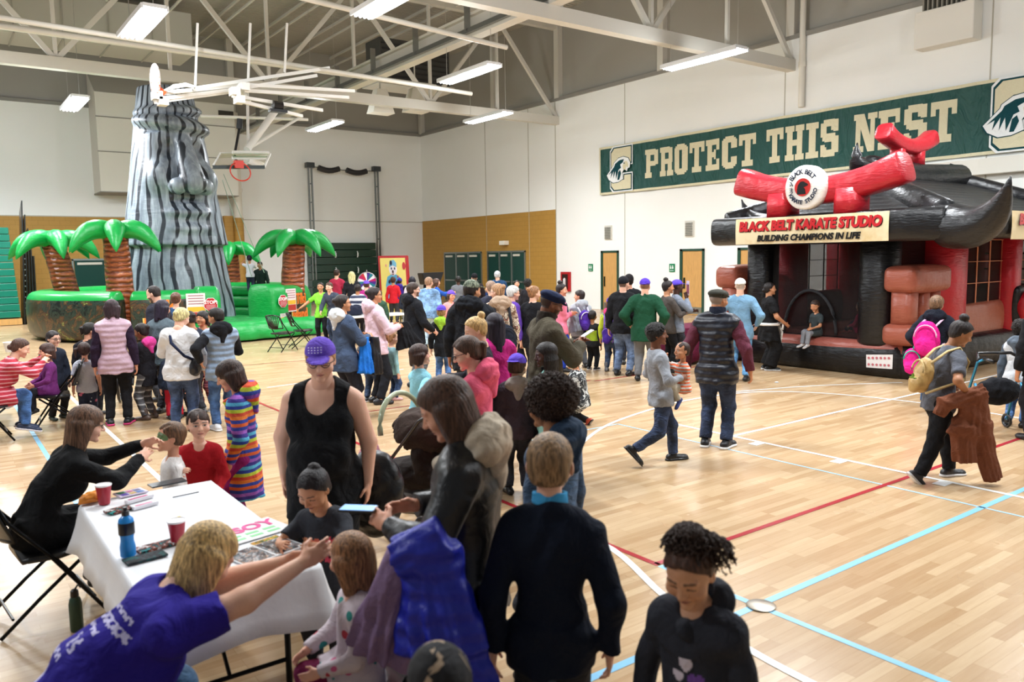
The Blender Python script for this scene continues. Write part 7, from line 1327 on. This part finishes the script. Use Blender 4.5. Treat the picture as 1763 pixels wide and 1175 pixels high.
P_('wheel_cap', 634, 484, 580, face=0, skin='p', top=('a82a7a', dict(puff=.02)), bot=JD, hair=('short', BR), hat=('cap', '6a4cc0', 'back'), label='child in a purple cap in front of the prize wheel')
P_('red_top', 679, 478, 556, face=4, skin='t', top=('c8202c', dict(puff=.015)), bot=('3a3a3e',), hair=('curly', '4a2a1c', dict(big=.05)), label='boy in a bright red top in front of the clown board')
P_('purple_hood', 690, 480, 550, face=20, skin='f', top=('3a2a8a', dict(hood='3a2a8a', puff=.02)), bot=JN, hair=('short', DH), hat=('beanie', '35268a'), label='child in a purple hooded top by the clown board')
P_('small_pack', 700, 492, 562, face=10, skin='t', top=('2a303c', dict(puff=.02)), bot=('8a8c88',), hair=('short', DH), label='small child in dark grey and pale trousers in front of the clown board')
P_('hijab', 712, 477, 572, face=0, skin='t', top=('d8ccd8', dict(puff=.02, len=.1)), bot=JD, hair=('long', '14121a', dict(len=.3, th=.07)), fem=1, label='woman with black hair in a pale lilac coat from behind')
P_('denim_back', 741, 478, 600, face=14, skin='p', top=('5a7a9c', dict(kind='denim', puff=.022, len=.05)), bot=('8a9cb0', dict(kind='denim')), hair=('short', '6a5240', dict(th=.06)), fat=1.1, look=(20, 0), label='person in a light denim jacket beside the bearded man')
P_('blue_reach', 753, 480, 575, face=74, skin='f', top=('1f4a9c', dict(puff=.02)), bot=('6a6c72',), hair=('long', '3a261c', dict(len=.4)), fem=1, arms=('reach', 'reach'), label='woman in a blue jacket reaching over the blue table')
P_('pink_cap_girl', 778, 501, 608, face=172, skin='f', top=('ee9090', dict(sleeve=1, len=.05)), bot=('1a1c2a',), hair=('long', '2a1c18', dict(len=.35)), hat=('cap', '6a4cc8'), look=(-30, -4), label='small girl in a salmon pink top and purple cap facing the camera')
P_('grey_back', 791, 476, 565, face=0, skin='d', top=('6a6c70', dict(puff=.015)), bot=JD, hair=('short', '15110f'), label='man in a grey sweater seen from behind near the green doors')
P_('black_cap', 819, 472, 575, face=-20, skin='p', top=('1c1418', dict(puff=.03)), bot=JD, hair=('buzz', '3a2c22'), hat=('beanie', '121216'), fat=1.15, label='man in a black beanie and dark coat near the green doors')
P_('grey_head', 858, 467, 572, face=-4, skin='p', top=('1c3a5a', dict(puff=.03)), bot=JD, hair=('short', '8a8c8e'), fat=1.1, label='grey-haired man in a teal blue jacket at the back of the crowd')
P_('brown_head', 848, 485, 640, face=-30, skin='p', top=('2a2c3a', dict(puff=.02)), bot=JD, hair=('short', '6a5648', dict(th=.07)), label='person with round brown hair left of the scarf woman')
P_('kid_face', 891, 483, 560, face=176, skin='f', top=('2a2420', dict(puff=.02)), bot=JD, hair=('short', '1c1412'), label='dark-haired child facing the camera in the far crowd by the tan wall')
P_('curly_dark', 910, 482, 580, face=30, skin='m', top=('1a1a20', dict(puff=.03)), bot=JD, hair=('curly', '17110f', dict(big=.1)), fem=1, label='woman with dark curly hair in black at the back of the crowd')
P_('ponytail_black', 852, 540, h=1.62, face=-30, skin='m', top=('b01f72', dict(puff=.022)), bot=JD, hair=('long', '17111a', dict(len=1.1)), fem=1, label='woman with long black hair and a magenta jacket in the middle of the crowd')
p79 = P_('fur_kid', 888, 612, h=1.3, face=-10, skin='f', top=('3a3038', dict(hood='8a8078', puff=.03)), bot=JD, hair=('short', '3a261c'), hat=('cap', '5f48b8', 'back'), look=(30, -10), label='child in a purple cap and coat with a grey fur hood')
P_('vest_far', 655, 500, 600, face=20, skin='f', top=('2e4a3a', dict(puff=.02)), bot=JD, hair=('short', DH), label='person in a dark green jacket between the pink and slate hoodie women')
P_('bent_kid', 963, 500, 600, face=0, skin='t', top=('23304a', dict(puff=.02)), bot=JD, hair=('short', BR), label='child in navy half hidden behind the girl in the pink top')
# --- stroller ---
st = at(712, 905); g = tag(empty('stroller', (st.x, st.y, 0), R(20)), 'dark brown stroller with a pale green canopy bar and black bags', 'stroller')
v = Vol((-.35, -.45, .25), (.35, .5, 1.05), .014); v.ell((0, -.02, .45), (.2, .3, .13)); v.ell((0, -.2, .62), (.2, .1, .22), None, .05); v.folds(.01, .1); V, F = v.mesh(); npmesh('seat', V, F, M('2a2320'), g)
v = Vol((-.4, -.55, .55), (.4, .5, 1.2), .014); v.ell((0, -.12, .8), (.23, .26, .2)); v.ell((0, -.02, .74), (.21, .26, .2), None, 0, 's'); v.cut((0, 0, .78), (0, .6, -.8)); v.folds(.008, .08); V, F = v.mesh(); npmesh('canopy', V, F, M('3a2e28'), g)
MB().tube([(.27*cos(t), .08+.05*sin(t), .8+.3*sin(t)) for t in np.linspace(0, pi, 16)], .022, 8).build('canopy_bar', M('9aa688', 'plastic'), g, smooth='all')
for q in (-1, 1):
    MB().tube([(q*.24, .38, .12), (q*.25, .1, .5), (q*.25, -.3, .95), (q*.25, -.42, 1.02)], .014, 8).build('side_frame', M('5c5a58', 'metal'), g, smooth='all'); MB().tube([(q*.25, -.35, .12), (q*.25, .05, .5)], .013, 8).build('side_frame', M('5c5a58', 'metal'), g)
    for y in (-.35, .4):
        w = MB(); w.tube([(q*.27, y+.09*cos(t), .11+.09*sin(t)) for t in np.linspace(0, 2*pi, 25)[:-1]], .02, 8, closed=True, up=(1, 0, 0)); w.tube([(q*.26, y, .11), (q*.28, y, .11)], .03, 10); w.build('wheel', M('26262a', 'plastic'), g, smooth='all')
MB().tube([(-.25, -.42, 1.02), (.25, -.42, 1.02)], .018, 8).build('handle', M('c8c0b0', 'plastic'), g)
v = Vol((-.3, -.4, .08), (.3, .4, .4), .014); v.ell((0, 0, .22), (.2, .26, .1)); v.folds(.01, .1); V, F = v.mesh(); npmesh('basket', V, F, M('a8a49c'), g)
for i, (dx, dy, z, s_, c, l) in enumerate(((.2, -.5, .62, .2, '121216', 'black bag hanging behind the stroller handle'), (-.42, -.1, .62, .15, '8a3a44', 'pink and red patterned bag hanging at the left of the stroller'), (.35, -.35, .3, .22, '101014', 'black soft bag standing right of the stroller'))):
    v = Vol((-.3, -.3, -.4), (.3, .3, .4), .014); v.ell((0, 0, 0), (s_*.7, s_*.6, s_*1.2)); v.folds(.012, .1, i); V, F = v.mesh(); o = tag(npmesh('bag', V, F, M(c) if i != 1 else blotch(['8a3a44', 'c88a9a', '6a2430'], 9), None, None, (st.x+dx, st.y+dy, z)), l, 'bag')
    if i < 2: MB().tube([(0, -.02, s_), (0, .03, s_+.2), (.0, .1, s_+.28)], .01, 6).build('strap', M('2a1a1c'), o)
# --- wheelchair stroller of the left group and the rollator on the right ---
wp = at(233, 690); g = tag(empty('wheeled_buggy', (wp.x, wp.y, 0), -R(15)), 'buggy with large spoked wheels behind the pink vest woman', 'buggy')
for q in (-.22, .22):
    w = MB(); w.tube([(q, .26*cos(t), .28+.26*sin(t)) for t in np.linspace(0, 2*pi, 33)[:-1]], .022, 8, closed=True, up=(1, 0, 0)); w.build('tyre', M('1a1a1c', 'plastic'), g, smooth='all'); w = MB(); [w.tube([(q, 0, .28), (q, .25*cos(t), .28+.25*sin(t))], .006, 5) for t in np.linspace(0, 2*pi, 9)[:-1]]; w.build('spokes', M('8a8a8c', 'metal'), g)
MB().tube([(0, -.3, .3), (0, .1, .5), (0, .45, .95)], .02, 8).build('frame', M('3a3a3c', 'metal'), g, smooth='all'); v = Vol((-.3, -.4, .3), (.3, .4, .8), .02); v.ell((0, .0, .52), (.19, .26, .12)); V, F = v.mesh(); npmesh('seat', V, F, M('26262c'), g)
rp = at(1716, 745); g = tag(empty('rollator', (rp.x, rp.y, 0), -R(35)), 'blue framed rollator walker with a black seat bag', 'walker')
for q in (-.28, .28):
    MB().tube([(q, .25, .1), (q, .12, .55), (q*.98, .0, .86), (q*.98, -.15, .92)], .016, 8).build('side_tube', M('3a8ab8', 'metal'), g, smooth='all'); MB().tube([(q, -.25, .1), (q, .02, .6)], .016, 8).build('side_tube', M('3a8ab8', 'metal'), g, smooth='all'); MB().tube([(q*.98, -.12, .92), (q*.98, -.3, .9)], .022, 8).build('grip', BLK, g, smooth='all')
    for y in (-.25, .25): w = MB(); w.tube([(q, y+.075*cos(t), .09+.075*sin(t)) for t in np.linspace(0, 2*pi, 21)[:-1]], .016, 8, closed=True, up=(1, 0, 0)); w.tube([(q-.01, y, .09), (q+.01, y, .09)], .03, 10); w.build('wheel', M('202022', 'plastic'), g, smooth='all')
v = Vol((-.35, -.3, .25), (.35, .3, .8), .014); v.ell((0, .02, .5), (.27, .13, .17)); v.folds(.008, .1); V, F = v.mesh(); npmesh('seat_bag', V, F, M('14151a'), g); MB().tube([(-.28, -.02, .88), (-.2, .12, .95), (.2, .12, .95), (.28, -.02, .88)], .02, 8).build('back_strap', BLK, g, smooth='all')
b = MB(); b.ball((1, 1, 1), .01)
for r_, x_, y_ in ((.03, 1337, 659),):
    o = tag(MB().lathe([(.03, 0), (.035, .005), (.02, .012)], 8).build('paper_scrap', M('f0f0f0')), 'white paper scrap lying on the court near the karate inflatable', 'paper scrap'); o.location = at(x_, y_, .006)
